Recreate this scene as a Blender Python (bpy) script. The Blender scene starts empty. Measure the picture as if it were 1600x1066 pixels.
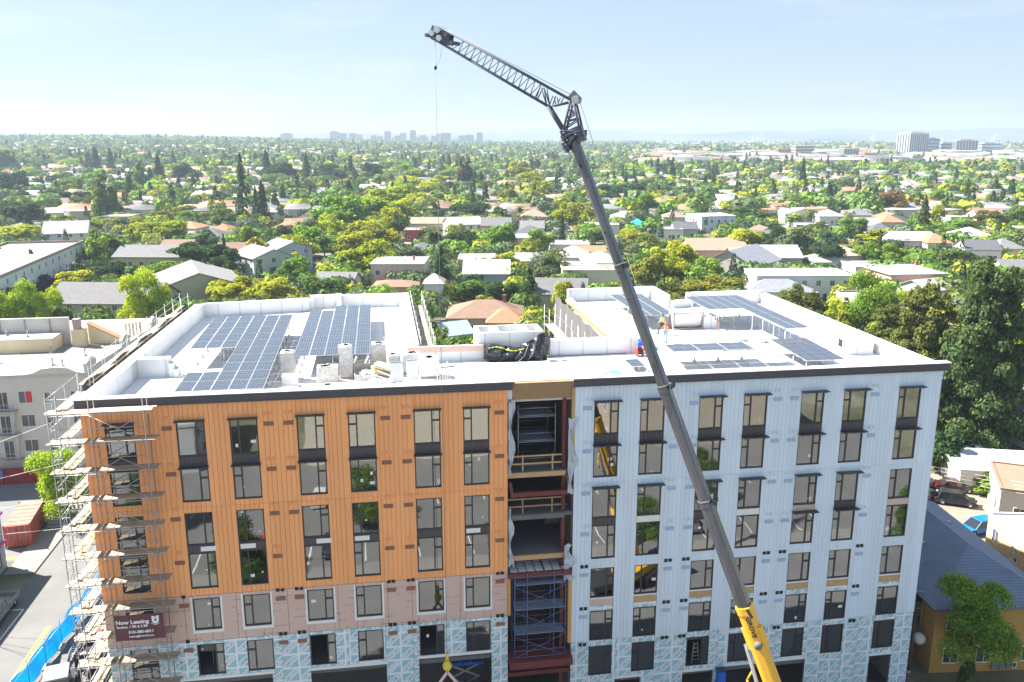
import bpy, math, random
import numpy as np
from mathutils import Vector, Matrix

S = bpy.context.scene
HAZE = 1.9e-4
COL = S.collection
RND = random.Random(11)

# ------------------------------------------------------------------ camera
CAM_H, PITCH, FPX = 41.5, math.radians(13.441), 1343.2
cam = bpy.data.cameras.new('drone_camera')
cam.sensor_width, cam.lens = 36.0, 36.0 * FPX / 1600.0
cam.clip_start, cam.clip_end = 0.5, 40000.0
camo = bpy.data.objects.new('drone_camera', cam)
camo.location = (0, 0, CAM_H)
camo.rotation_euler = (math.pi / 2 - PITCH, 0, 0)
COL.objects.link(camo)
S.camera = camo

# ------------------------------------------------------------------ sky, sun, exposure
SUN_EL, SUN_DIR = math.radians(46), Vector((-0.93, 0.37, 0)).normalized()
SUN_AZ = math.atan2(SUN_DIR.x, SUN_DIR.y)            # clockwise from +Y
world = bpy.data.worlds.new('World')
S.world = world
world.use_nodes = True
wn, wl = world.node_tree.nodes, world.node_tree.links
wn.clear()
w_out = wn.new('ShaderNodeOutputWorld')
w_bg = wn.new('ShaderNodeBackground')
w_sky = wn.new('ShaderNodeTexSky')
w_sky.sky_type = 'NISHITA'
w_sky.sun_disc = False
w_sky.sun_elevation = SUN_EL
w_sky.sun_rotation = SUN_AZ
w_sky.altitude = 40
w_sky.air_density = 1.0
w_sky.dust_density = 0.3
w_sky.ozone_density = 2.0
# thin even veil of high cloud over the whole sky, and faint streaks in it
w_tc = wn.new('ShaderNodeTexCoord')
w_map = wn.new('ShaderNodeMapping'); w_map.inputs['Scale'].default_value = (1.2, 1.2, 9.0)
w_noi = wn.new('ShaderNodeTexNoise'); w_noi.inputs['Scale'].default_value = 2.3; w_noi.inputs['Detail'].default_value = 7; w_noi.inputs['Roughness'].default_value = 0.6
w_rmp = wn.new('ShaderNodeMapRange'); w_rmp.inputs['From Min'].default_value = 0.52; w_rmp.inputs['From Max'].default_value = 0.85; w_rmp.inputs['To Max'].default_value = 0.6
w_mix = wn.new('ShaderNodeMixRGB'); w_mix.blend_type = 'MIX'
w_mix.inputs['Color2'].default_value = (4.6, 4.75, 4.9, 1)
w_gain = wn.new('ShaderNodeMixRGB'); w_gain.blend_type = 'MIX'; w_gain.inputs['Fac'].default_value = 0.80
w_gain.inputs['Color2'].default_value = (2.2, 2.75, 3.5, 1)
wl.new(w_tc.outputs['Generated'], w_map.inputs['Vector']); wl.new(w_map.outputs['Vector'], w_noi.inputs['Vector'])
wl.new(w_noi.outputs['Fac'], w_rmp.inputs['Value']); wl.new(w_rmp.outputs['Result'], w_mix.inputs['Fac'])
wl.new(w_sky.outputs['Color'], w_gain.inputs['Color1']); wl.new(w_gain.outputs['Color'], w_mix.inputs['Color1'])
wl.new(w_mix.outputs['Color'], w_bg.inputs['Color']); wl.new(w_bg.outputs['Background'], w_out.inputs['Surface'])
w_bg.inputs['Strength'].default_value = 0.05

sun = bpy.data.lights.new('sun', 'SUN')
sun.energy, sun.angle, sun.color = 4.0, math.radians(0.53), (1.0, 0.95, 0.87)
suno = bpy.data.objects.new('sun', sun)
sv = SUN_DIR * math.cos(SUN_EL) + Vector((0, 0, math.sin(SUN_EL)))
suno.rotation_euler = sv.to_track_quat('Z', 'Y').to_euler()
suno.location = (-60, 20, 120)
COL.objects.link(suno)
S.view_settings.view_transform = 'Standard'
S.view_settings.look = 'None'
S.view_settings.exposure = 2.25
S.view_settings.gamma = 1.0
S.view_settings.use_curve_mapping = False
S.cycles.use_denoising = True
S.cycles.max_bounces = 6
S.cycles.diffuse_bounces = 3
S.cycles.glossy_bounces = 3
S.cycles.transmission_bounces = 4
S.cycles.volume_bounces = 1
S.cycles.transparent_max_bounces = 8
S.cycles.caustics_reflective = False
S.cycles.caustics_refractive = False

# ------------------------------------------------------------------ places
CP, SP = math.cos(PITCH), math.sin(PITCH)
YAW = math.radians(8.774)
EX = Vector((math.cos(YAW), math.sin(YAW), 0))
EN = Vector((-math.sin(YAW), math.cos(YAW), 0))
A0 = Vector((0, 52.9, 0))
def F(s, d, z=0.0):                    # along the facade, into the block, up
    return A0 + EX * s + EN * d + Vector((0, 0, z))
def ramp(a, b, x):
    t = min(1, max(0, (x - a) / (b - a))); return t * t * (3 - 2 * t)
def terrain(x, y):                     # flat town that climbs gently to the east (left)
    if y < 250: return 0.0
    return 27.0 * ramp(-0.02, 0.5, -x / y) * ramp(300, 2700, y)
def ray(u, v):
    x, y = (u - 800) / FPX, (533 - v) / FPX
    return x, CP + y * SP, -SP + y * CP
def at(u, v, z=0.0):                   # the spot of height z that the survey photo shows at (u, v)
    dx, dy, dz = ray(u, v)
    t = (z - CAM_H) / dz
    return Vector((t * dx, t * dy, z))
def ground(u, v):
    dx, dy, dz = ray(u, v)
    t = 50.0
    if dz >= -0.004: dz = -0.004
    t = -CAM_H / dz
    for _ in range(30):
        t = 0.5 * t + 0.5 * (terrain(t * dx, t * dy) - CAM_H) / dz
    return Vector((t * dx, t * dy, terrain(t * dx, t * dy)))
def depth(p): return p[1] * CP - (p[2] - CAM_H) * SP
def seen(p):
    f = depth(p)
    return (800 + FPX * p[0] / f, 533 - FPX * (p[1] * SP + (p[2] - CAM_H) * CP) / f)
def mpp(p): return depth(p) / FPX      # metres per photo pixel there

ORD = ['first', 'second', 'third', 'fourth', 'fifth', 'sixth', 'seventh', 'eighth', 'ninth', 'tenth', 'eleventh', 'twelfth', 'thirteenth', 'fourteenth', 'fifteenth', 'sixteenth', 'seventeenth', 'eighteenth', 'nineteenth', 'twentieth']
# ------------------------------------------------------------------ object bookkeeping
def tag(o, label=None, cat=None, group=None, kind=None):
    if label: o['label'] = label
    if cat: o['category'] = cat
    if group: o['group'] = group
    if kind: o['kind'] = kind
    return o
def thing(name, label, cat, loc=(0, 0, 0), rz=0.0, group=None):
    o = bpy.data.objects.new(name, None)
    o.empty_display_size = 0.5
    o.location = loc; o.rotation_euler = (0, 0, rz)
    COL.objects.link(o)
    return tag(o, label, cat, group)
def inst(name, mesh, parent=None, loc=(0, 0, 0), rot=(0, 0, 0), scale=(1, 1, 1), color=None, mat=None):
    o = bpy.data.objects.new(name, mesh)
    o.location, o.rotation_euler, o.scale = loc, rot, scale
    if parent: o.parent = parent
    if color: o.color = (*color, 1)
    COL.objects.link(o)
    return o
def copy_tree(o, parent=None):
    c = o.copy(); COL.objects.link(c)
    if parent: c.parent = parent
    for ch in list(o.children): copy_tree(ch, c)
    return c

class MB:
    """collects boxes, tubes and faces of one mesh"""
    def __init__(s): s.v, s.f, s.mi, s.sm = [], [], [], []
    def face(s, pts, m=0, smooth=False):
        n = len(s.v); s.v += [tuple(p) for p in pts]; s.f.append(tuple(range(n, n + len(pts)))); s.mi.append(m); s.sm.append(smooth)
    def _hexa(s, P, m):
        n = len(s.v); s.v += [tuple(p) for p in P]
        for q in ((0, 3, 2, 1), (4, 5, 6, 7), (0, 1, 5, 4), (1, 2, 6, 5), (2, 3, 7, 6), (3, 0, 4, 7)):
            s.f.append(tuple(n + i for i in q)); s.mi.append(m); s.sm.append(False)
    def box(s, x0, x1, y0, y1, z0, z1, m=0):
        s._hexa([(x0, y0, z0), (x1, y0, z0), (x1, y1, z0), (x0, y1, z0), (x0, y0, z1), (x1, y0, z1), (x1, y1, z1), (x0, y1, z1)], m); return s
    def hexa(s, bot, top, m=0):
        s._hexa(list(bot) + list(top), m); return s
    def cbox(s, c, sx, sy, sz, rz=0, m=0, rx=0, ry=0):
        M = Matrix.Translation(Vector(c)) @ Matrix.Rotation(rz, 4, 'Z') @ Matrix.Rotation(ry, 4, 'Y') @ Matrix.Rotation(rx, 4, 'X')
        P = [M @ Vector((a * sx / 2, b * sy / 2, e * sz / 2)) for e in (-1, 1) for a, b in ((-1, -1), (1, -1), (1, 1), (-1, 1))]
        s._hexa(P, m); return s
    def beam(s, p, q, w, h=None, m=0, up=(0, 0, 1)):
        p, q = Vector(p), Vector(q); h = h or w
        d = (q - p).normalized(); up = Vector(up)
        if abs(d.dot(up)) > 0.98: up = Vector((0, 1, 0))
        a = d.cross(up).normalized() * w / 2; b = a.cross(d).normalized() * h / 2
        s._hexa([p - a - b, p + a - b, q + a - b, q - a - b, p - a + b, p + a + b, q + a + b, q - a + b], m); return s
    def tube(s, p, q, r, n=6, r2=None, m=0, caps=True, smooth=True):
        p, q = Vector(p), Vector(q); r2 = r if r2 is None else r2
        d = (q - p); 
        if d.length < 1e-6: return s
        d.normalize()
        up = Vector((0, 0, 1)) if abs(d.z) < 0.95 else Vector((0, 1, 0))
        a = d.cross(up).normalized(); b = d.cross(a)
        k = len(s.v)
        for i in range(n):
            t = 2 * math.pi * i / n; e = a * math.cos(t) + b * math.sin(t)
            s.v.append(tuple(p + e * r)); s.v.append(tuple(q + e * r2))
        for i in range(n):
            j = (i + 1) % n
            s.f.append((k + 2 * i, k + 2 * j, k + 2 * j + 1, k + 2 * i + 1)); s.mi.append(m); s.sm.append(smooth)
        if caps:
            s.f.append(tuple(k + 2 * i for i in range(n - 1, -1, -1))); s.mi.append(m); s.sm.append(False)
            s.f.append(tuple(k + 2 * i + 1 for i in range(n))); s.mi.append(m); s.sm.append(False)
        return s
    def path(s, pts, r, n=6, m=0):
        for a, b in zip(pts[:-1], pts[1:]): s.tube(a, b, r, n, m=m)
        return s
    def lathe(s, prof, c=(0, 0, 0), n=14, m=0, sx=1, sy=1, axis='Z'):
        k = len(s.v)
        for (r, z) in prof:
            for i in range(n):
                t = 2 * math.pi * i / n
                p = (r * math.cos(t) * sx, r * math.sin(t) * sy, z)
                if axis == 'X': p = (p[2], p[0], p[1])
                if axis == 'Y': p = (p[0], p[2], p[1])
                s.v.append((c[0] + p[0], c[1] + p[1], c[2] + p[2]))
        for j in range(len(prof) - 1):
            for i in range(n):
                i2 = (i + 1) % n
                s.f.append((k + j * n + i, k + j * n + i2, k + (j + 1) * n + i2, k + (j + 1) * n + i)); s.mi.append(m); s.sm.append(True)
        return s
    def ball(s, c, r, n=10, m=0, sz=1):
        h = n // 2
        return s.lathe([(max(0.001, r * math.sin(math.pi * i / h)), -r * sz * math.cos(math.pi * i / h)) for i in range(h + 1)], c, n, m)
    def prism(s, poly, z0, z1, m=0, mt=None):
        n = len(poly)
        s.face([(x, y, z1) for x, y in poly], m if mt is None else mt)
        s.face([(x, y, z0) for x, y in reversed(poly)], m)
        for i in range(n):
            (x0, y0), (x1, y1) = poly[i], poly[(i + 1) % n]
            s.face([(x0, y0, z0), (x1, y1, z0), (x1, y1, z1), (x0, y0, z1)], m)
        return s
    def extr(s, prof, x0, x1, m=0, axis='X'):
        """profile in (y, z) swept along x (or profile in (x, z) along y)"""
        n = len(prof)
        g = (lambda t, p: (t, p[0], p[1])) if axis == 'X' else (lambda t, p: (p[0], t, p[1]))
        s.face([g(x0, p) for p in reversed(prof)], m); s.face([g(x1, p) for p in prof], m)
        for i in range(n):
            a, b = prof[i], prof[(i + 1) % n]
            s.face([g(x0, a), g(x0, b), g(x1, b), g(x1, a)], m)
        return s
    def mesh(s, name, mats):
        me = bpy.data.meshes.new(name)
        me.from_pydata(s.v, [], s.f)
        if not isinstance(mats, (list, tuple)): mats = [mats]
        for m in mats: me.materials.append(m)
        me.polygons.foreach_set('material_index', s.mi)
        me.polygons.foreach_set('use_smooth', s.sm)
        me.update()
        return me
    def build(s, name, mats, parent=None, loc=(0, 0, 0), rz=0.0, color=None):
        return inst(name, s.mesh(name, mats), parent, loc, (0, 0, rz), color=color)

# ------------------------------------------------------------------ materials
def nodes_of(name):
    m = bpy.data.materials.new(name); m.use_nodes = True
    t = m.node_tree; t.nodes.clear()
    out = t.nodes.new('ShaderNodeOutputMaterial'); b = t.nodes.new('ShaderNodeBsdfPrincipled')
    t.links.new(b.outputs[0], out.inputs['Surface'])
    return m, t, b, out
def M(name, col=(.5, .5, .5), rough=.7, var=.15, scale=1.2, bump=0.0, bscale=None, metal=0.0, spec=.4, objcol=False, stain=0.0, stretch=(1, 1, 1), perobj=0.0):
    m, t, b, out = nodes_of(name)
    n, l = t.nodes, t.links
    b.inputs['Roughness'].default_value = rough; b.inputs['Metallic'].default_value = metal
    b.inputs['Specular IOR Level'].default_value = spec
    geo = n.new('ShaderNodeNewGeometry')
    mp = n.new('ShaderNodeMapping'); mp.inputs['Scale'].default_value = stretch
    l.new(geo.outputs['Position'], mp.inputs['Vector'])
    if objcol:
        oi = n.new('ShaderNodeObjectInfo'); base = oi.outputs['Color']
    else:
        rgb = n.new('ShaderNodeRGB'); rgb.outputs[0].default_value = (*col, 1); base = rgb.outputs[0]
    if var > 0:
        no = n.new('ShaderNodeTexNoise'); no.inputs['Scale'].default_value = scale; no.inputs['Detail'].default_value = 6; no.inputs['Roughness'].default_value = .62
        l.new(mp.outputs['Vector'], no.inputs['Vector'])
        mr = n.new('ShaderNodeMapRange'); mr.inputs['From Min'].default_value = .25; mr.inputs['From Max'].default_value = .75
        mr.inputs['To Min'].default_value = 1 - var; mr.inputs['To Max'].default_value = 1 + var
        l.new(no.outputs['Fac'], mr.inputs['Value'])
        mx = n.new('ShaderNodeVectorMath'); mx.operation = 'SCALE'
        l.new(base, mx.inputs[0]); l.new(mr.outputs['Result'], mx.inputs['Scale']); base = mx.outputs[0]
    if stain > 0:
        no2 = n.new('ShaderNodeTexNoise'); no2.inputs['Scale'].default_value = scale * .3; no2.inputs['Detail'].default_value = 8; no2.inputs['Roughness'].default_value = .7
        l.new(mp.outputs['Vector'], no2.inputs['Vector'])
        mr2 = n.new('ShaderNodeMapRange'); mr2.inputs['From Min'].default_value = .5; mr2.inputs['From Max'].default_value = .72; mr2.inputs['To Max'].default_value = stain
        l.new(no2.outputs['Fac'], mr2.inputs['Value'])
        mx2 = n.new('ShaderNodeMixRGB'); mx2.inputs['Color2'].default_value = (col[0] * .45, col[1] * .43, col[2] * .4, 1)
        l.new(mr2.outputs['Result'], mx2.inputs['Fac']); l.new(base, mx2.inputs['Color1']); base = mx2.outputs[0]
    if perobj > 0:
        oi2 = n.new('ShaderNodeObjectInfo'); mr3 = n.new('ShaderNodeMapRange'); mr3.inputs['To Min'].default_value = 1 - perobj; mr3.inputs['To Max'].default_value = 1 + perobj
        l.new(oi2.outputs['Random'], mr3.inputs['Value']); v3 = n.new('ShaderNodeVectorMath'); v3.operation = 'SCALE'
        l.new(base, v3.inputs[0]); l.new(mr3.outputs['Result'], v3.inputs['Scale']); base = v3.outputs[0]
    l.new(base, b.inputs['Base Color'])
    if bump > 0:
        nb = n.new('ShaderNodeTexNoise'); nb.inputs['Scale'].default_value = bscale or scale * 6; nb.inputs['Detail'].default_value = 4
        l.new(mp.outputs['Vector'], nb.inputs['Vector'])
        bp = n.new('ShaderNodeBump'); bp.inputs['Strength'].default_value = bump; bp.inputs['Distance'].default_value = .05
        l.new(nb.outputs['Fac'], bp.inputs['Height']); l.new(bp.outputs['Normal'], b.inputs['Normal'])
    return m

m_white_roof = M('white_roof_membrane', (.68, .69, .70), .55, .06, .35, stain=.18)
def seams(m, per):
    t = m.node_tree; b = next(n for n in t.nodes if n.type == 'BSDF_PRINCIPLED'); src = b.inputs['Base Color'].links[0].from_socket
    geo = t.nodes.new('ShaderNodeNewGeometry'); mp = t.nodes.new('ShaderNodeMapping'); mp.inputs['Rotation'].default_value = (0, 0, -math.radians(8.774)); t.links.new(geo.outputs['Position'], mp.inputs[0])
    sp = t.nodes.new('ShaderNodeSeparateXYZ'); t.links.new(mp.outputs[0], sp.inputs[0]); prev = None
    for k, ax in ((per, 0), (per * 4.3, 1)):
        a = t.nodes.new('ShaderNodeMath'); a.operation = 'MULTIPLY'; a.inputs[1].default_value = 1 / k; t.links.new(sp.outputs[ax], a.inputs[0])
        f = t.nodes.new('ShaderNodeMath'); f.operation = 'FRACT'; t.links.new(a.outputs[0], f.inputs[0])
        g = t.nodes.new('ShaderNodeMath'); g.operation = 'LESS_THAN'; g.inputs[1].default_value = .12 / k; t.links.new(f.outputs[0], g.inputs[0])
        if prev: mxm = t.nodes.new('ShaderNodeMath'); mxm.operation = 'MAXIMUM'; t.links.new(prev, mxm.inputs[0]); t.links.new(g.outputs[0], mxm.inputs[1]); prev = mxm.outputs[0]
        else: prev = g.outputs[0]
    s_ = t.nodes.new('ShaderNodeMath'); s_.operation = 'MULTIPLY_ADD'; s_.inputs[1].default_value = -.22; s_.inputs[2].default_value = 1; t.links.new(prev, s_.inputs[0])
    v = t.nodes.new('ShaderNodeVectorMath'); v.operation = 'SCALE'; t.links.new(src, v.inputs[0]); t.links.new(s_.outputs[0], v.inputs['Scale']); t.links.new(v.outputs[0], b.inputs['Base Color'])
seams(m_white_roof, 1.9)
m_white_old = M('old_white_roof', (.50, .49, .47), .7, .08, .6, stain=.35)
m_grey_roll = M('grey_roll_roofing', (.24, .225, .21), .9, .12, .8, stain=.3, bump=.2)
m_orange = M('orange_siding', (.90, .40, .16), .5, .07, .5, spec=.3, perobj=.05, stretch=(1.6, 1.6, .35))
m_blue = M('pale_blue_siding', (.66, .75, .84), .5, .06, .5, spec=.3, perobj=.035, stretch=(1.6, 1.6, .35))
m_dark = M('dark_bronze_metal', (.035, .035, .042), .4, .1, 1.5)
m_spandrel = M('spandrel_panel', (.07, .062, .066), .5, .1, 2, stretch=(6, 6, .2))
m_fascia = M('fascia_flashing', (.062, .06, .072), .42, .16, .8, stretch=(1, 1, 5))
m_pink = M('tan_sheathing_board', (.62, .45, .38), .8, .06, .9, stain=.12)
m_osb = M('plywood', (.50, .33, .16), .75, .14, 3, stain=.15)
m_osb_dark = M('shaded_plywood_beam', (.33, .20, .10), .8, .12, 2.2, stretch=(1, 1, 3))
m_conc = M('concrete', (.42, .41, .39), .85, .10, .7, stain=.2)
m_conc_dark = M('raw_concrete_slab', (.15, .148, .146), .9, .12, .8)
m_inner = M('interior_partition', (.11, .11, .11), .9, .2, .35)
m_redsteel = M('red_primed_steel', (.15, .035, .032), .55, .12, 1.2)
m_galv = M('galvanised_tube', (.42, .42, .43), .38, .2, 3, metal=.65)
m_rustpipe = M('worn_scaffold_tube', (.33, .27, .24), .5, .3, 3, metal=.4)
m_plank = M('weathered_plank', (.42, .345, .26), .8, .2, 2.2, perobj=.22)
m_planknew = M('new_pine_lumber', (.72, .50, .26), .7, .1, 3)
m_orangewood = M('orange_edge_board', (.66, .33, .11), .7, .1, 3)
m_mesh = M('debris_netting_black', (.05, .05, .055), .9, .3, 2)
m_black_tarp = M('black_plastic_tarp', (.025, .026, .03), .28, .3, 1.2, bump=.9, bscale=2.5)
m_crane = M('crane_grey_steel', (.125, .128, .145), .24, .35, .5, metal=.5, stretch=(3, 3, .25))
m_lattice = M('jib_lattice_steel', (.10, .11, .145), .65, .1, 1, spec=.15)
m_yellow = M('crane_yellow', (.78, .42, .035), .38, .08, .8)
m_rope = M('wire_rope', (.16, .16, .17), .5, 0)
m_chrome = M('hydraulic_rod', (.6, .6, .62), .2, 0, metal=.9)
m_black = M('black_rubber', (.02, .02, .022), .6, 0)
m_white = M('white_paint', (.78, .78, .77), .55, .04, 1)
m_asphalt = M('asphalt', (.16, .158, .155), .9, .12, .35, bump=.2, bscale=8, stain=.25)
m_asphalt_old = M('old_asphalt', (.155, .152, .147), .9, .12, .3, bump=.2, bscale=8, stain=.25)
m_side = M('sidewalk_concrete', (.22, .212, .195), .9, .08, .5, stain=.2)
m_yline = M('yellow_road_paint', (.70, .46, .06), .7, .2, 2)
m_wline = M('white_road_paint', (.75, .75, .74), .7, .2, 2)
m_bline = M('blue_road_paint', (.08, .20, .55), .7, .2, 2)
m_brick = M('red_brick', (.30, .11, .08), .85, .15, 3)
m_rust = M('container_red', (.45, .10, .065), .6, .18, 1, stain=.3)
m_bluetarp, _t, _b, _o = nodes_of('blue_tarp')
_b.inputs['Base Color'].default_value = (.02, .30, .55, 1); _b.inputs['Roughness'].default_value = .5
_tl = _t.nodes.new('ShaderNodeBsdfTranslucent'); _tl.inputs[0].default_value = (.02, .58, .9, 1)
_mx = _t.nodes.new('ShaderNodeMixShader'); _mx.inputs[0].default_value = .6
_t.links.new(_b.outputs[0], _mx.inputs[1]); _t.links.new(_tl.outputs[0], _mx.inputs[2]); _t.links.new(_mx.outputs[0], _o.inputs['Surface'])
m_trunk = M('bark', (.11, .085, .065), .9, .25, 2)
m_wall_oc = M('painted_wall', rough=.8, var=.06, scale=.7, objcol=True)
m_roof_oc = M('shingle_roof', rough=.9, var=.16, scale=.9, objcol=True, bump=.15)
def courses(m, per, depth):
    t = m.node_tree; b = next(n for n in t.nodes if n.type == 'BSDF_PRINCIPLED'); src = b.inputs['Base Color'].links[0].from_socket
    geo = t.nodes.new('ShaderNodeNewGeometry'); sp = t.nodes.new('ShaderNodeSeparateXYZ'); t.links.new(geo.outputs['Position'], sp.inputs[0])
    a = t.nodes.new('ShaderNodeMath'); a.operation = 'MULTIPLY'; a.inputs[1].default_value = 1 / per; t.links.new(sp.outputs[2], a.inputs[0])
    f = t.nodes.new('ShaderNodeMath'); f.operation = 'FRACT'; t.links.new(a.outputs[0], f.inputs[0])
    r = t.nodes.new('ShaderNodeMapRange'); r.inputs['From Min'].default_value = 0; r.inputs['From Max'].default_value = .35; r.inputs['To Min'].default_value = 1 - depth; r.inputs['To Max'].default_value = 1.04; t.links.new(f.outputs[0], r.inputs['Value'])
    v = t.nodes.new('ShaderNodeVectorMath'); v.operation = 'SCALE'; t.links.new(src, v.inputs[0]); t.links.new(r.outputs['Result'], v.inputs['Scale']); t.links.new(v.outputs[0], b.inputs['Base Color'])
courses(m_roof_oc, .13, .3)
m_flat_oc = M('flat_roof', rough=.85, var=.08, scale=.5, objcol=True)
m_body_oc = M('car_paint', rough=.25, var=0, objcol=True, spec=.6)
m_cloth_oc = M('work_cloth', rough=.9, var=.1, scale=6, objcol=True)
m_skin = M('skin', (.45, .27, .19), .6, .05)
m_trim = M('white_trim', (.76, .75, .72), .6, .04)
m_tower_oc = M('tower_wall', rough=.7, var=.05, scale=.02, objcol=True)

def glass_mat(name, tint, refl, rough=.02):
    m, t, b, out = nodes_of(name)
    n, l = t.nodes, t.links
    n.remove(b)
    tr = n.new('ShaderNodeBsdfTransparent'); tr.inputs[0].default_value = (*tint, 1)
    gl = n.new('ShaderNodeBsdfGlossy'); gl.inputs[0].default_value = (.95, .97, .98, 1); gl.inputs['Roughness'].default_value = rough
    fr = n.new('ShaderNodeFresnel'); fr.inputs['IOR'].default_value = 1.5
    ad = n.new('ShaderNodeMath'); ad.operation = 'ADD'; ad.inputs[1].default_value = refl; ad.use_clamp = True
    geo = n.new('ShaderNodeNewGeometry'); no = n.new('ShaderNodeTexNoise'); no.inputs['Scale'].default_value = .55; no.inputs['Detail'].default_value = 1
    bp = n.new('ShaderNodeBump'); bp.inputs['Strength'].default_value = .12; bp.inputs['Distance'].default_value = .05
    l.new(geo.outputs['Position'], no.inputs['Vector']); l.new(no.outputs['Fac'], bp.inputs['Height']); l.new(bp.outputs['Normal'], gl.inputs['Normal'])
    mx = n.new('ShaderNodeMixShader')
    l.new(fr.outputs[0], ad.inputs[0]); l.new(ad.outputs[0], mx.inputs[0]); l.new(tr.outputs[0], mx.inputs[1]); l.new(gl.outputs[0], mx.inputs[2])
    l.new(mx.outputs[0], out.inputs['Surface'])
    return m
m_glass = glass_mat('window_glass', (.40, .43, .44), .2)
m_glass_far = M('house_window_glass', (.05, .06, .07), .08, .2, .3, spec=.9)
m_carglass = M('car_glass', (.02, .025, .03), .05, 0, spec=.9)

def foliage_mat(name, transl=.5):
    m, t, b, out = nodes_of(name)
    n, l = t.nodes, t.links
    n.remove(b)
    oi = n.new('ShaderNodeObjectInfo'); geo = n.new('ShaderNodeNewGeometry')
    mr = n.new('ShaderNodeMapRange'); mr.inputs['To Min'].default_value = .55; mr.inputs['To Max'].default_value = 1.45
    l.new(geo.outputs['Random Per Island'], mr.inputs['Value'])
    sc = n.new('ShaderNodeVectorMath'); sc.operation = 'SCALE'
    l.new(oi.outputs['Color'], sc.inputs[0]); l.new(mr.outputs['Result'], sc.inputs['Scale'])
    hs = n.new('ShaderNodeHueSaturation')
    no = n.new('ShaderNodeTexNoise'); no.inputs['Scale'].default_value = .35; no.inputs['Detail'].default_value = 2
    l.new(geo.outputs['Position'], no.inputs['Vector'])
    mh = n.new('ShaderNodeMapRange'); mh.inputs['To Min'].default_value = .46; mh.inputs['To Max'].default_value = .54
    l.new(no.outputs['Fac'], mh.inputs['Value']); l.new(mh.outputs['Result'], hs.inputs['Hue'])
    l.new(sc.outputs[0], hs.inputs['Color'])
    df = n.new('ShaderNodeBsdfDiffuse'); tl = n.new('ShaderNodeBsdfTranslucent')
    gm = n.new('ShaderNodeVectorMath'); gm.operation = 'MULTIPLY'; gm.inputs[1].default_value = (1.25, 1.15, .55)
    l.new(hs.outputs['Color'], df.inputs['Color']); l.new(hs.outputs['Color'], gm.inputs[0]); l.new(gm.outputs[0], tl.inputs['Color'])
    mx = n.new('ShaderNodeMixShader'); mx.inputs[0].default_value = transl
    l.new(df.outputs[0], mx.inputs[1]); l.new(tl.outputs[0], mx.inputs[2]); l.new(mx.outputs[0], out.inputs['Surface'])
    return m
m_leaf = foliage_mat('leaves')
m_needle = foliage_mat('needles', .35)
# ------------------------------------------------------------------ printed and patterned materials
class NX:
    """tiny expression helper over math nodes"""
    def __init__(s, t): s.t = t
    def op(s, o, a, b=None, c=None):
        n = s.t.nodes.new('ShaderNodeMath'); n.operation = o
        for i, x in enumerate((a, b, c)):
            if x is None: continue
            if isinstance(x, (int, float)): n.inputs[i].default_value = x
            else: s.t.links.new(x, n.inputs[i])
        return n.outputs[0]
    def frac(s, x): return s.op('FRACT', x)
    def lt(s, a, b): return s.op('LESS_THAN', a, b)
    def gt(s, a, b): return s.op('GREATER_THAN', a, b)
    def mul(s, *a):
        r = a[0]
        for x in a[1:]: r = s.op('MULTIPLY', r, x)
        return r
    def add(s, a, b): return s.op('ADD', a, b)
    def sub(s, a, b): return s.op('SUBTRACT', a, b)
    def absf(s, a): return s.op('ABSOLUTE', a)
    def band(s, x, lo, hi): return s.mul(s.gt(x, lo), s.lt(x, hi))
    def mix(s, f, c1, c2):
        n = s.t.nodes.new('ShaderNodeMixRGB')
        s.t.links.new(f, n.inputs['Fac'])
        for k, c in (('Color1', c1), ('Color2', c2)):
            if isinstance(c, tuple): n.inputs[k].default_value = (*c, 1)
            else: s.t.links.new(c, n.inputs[k])
        return n.outputs[0]
def local_xyz(t):
    tc = t.nodes.new('ShaderNodeTexCoord'); sp = t.nodes.new('ShaderNodeSeparateXYZ')
    t.links.new(tc.outputs['Object'], sp.inputs[0])
    return tc.outputs['Object'], sp.outputs[0], sp.outputs[1], sp.outputs[2]

# building wrap: teal triangles, white diagonal, outlined lettering strip along it
m_wrap, t, b, out = nodes_of('printed_building_wrap')
b.inputs['Roughness'].default_value = .55
e = NX(t); vec, X, Y, Z = local_xyz(t)
oi_ = t.nodes.new('ShaderNodeObjectInfo'); X = e.add(X, e.mul(oi_.outputs['Random'], 3.0)); Z = e.add(Z, e.mul(e.frac(e.mul(oi_.outputs['Random'], 7.3)), 2.0))
u = e.frac(e.op('MULTIPLY', X, 1 / 1.06)); v = e.frac(e.op('MULTIPLY', e.add(Z, 50.3), 1 / 1.02))
dd = e.absf(e.sub(u, v)); tt = e.mul(e.add(u, v), .5)
gut = e.op('MAXIMUM', e.gt(e.absf(e.sub(u, .5)), .44), e.gt(e.absf(e.sub(v, .5)), .43))
white = e.op('MAXIMUM', gut, e.lt(dd, .27))
box_in = e.mul(e.lt(dd, .15), e.band(tt, .14, .86))
box_core = e.mul(e.lt(dd, .115), e.band(tt, .16, .84))
nz = t.nodes.new('ShaderNodeTexNoise'); nz.inputs['Scale'].default_value = 9; nz.inputs['Detail'].default_value = 1
t.links.new(vec, nz.inputs['Vector'])
letters = e.mul(e.lt(dd, .06), e.band(tt, .22, .78), e.gt(nz.outputs['Fac'], .5))
c = e.mix(white, (.30, .54, .62), (.78, .82, .85))
c = e.mix(e.sub(box_in, box_core), c, (.10, .22, .28))
c = e.mix(letters, c, (.12, .24, .30))
nv = t.nodes.new('ShaderNodeTexNoise'); nv.inputs['Scale'].default_value = .9; nv.inputs['Detail'].default_value = 5
t.links.new(vec, nv.inputs['Vector'])
c = e.mix(e.mul(nv.outputs['Fac'], .18), c, (.55, .60, .62))
t.links.new(c, b.inputs['Base Color'])

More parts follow.
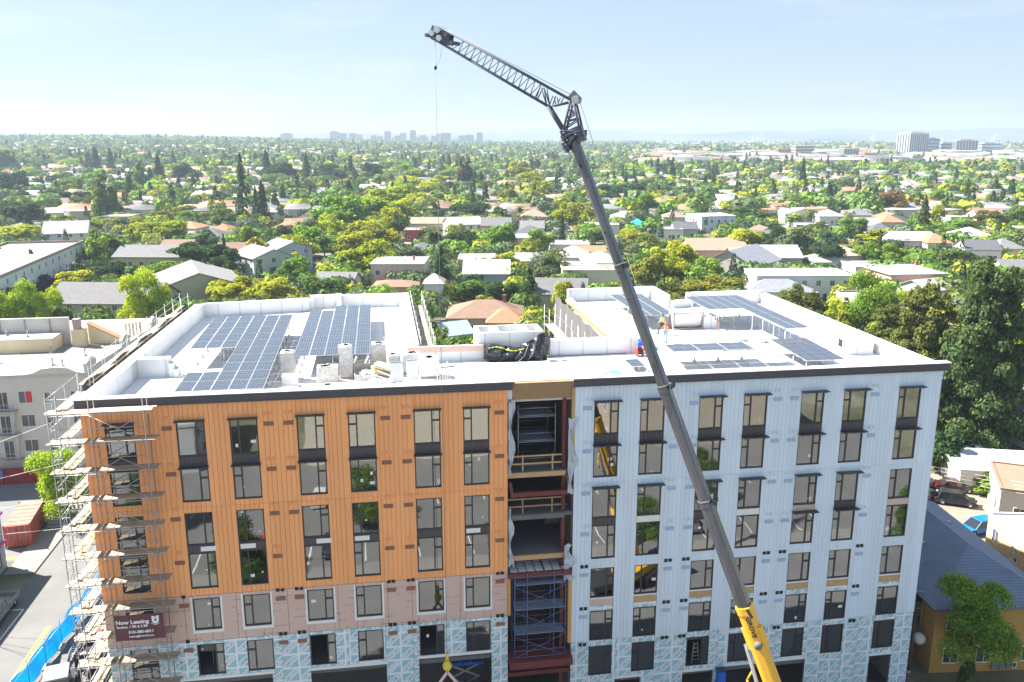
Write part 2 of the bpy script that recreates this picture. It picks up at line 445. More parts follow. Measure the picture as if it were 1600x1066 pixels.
# tan sheathing with purple maker's lines
m_pinkp, t, b, out = nodes_of('printed_tan_sheathing')
b.inputs['Roughness'].default_value = .8
e = NX(t); vec, X, Y, Z = local_xyz(t)
row = e.op('FLOOR', e.op('MULTIPLY', Z, 1.9)); vz = e.frac(e.op('MULTIPLY', Z, 1.9))
cb = t.nodes.new('ShaderNodeCombineXYZ')
t.links.new(e.op('MULTIPLY', X, 1.1), cb.inputs[0]); t.links.new(e.op('MULTIPLY', row, 7.3), cb.inputs[1])
n1 = t.nodes.new('ShaderNodeTexNoise'); n1.inputs['Scale'].default_value = 1.0; n1.inputs['Detail'].default_value = 0
t.links.new(cb.outputs[0], n1.inputs['Vector'])
n2 = t.nodes.new('ShaderNodeTexNoise'); n2.inputs['Scale'].default_value = 14; n2.inputs['Detail'].default_value = 1
t.links.new(vec, n2.inputs['Vector'])
mark = e.mul(e.band(vz, .42, .55), e.gt(n1.outputs['Fac'], .52), e.gt(n2.outputs['Fac'], .46))
n3 = t.nodes.new('ShaderNodeTexNoise'); n3.inputs['Scale'].default_value = .8; n3.inputs['Detail'].default_value = 5
t.links.new(vec, n3.inputs['Vector'])
c = e.mix(n3.outputs['Fac'], (.66, .47, .42), (.60, .42, .33))
c = e.mix(e.mul(mark, .75), c, (.27, .13, .26))
t.links.new(c, b.inputs['Base Color'])

# solar module: cells with pale gaps between them
m_solar, t, b, out = nodes_of('solar_cells')
b.inputs['Roughness'].default_value = .12; b.inputs['Specular IOR Level'].default_value = .8
e = NX(t); vec, X, Y, Z = local_xyz(t)
gx = e.absf(e.sub(e.frac(e.op('MULTIPLY', e.add(X, .5), 6)), .5)); gy = e.absf(e.sub(e.frac(e.op('MULTIPLY', e.add(Y, 1), 6)), .5))
line = e.op('MAXIMUM', e.gt(gx, .465), e.gt(gy, .465))
line = e.op('MAXIMUM', line, e.lt(e.absf(Y), .012))
c = e.mix(line, (.022, .030, .048), (.22, .25, .29))
t.links.new(c, b.inputs['Base Color'])

# ------------------------------------------------------------------ the apartment building
ROW = {1: (22.28, 24.58), 2: (19.28, 21.55), 3: (16.32, 18.55), 4: (13.33, 15.78), 5: (10.38, 12.62), 6: (7.07, 9.34), 7: (4.30, 6.62)}
OC = [-24.82, -20.72, -17.59, -13.56, -10.42, -6.32, -3.17]
BC = [5.44, 8.57, 12.63, 15.77, 19.88, 22.98, 27.06]
OSIDE = 'RRLRLRL'
BSIDE = 'RLRLRLL'
WW = 1.68
OS0, OS1, BS0, BS1 = -26.1, -0.3, 4.15, 30.2
DECK, PTOP = 25.0, 26.25

bld = thing('apartment_building', 'long apartment block under construction with an orange wing, a pale blue wing and white roof', 'building', A0, YAW)

def cut(s0, s1, z0, z1, holes, pitch=None):
    """rectangles left of [s0,s1]x[z0,z1] after the holes are taken out"""
    xs = {s0, s1}
    for a, b, c, d in holes:
        if d > z0 and c < z1:
            xs |= {min(max(a, s0), s1), min(max(b, s0), s1)}
    if pitch:
        n = round((s1 - s0) / pitch)
        for i in range(1, n):
            x = s0 + (s1 - s0) * i / n
            if all(abs(x - y) > .12 for y in xs): xs.add(x)
    xs = sorted(xs)
    res = []
    for a, b in zip(xs[:-1], xs[1:]):
        if b - a < .01: continue
        mid = (a + b) / 2
        zs = sorted((max(c, z0), min(d, z1)) for p, q, c, d in holes if p < mid < q and d > z0 and c < z1)
        z = z0
        for c, d in zs:
            if c - z > .02: res.append((a, b, z, c))
            z = max(z, d)
        if z1 - z > .02: res.append((a, b, z, z1))
    return res

def win_holes(cols, rows):
    return [(c, c + WW, r0, r1) for c in cols for r0, r1 in rows]
H_o = win_holes(OC, [(ROW[2][0], ROW[1][1]), (ROW[4][0], ROW[3][1])])
H_o5 = win_holes(OC, [ROW[5]])
STORE_O = [(-22.6, -16.1, 0.3, 6.75), (-13.6, -8.6, .3, 6.7), (-6.4, -1.43, .3, 6.86)]
H_o6 = win_holes(OC, [ROW[6]]) + STORE_O
H_b = win_holes(BC, [(ROW[2][0], ROW[1][1]), (ROW[4][0], ROW[3][1]), (ROW[6][0], ROW[5][1])])
STORE_B = [(7.4, 9.28, .3, 3.86), (12.43, 14.76, .3, 3.84), (15.68, 21.87, .3, 4.0), (27.0, 28.77, .3, 3.7)]
H_b7 = win_holes(BC, [ROW[7]]) + STORE_B

# structural wall behind the cladding, with the openings in it
allh_o = win_holes(OC, [ROW[k] for k in range(1, 7)]) + STORE_O
allh_b = win_holes(BC, [ROW[k] for k in range(1, 8)]) + STORE_B
w = MB()
for a, b_, c, d in cut(OS0, OS1, 0, 25.78, allh_o): w.box(a, b_, .03, .22, c, d)
for a, b_, c, d in cut(BS0, BS1, 0, 25.78, allh_b): w.box(a, b_, .03, .22, c, d)
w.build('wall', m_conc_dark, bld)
w = MB()   # other outside walls: left side, rear, courtyard sides
w.hexa([(-26.2, .25, 0), (-25.9, .25, 0), (-24.95, 31, 0), (-25.25, 31, 0)], [(-26.2, .25, 25), (-25.9, .25, 25), (-24.95, 31, 25), (-25.25, 31, 25)])
w.box(-25.2, -14.9, 31, 31.25, 0, 25); w.box(-14.9, -5.5, 32.6, 32.85, 0, 25)
w.box(-5.75, -5.5, 10.6, 32.6, 0, 25); w.box(-5.5, 10.7, 10.4, 10.6, 0, 25); w.box(10.7, 10.95, 10.6, 29, 0, 25)
w.box(10.7, 30.2, 29, 29.25, 0, 25); w.box(29.95, 30.2, .25, 29, 0, 25)
w.build('side_wall', m_conc, bld)

def siding(s0, s1, z0, z1, holes, mat, name):
    for (a, b_, c, d) in [q_ for za, zb in ((z0, 18.92), (18.92, z1)) for q_ in cut(s0, s1, za, zb, holes, .58)]:
        p = MB(); n = max(1, round((b_ - a) / .29)); k = (b_ - a) / n
        for i in range(n):
            x0, x1 = a + i * k + .006, a + (i + 1) * k - .006
            j = RND.uniform(-.003, .003)
            p.box(x0, x1, -.055 + j, .02, c + .006, d - .006)
            p.box(x1 - .03, x1, -.074 + j, -.055 + j, c + .006, d - .006)
        p.build(name, mat, bld)
siding(OS0, OS1, 12.87, 25.74, H_o, m_orange, 'siding_panel')
siding(BS0, BS1, 7.07, 25.74, H_b, m_blue, 'siding_board')
for (a, b_, c, d) in cut(OS0, OS1, 9.58, 12.84, H_o5, 1.6):
    MB().box(a + .012, b_ - .012, -.03 + RND.uniform(-.006, .006), .02, c + .006, d - .006).build('sheathing_board', m_pinkp, bld)
for (a, b_, c, d) in cut(OS0, OS1, .3, 9.56, H_o6, 2.2):
    MB().box(a + .008, b_ - .008, -.035 + RND.uniform(-.006, .006), .02, c + .004, d - .004).build('wrap_panel', m_wrap, bld)
for (a, b_, c, d) in cut(BS0, BS1, .3, 7.05, H_b7, 2.2):
    MB().box(a + .008, b_ - .008, -.035 + RND.uniform(-.006, .006), .02, c + .004, d - .004).build('wrap_panel', m_wrap, bld)
# white flashing strips round the openings of the unfinished storeys
for c0 in OC:
    p = MB(); z0, z1 = ROW[5]
    p.box(c0 - .13, c0 - .01, -.045, -.03, z0 - .1, z1 + .12); p.box(c0 + WW + .01, c0 + WW + .13, -.045, -.03, z0 - .1, z1 + .12)
    p.box(c0 - .13, c0 + WW + .13, -.055, -.046, z0 - .22, z0 - .02)
    p.build('window_flashing', m_white, bld)
for x0, x1, _, z in STORE_O: MB().box(x0 - .1, x1 + .1, -.07, -.045, z, z + .2).build('lintel_flashing', m_white, bld)
for x0, x1, _, z in STORE_B: MB().box(x0 - .1, x1 + .1, -.07, -.045, z, z + .18).build('lintel_flashing', m_white, bld)

# windows: dark frame with one large and two small panes
def win_meshes(h, side):
    fr, t_ = MB(), .075
    fr.box(0, WW, -.02, .12, 0, t_); fr.box(0, WW, -.02, .12, h - t_, h); fr.box(0, t_, -.02, .12, t_, h - t_); fr.box(WW - t_, WW, -.02, .12, t_, h - t_)
    sm = .34 * WW; zt = h * .68
    if side == 'R': mx0, a0, a1, b0, b1 = WW - sm, WW - sm + .09, WW - t_, t_, WW - sm
    else: mx0, a0, a1, b0, b1 = sm - .09, t_, sm - .09, sm, WW - t_
    fr.box(mx0, mx0 + .09, -.012, .11, t_, h - t_)
    fr.box(a0, a1, -.008, .10, zt - .05, zt + .05)
    panes = [(b0, b1, t_, h - t_), (a0, a1, t_, zt - .05), (a0, a1, zt + .05, h - t_)]
    return fr.mesh('window_frame', m_dark), [MB().box(a, b_, .04, .06, c, d).mesh('pane', m_glass) for a, b_, c, d in panes]
WIN = {}
def window(c0, r, side, gone=False):
    z0, z1 = ROW[r]; key = (r, side)
    if key not in WIN: WIN[key] = win_meshes(z1 - z0, side)
    fr, ps = WIN[key]
    f = inst('window', fr, bld, (c0, 0, z0))
    for k, p in enumerate(ps):
        if gone and k == 0: continue
        inst('pane', p, f)
    return f
awn_b = MB(); awn_b.box(-.06, WW + .14, -.48, -.06, .05, .08); awn_b.box(-.06, WW + .14, -.50, -.465, .03, .11); awn_b.box(.1, .14, -.46, -.06, -.04, .05); awn_b.box(WW - .14, WW - .1, -.46, -.06, -.04, .05); awn_b.box(WW/2 - .02, WW/2 + .02, -.46, -.06, -.04, .05)
awn_b = awn_b.mesh('sunshade', m_dark)
awn_o = MB(); awn_o.box(-.06, WW + .06, -.36, -.06, .03, .065); awn_o.box(-.06, WW + .06, -.38, -.34, .0, .09); awn_o = awn_o.mesh('sunshade', m_dark)
spn = MB()
for i in range(6): spn.box(.03 + i * .27, .03 + i * .27 + .255, -.03, .1, .02, .66)
spn = spn.mesh('spandrel_panel', m_spandrel)
halfw = MB().box(.1, WW * .62, -.045, -.032, .2, .52).mesh('cover_strip', m_trim)
for i, c0 in enumerate(OC):
    for r in range(1, 7): window(c0, r, OSIDE[i], gone=(r == 6 and i in (1, 3, 5)))
    inst('spandrel_panel', spn, bld, (c0, 0, ROW[1][0] - .70), scale=(1, 1, 1.02))
    inst('spandrel_panel', spn, bld, (c0, 0, ROW[3][0] - .53), scale=(1, 1, .78))
    for r in (1, 2): inst('sunshade', awn_o, bld, (c0, 0, ROW[r][1] + .01))
    if i in (1, 2, 3, 4, 6): inst('cover_strip', halfw, bld, (c0 + (.0, .7)[i % 2], -.01, ROW[3][0] - .62))
for i, c0 in enumerate(BC):
    for r in range(1, 8): window(c0, r, BSIDE[i], gone=(r == 7 and i == 2))
    inst('spandrel_panel', spn, bld, (c0, 0, ROW[1][0] - .70), scale=(1, 1, 1.02))
    if i in (0, 2, 5): inst('spandrel_panel', spn, bld, (c0, 0, ROW[3][0] - .53), scale=(1, 1, .78))
    if i in (1, 3, 4, 6): MB().box(c0 + .02, c0 + WW - .02, -.04, .05, ROW[3][0] - .5, ROW[3][0] - .05).build('infill_board', (m_pink, m_trim)[i % 2], bld)
    for r in (1, 2) + ((3,) if i < 6 else ()) + ((4,) if i in (4, 5) else ()): inst('sunshade', awn_b, bld, (c0, 0, ROW[r][1] + .01))
    z = ROW[5][0]
    MB().box(c0 + .02, c0 + WW - .02, -.03, .05, z - .62, z - .12).build('infill_board', (m_osb, m_pink)[0 if i else 1], bld)
    MB().box(c0 + .02, c0 + WW - .02, -.025, .05, ROW[6][1] + .02, z - .64).build('wrap_panel', m_wrap, bld)
    MB().box(c0 + .0, c0 + WW, -.05, .04, z - .11, z - .01).build('window_sill', m_white, bld)

# fascia, parapets, roof deck
p = MB(); p.box(-26.32, .02, -.22, -.0, 25.76, 26.22); p.box(-26.32, .02, -.235, -.0, 25.70, 25.755); p.build('fascia', m_fascia, bld)
p = MB(); p.box(4.0, 30.62, -.22, -.0, 25.76, 26.22); p.box(4.0, 30.62, -.235, -.0, 25.70, 25.755); p.build('fascia', m_fascia, bld)
p = MB()
p.box(-26.1, .0, 0, .4, 25.0, 26.22); p.box(4.05, 30.3, 0, .4, 25, 26.22)
p.build('front_parapet', m_white_roof, bld)
p = MB()
p.box(-26.34, .04, -.26, .42, 26.222, 26.27); p.box(3.98, 30.66, -.26, .42, 26.222, 26.27)
p.build('parapet_cap', m_white_roof, bld)
p = MB()
def wallrun(q, x0, y0, x1, y1, th, z0=25.0, z1=26.25):
    v = Vector((x1 - x0, y1 - y0, 0)).normalized(); nn = Vector((v.y, -v.x, 0)) * th
    q.hexa([(x0, y0, z0), (x0 + nn.x, y0 + nn.y, z0), (x1 + nn.x, y1 + nn.y, z0), (x1, y1, z0)], [(x0, y0, z1), (x0 + nn.x, y0 + nn.y, z1), (x1 + nn.x, y1 + nn.y, z1), (x1, y1, z1)])
wallrun(p, -26.22, .42, -25.22, 30.2, .8)
wallrun(p, -25.22, 30.2, -15.05, 31.6, .45); wallrun(p, -15.05, 31.6, -15.0, 33.0, .45, 25, 26.0)
wallrun(p, -15.0, 33.0, -12.4, 33.3, .7); p.box(-12.4, -11.95, 31.7, 33.3, 25, 26.3); wallrun(p, -12.0, 32.9, -5.4, 32.85, .45)
p.box(-6.35, -5.4, 10.9, 32.4, 25.0, 26.2)
p.box(-25.35, -22.95, 9.0, 9.75, 25.0, 26.3); p.box(-22.95, -22.6, 8.75, 9.75, 25.0, 25.95); p.box(-22.6, -22.3, 8.6, 9.5, 25, 25.6)
p.build('roof_parapet', m_white_roof, bld)
p = MB()
p.box(-6.3, -.6, 10.2, 10.75, 25, 26.1); p.box(4.6, 11.55, 10.55, 11.1, 25, 26.25)
p.box(10.72, 11.0, 11.1, 32.0, 25.0, 25.45)
wallrun(p, 10.72, 32.6, 20.0, 32.9, .45); p.box(19.55, 20.0, 27.6, 32.4, 25, 26.25); wallrun(p, 20.0, 27.5, 22.4, 28.2, .4, 25, 25.75)
p.box(22.1, 22.5, 28.2, 29.0, 25, 26.25); wallrun(p, 22.4, 29.0, 30.2, 29.05, .45)
wallrun(p, 30.5, 29.0, 30.52, .42, .7, 25.0, 26.0)
p.build('court_parapet', m_white_roof, bld)
MB().box(-6.3, -.6, 10.12, 10.19, 25.75, 26.2).build('exposed_sheathing', m_pink, bld)
p = MB()
p.prism([(-26.0, .4), (30.0, .4), (30.0, 29), (20, 29), (20, 32.5), (10.75, 32.5), (10.75, 10.55), (-5.5, 10.55), (-5.5, 32.6), (-15, 32.6), (-15, 31.2), (-25.1, 31.2)], 24.7, 25.0)
p.build('roof_deck', m_white_roof, bld)
# flat roof box over the stair between the wings
p = MB(); x0, x1, y0, y1 = -1.0, 4.1, 10.8, 13.4
p.box(x0, x1, y0, y1, 20, 26.45); p.box(x0, x1, y0, y0 + .3, 26.45, 26.95); p.box(x0, x1, y1 - .3, y1, 26.45, 26.95); p.box(x0, x0 + .3, y0 + .3, y1 - .3, 26.45, 26.95); p.box(x1 - .3, x1, y0 + .3, y1 - .3, 26.45, 26.95)
p.box(.1, .8, 11.3, 12.9, 26.45, 26.9); p.box(2.4, 3.1, 11.3, 12.9, 26.45, 26.9)
p.build('stair_head', m_white_roof, bld)

# floors and rooms behind the glass
p = MB()
for r in range(1, 8):
    z = ROW[r][0] - .5
    if r < 7: p.box(OS0 + .2, OS1, .23, 6, z - .3, z)
    p.box(BS0, BS1 - .25, .23, 6, z - .3, z)
p.box(OS0 + .2, OS1, .23, 6, 6.95 - .35, 6.95); p.box(OS0, BS1, .3, 10, -.02, .12)
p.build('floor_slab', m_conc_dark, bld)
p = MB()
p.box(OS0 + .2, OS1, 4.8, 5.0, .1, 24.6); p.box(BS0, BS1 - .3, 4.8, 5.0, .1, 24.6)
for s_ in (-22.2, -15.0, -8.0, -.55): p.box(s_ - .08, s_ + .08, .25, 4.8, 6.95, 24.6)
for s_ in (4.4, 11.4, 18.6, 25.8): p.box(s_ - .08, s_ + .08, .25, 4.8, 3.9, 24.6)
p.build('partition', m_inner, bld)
for _ in range(46):    # boards, boxes and buckets left by the fitters, seen through the panes
    lo = RND.random() < .45
    c0 = RND.choice(OC if lo else BC); r = RND.choice((4, 5, 6) if lo else (5, 6, 7, 6, 7))
    z = ROW[r][0] - .5; x = c0 + RND.uniform(.25, 1.4); y = RND.uniform(.7, 3.5); q = MB()
    k = RND.random()
    if k < .4: q.beam((x, y, z), (x + RND.uniform(-.3, .3), y + .3, z + RND.uniform(1.4, 2.3)), RND.choice((.06, .3)), .04); nm, mm = 'leaning_board', RND.choice((m_trim, m_osb))
    elif k < .75: q.cbox((x, y, z + .3), .5, .45, .6, RND.random()); nm, mm = 'storage_box', RND.choice((m_osb, m_trim, m_conc))
    else:
        q.beam((x - .3, y, z), (x - .12, y + .1, z + 1.7), .05); q.beam((x + .3, y, z), (x + .12, y + .1, z + 1.7), .05)
        for j in range(5): q.beam((x - .27 + j * .035, y + .02 * j, z + .3 + j * .3), (x + .27 - j * .035, y + .02 * j, z + .3 + j * .3), .05)
        nm, mm = 'step_ladder', m_trim
    q.build(nm, mm, bld)

stk = [MB().box(-a / 2, a / 2, .034, .038, -b_ / 2, b_ / 2).mesh('sticker', m_white) for a, b_ in ((.16, .22), (.3, .2), (.1, .1))]
for _ in range(44):   # makers' stickers and dust sheets left on the panes
    lo = RND.random() < .5; c0 = RND.choice(OC if lo else BC); r = RND.randint(1, 6)
    inst('sticker', RND.choice(stk), bld, (c0 + RND.uniform(.2, WW - .2), 0, ROW[r][0] + RND.uniform(.25, 1.9)))
for _ in range(16):
    lo = RND.random() < .4; i = RND.randint(0, 6); c0 = (OC if lo else BC)[i]; r = RND.randint(1, 6)
    MB().box(c0 + .1, c0 + WW - .1, .28, .30, ROW[r][0] + RND.uniform(.9, 1.6), ROW[r][1] - .05).build('roller_blind', m_inner if RND.random() < .5 else m_trim, bld)
# louvres and round vents beside the windows
lv = MB(); lv.box(-.3, .3, -.1, -.05, -.13, .13)
for k in range(4): lv.box(-.27, .27, -.115, -.1, -.1 + k * .06, -.07 + k * .06)
LV_O = lv.mesh('louvre_vent', M('louvre_brown', (.30, .14, .085), .6, .05)); LV_B = lv.mesh('louvre_vent', M('louvre_blue', (.40, .52, .68), .5, .05)); LV_R = lv.mesh('louvre_vent', M('louvre_rust', (.36, .15, .10), .7, .05))
def ventm(mat):
    q = MB(); q.lathe([(.10, -.055), (.11, -.12), (.09, -.15), (.02, -.155)], n=10, axis='Y'); q.box(-.12, .12, -.075, -.05, -.12, .12); return q.mesh('round_vent', mat)
VT_O, VT_B, VT_D = ventm(m_orange), ventm(m_blue), ventm(m_black)
ZL = {1: 24.18, 2: 21.2, 3: 18.2, 4: 15.23, 5: 12.2, 6: 9.0, 7: 6.2}
for s_ in (-21.25, -15.24, -14.04, -8.1, -6.81, -.83):
    for r in range(1, 7):
        if r < 5 and s_ == -14.04 and r == 4: continue
        inst('louvre_vent', LV_O if r < 5 else LV_R, bld, (s_, 0, ZL[r]))
        for dx in ((-.15, .15) if s_ != -21.25 else (0,)):
            inst('round_vent', VT_O if r < 5 else VT_D, bld, (s_ + dx, 0 if r < 5 else .02, ZL[r] + (.66 if r < 5 else .62)))
for s_ in (4.98, 10.95, 12.24, 18.18, 19.38, 25.29):
    for r in range(1, 8):
        if s_ in (10.95,) and r in (1,): continue
        inst('louvre_vent', LV_B, bld, (s_, .02 if r > 6 else 0, ZL[r]), scale=(1, 1, 1) if r < 7 else (.9, .6, .5))
        for dx in (-.15, .15): inst('round_vent', VT_B if r < 5 else VT_D, bld, (s_ + dx, 0, ZL[r] + .62))

# ------------------------------------------------------------------ the open bay between the wings
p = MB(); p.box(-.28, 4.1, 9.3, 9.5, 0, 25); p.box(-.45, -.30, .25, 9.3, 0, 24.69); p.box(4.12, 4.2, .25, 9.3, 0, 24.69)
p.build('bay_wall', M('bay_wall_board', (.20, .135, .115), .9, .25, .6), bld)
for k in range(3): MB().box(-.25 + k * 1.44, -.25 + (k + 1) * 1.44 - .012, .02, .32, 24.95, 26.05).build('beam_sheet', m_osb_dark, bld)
MB().hexa([(-.26, .36, 25.0), (4.12, .36, 25.0), (4.12, 9.2, 25.01), (-3.2, 9.2, 25.01)], [(-.26, .36, 26.10), (4.12, .36, 26.10), (4.12, 9.2, 25.06), (-3.2, 9.2, 25.06)]).build('bay_roof', m_white_roof, bld)
for zt, nm in ((19.92, 1), (16.9, 0), (13.95, 1)):
    MB().box(-.28, 4.1, .12, 9.3, zt - .25, zt).build('floor_slab', m_conc_dark, bld)
    MB().box(-.28, 3.6, .02, .11, zt - .36, zt - .02).build('edge_board', m_osb if nm else m_conc_dark, bld)
for z0, zz in ((19.92, 1), (16.9, 0)):
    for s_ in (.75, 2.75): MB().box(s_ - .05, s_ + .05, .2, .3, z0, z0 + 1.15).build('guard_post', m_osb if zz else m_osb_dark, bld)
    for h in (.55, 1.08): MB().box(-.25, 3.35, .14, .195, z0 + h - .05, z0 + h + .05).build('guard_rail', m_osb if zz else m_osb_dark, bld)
MB().box(-.1, 3.95, -.12, .12, 18.25, 18.55).build('steel_beam', m_redsteel, bld)
MB().box(3.42, 3.66, .35, .6, 0, 24.9).build('steel_column', m_redsteel, bld)
MB().beam((3.62, .0, 19.6), (4.0, .0, 18.5), .2, .25).build('steel_brace', m_redsteel, bld)
MB().beam((-.15, .0, 19.3), (.05, .0, 18.2), .2, .25).build('steel_brace', m_redsteel, bld)
MB().box(-.25, 4.05, -.35, -.15, 12.45, 12.82).build('steel_beam', m_redsteel, bld)
MB().box(-.28, 4.1, -.14, 2.0, 12.5, 12.70).build('floor_slab', m_conc_dark, bld)
blk = MB().box(0, .5, 0, .22, 0, .07).mesh('deck_block', m_trim)
for i in range(7):
    for j in range(5): inst('deck_block', blk, bld, (-.1 + i * .58 + (.06 if i > 3 else 0), -.1 + j * .36, 12.71))
MB().box(-.28, 4.1, -.9, 3.0, 6.3, 6.48).build('platform', m_redsteel, bld)
MB().box(-.28, 4.1, -.98, -.905, 5.95, 6.5).build('steel_beam', m_redsteel, bld)
MB().box(-.28, 4.1, .1, .35, 4.7, 5.0).build('steel_beam', m_redsteel, bld)
MB().box(3.9, 4.14, -.12, .2, 7.1, 12.4).build('edge_board', m_orangewood, bld)
MB().box(-.29, -.12, -.12, .2, 9.6, 12.4).build('edge_board', m_orangewood, bld)
MB().box(3.95, 4.14, -.1, .2, 20.5, 25.6).build('edge_board', m_osb, bld)
st = MB()   # dark lattice formwork at the back of the middle opening
for i in range(14): st.box(-.2 + i * .3, -.17 + i * .3, 6.0, 6.05, 14, 16.6)
for i in range(8): st.box(-.2, 3.9, 5.94, 5.99, 14.1 + i * .32, 14.14 + i * .32)
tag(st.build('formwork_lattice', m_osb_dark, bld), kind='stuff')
for i in range(12): MB().box(3.2 - .02 * i, 4.0, .9 + i * .3, 1.15 + i * .3, 17.0 - i * .26, 17.08 - i * .26).build('stair_tread', m_galv, bld)

def frame_scaffold(name, label, loc, w_, d_, levels, hh, mat, deckm, braces=True, mid=None, group=None):
    r_ = thing(name, label, 'scaffold', loc, YAW, group)
    H = levels * hh
    xs = [0, w_] + ([] if mid is None else mid)
    for x in xs:
        for y in (0, d_): MB().tube((x, y, 0), (x, y, H + .9), .03, 6).build('post', mat, r_)
    for k in range(levels + 1):
        z = k * hh
        for y in (0, d_): MB().tube((0, y, z + .12), (w_, y, z + .12), .025, 5).build('rail', mat, r_)
        for y in (0, d_): MB().tube((0, y, z + .62), (w_, y, z + .62), .022, 5).build('rail', mat, r_)
        if k:
            n = 5
            for i in range(n): MB().box(.04, w_ - .04, .05 + i * (d_ - .1) / n, .05 + (i + 1) * (d_ - .1) / n - .02, z - .03 - .01 * (i % 2), z + .02).build('plank', deckm, r_)
    if braces:
        for k in range(levels):
            MB().tube((0, -.03, k * hh + .1), (w_, -.03, k * hh + hh - .1), .02, 5).build('brace', mat, r_)
            MB().tube((w_, -.06, k * hh + .1), (0, -.06, k * hh + hh - .1), .02, 5).build('brace', mat, r_)
    return r_
m_deckblue = M('blue_grey_deck', (.20, .24, .30), .6, .15, 2)
frame_scaffold('bay_scaffold', 'silver tube scaffold on the topmost open floor between the two wings', F(.55, .9, 19.93), 2.5, 2.6, 2, 1.75, m_galv, m_deckblue, braces=False)
frame_scaffold('bay_scaffold', 'blue tube scaffold with crossed braces standing on the red steel platform between the wings', F(.1, -.6, 6.5), 3.5, 1.3, 3, 1.85, M('blue_scaffold_tube', (.10, .15, .30), .5, .3, 4), m_deckblue, mid=[.85, 2.7])
def plastic(label, loc, h, w_, seed):
    rr = random.Random(seed); q = MB(); nu, nv_ = 4, 12; P = {}
    for i in range(nu + 1):
        for j in range(nv_ + 1):
            z = -h * j / nv_; P[i, j] = (w_ * i / nu * (1 + .5 * math.sin(j * .9 + seed)), rr.uniform(-.12, .12) - .1, z + rr.uniform(-.1, .1))
    for i in range(nu):
        for j in range(nv_):
            for tri in ((P[i, j], P[i, j + 1], P[i + 1, j + 1]), (P[i, j], P[i + 1, j + 1], P[i + 1, j])): q.face(tri)
    o = q.build('plastic_sheet', m_plastic, None, loc, YAW); tag(o, label, 'plastic sheet', 'torn sheets hanging in the open bay')
m_plastic = M('milky_plastic', (.50, .53, .58), .35, .1, 2)
plastic('torn milky plastic sheet hanging on the orange wing edge beside the top open floor', F(-.25, -.05, 24.9), 5.0, .30, 1)
plastic('long milky plastic sheet hanging on the blue wing edge beside the top open floor', F(3.72, -.05, 23.5), 5.2, .42, 2)
plastic('bunched milky plastic sheet beside the middle opening on the blue wing edge', F(3.55, -.12, 14.6), 2.6, .55, 3)
plastic('narrow milky plastic sheet on the orange wing edge beside the middle opening', F(-.25, -.06, 17.5), 4.2, .25, 4)
# ------------------------------------------------------------------ roof: solar arrays
pan = MB(); pan.box(-.52, .52, -1.01, 1.01, -.02, .012, 1); pan.box(-.49, .49, -.98, .98, .012, .016, 0)
PAN = pan.mesh('solar_panel', [m_solar, M('module_frame', (.55, .56, .58), .35, 0, metal=.6)])
m_rack = M('rack_steel', (.62, .63, .64), .45, .08, metal=.3)
def array(label, s0, d0, zf, pitch_s, pitch_d, cells, slope=0.0, landscape=False, legs=None):
    r_ = thing('solar_array', label, 'solar array', F(s0, d0, DECK), YAW, 'solar arrays on the white roof')
    tilt = math.atan(slope)
    for (c, k) in cells:
        y = (k + .5) * pitch_d
        inst('solar_panel', PAN, r_, ((c + .5) * pitch_s, y, zf - DECK + slope * y), (tilt, 0, math.pi / 2 if landscape else 0), (1, 1, 1) if not landscape else (pitch_d / 1.08, pitch_s / 2.07, 1))
    cs = sorted({c for c, _ in cells}); ks = sorted({k for _, k in cells})
    for k in ks:
        row = sorted(c for c, kk in cells if kk == k)
        x0, x1 = row[0] * pitch_s, (row[-1] + 1) * pitch_s
        for f in (.25, .75):
            y = (k + f) * pitch_d; z = zf - DECK + slope * y - .07
            MB().box(x0, x1, y - .03, y + .03, z - .04, z + .03).build('rail', m_rack, r_)
        y = (k + .3) * pitch_d; z = zf - DECK + slope * y - .1
        n = max(2, round((x1 - x0) / 2.2) + 1)
        for i in range(n):
            x = x0 + .3 + (x1 - x0 - .6) * i / (n - 1)
            q = MB(); q.tube((x, y, 0), (x, y, z), .04, 6); q.lathe([(.16, 0), (.13, .12), (.06, .25)], (x, y, 0), 8); q.build('leg', m_rack, r_)
    return r_
L = [(c, k) for k in (0, 1) for c in range(1, 6)] + [(c, k) for k in (2, 3, 4) for c in (3, 4, 5)] + [(c, k) for k in range(5, 10) for c in range(6)]
array('large L shaped solar array on the orange wing beside the left parapet', -22.0, 1.0, 26.15, 1.075, 2.06, L, .024)
array('five column solar array on the orange wing behind the wrapped material stacks', -14.35, 7.9, 26.4, 1.07, 2.03, [(c, k) for k in range(9) for c in range(5) if not (k == 8 and c < 2)], 0)
array('big solar array with a long two column tail at the right of the blue wing', 20.0, 9.4, 26.8, 1.05, 2.04, [(c, k) for k in range(4) for c in (3, 4)] + [(c, k) for k in range(4, 7) for c in range(5)], 0)
array('solar array partly behind the crane boom near the back of the blue wing roof', 14.2, 18.7, 26.2, 1.08, 2.03, [(c, k) for k in range(5) for c in range(3)], 0)
array('raised row of wide solar panels in the middle of the blue wing roof', 12.8, 5.9, 26.2, 2.07, 1.06, [(c, k) for k in range(2) for c in range(3)], 0, True)
array('low row of wide solar panels close to the front edge of the blue wing roof', 13.0, 3.6, 25.42, 2.07, 1.06, [(c, k) for k in range(1) for c in range(4)], 0, True)
array('small three column solar array nearest the front right corner of the blue wing roof', 21.7, 3.0, 25.9, .98, 2.0, [(c, k) for k in range(3) for c in range(3)], .03)
array('single small solar panel lying by itself left of the crane boom', 9.5, 5.2, 25.4, 1.0, 2.04, [(0, 0)], 0)

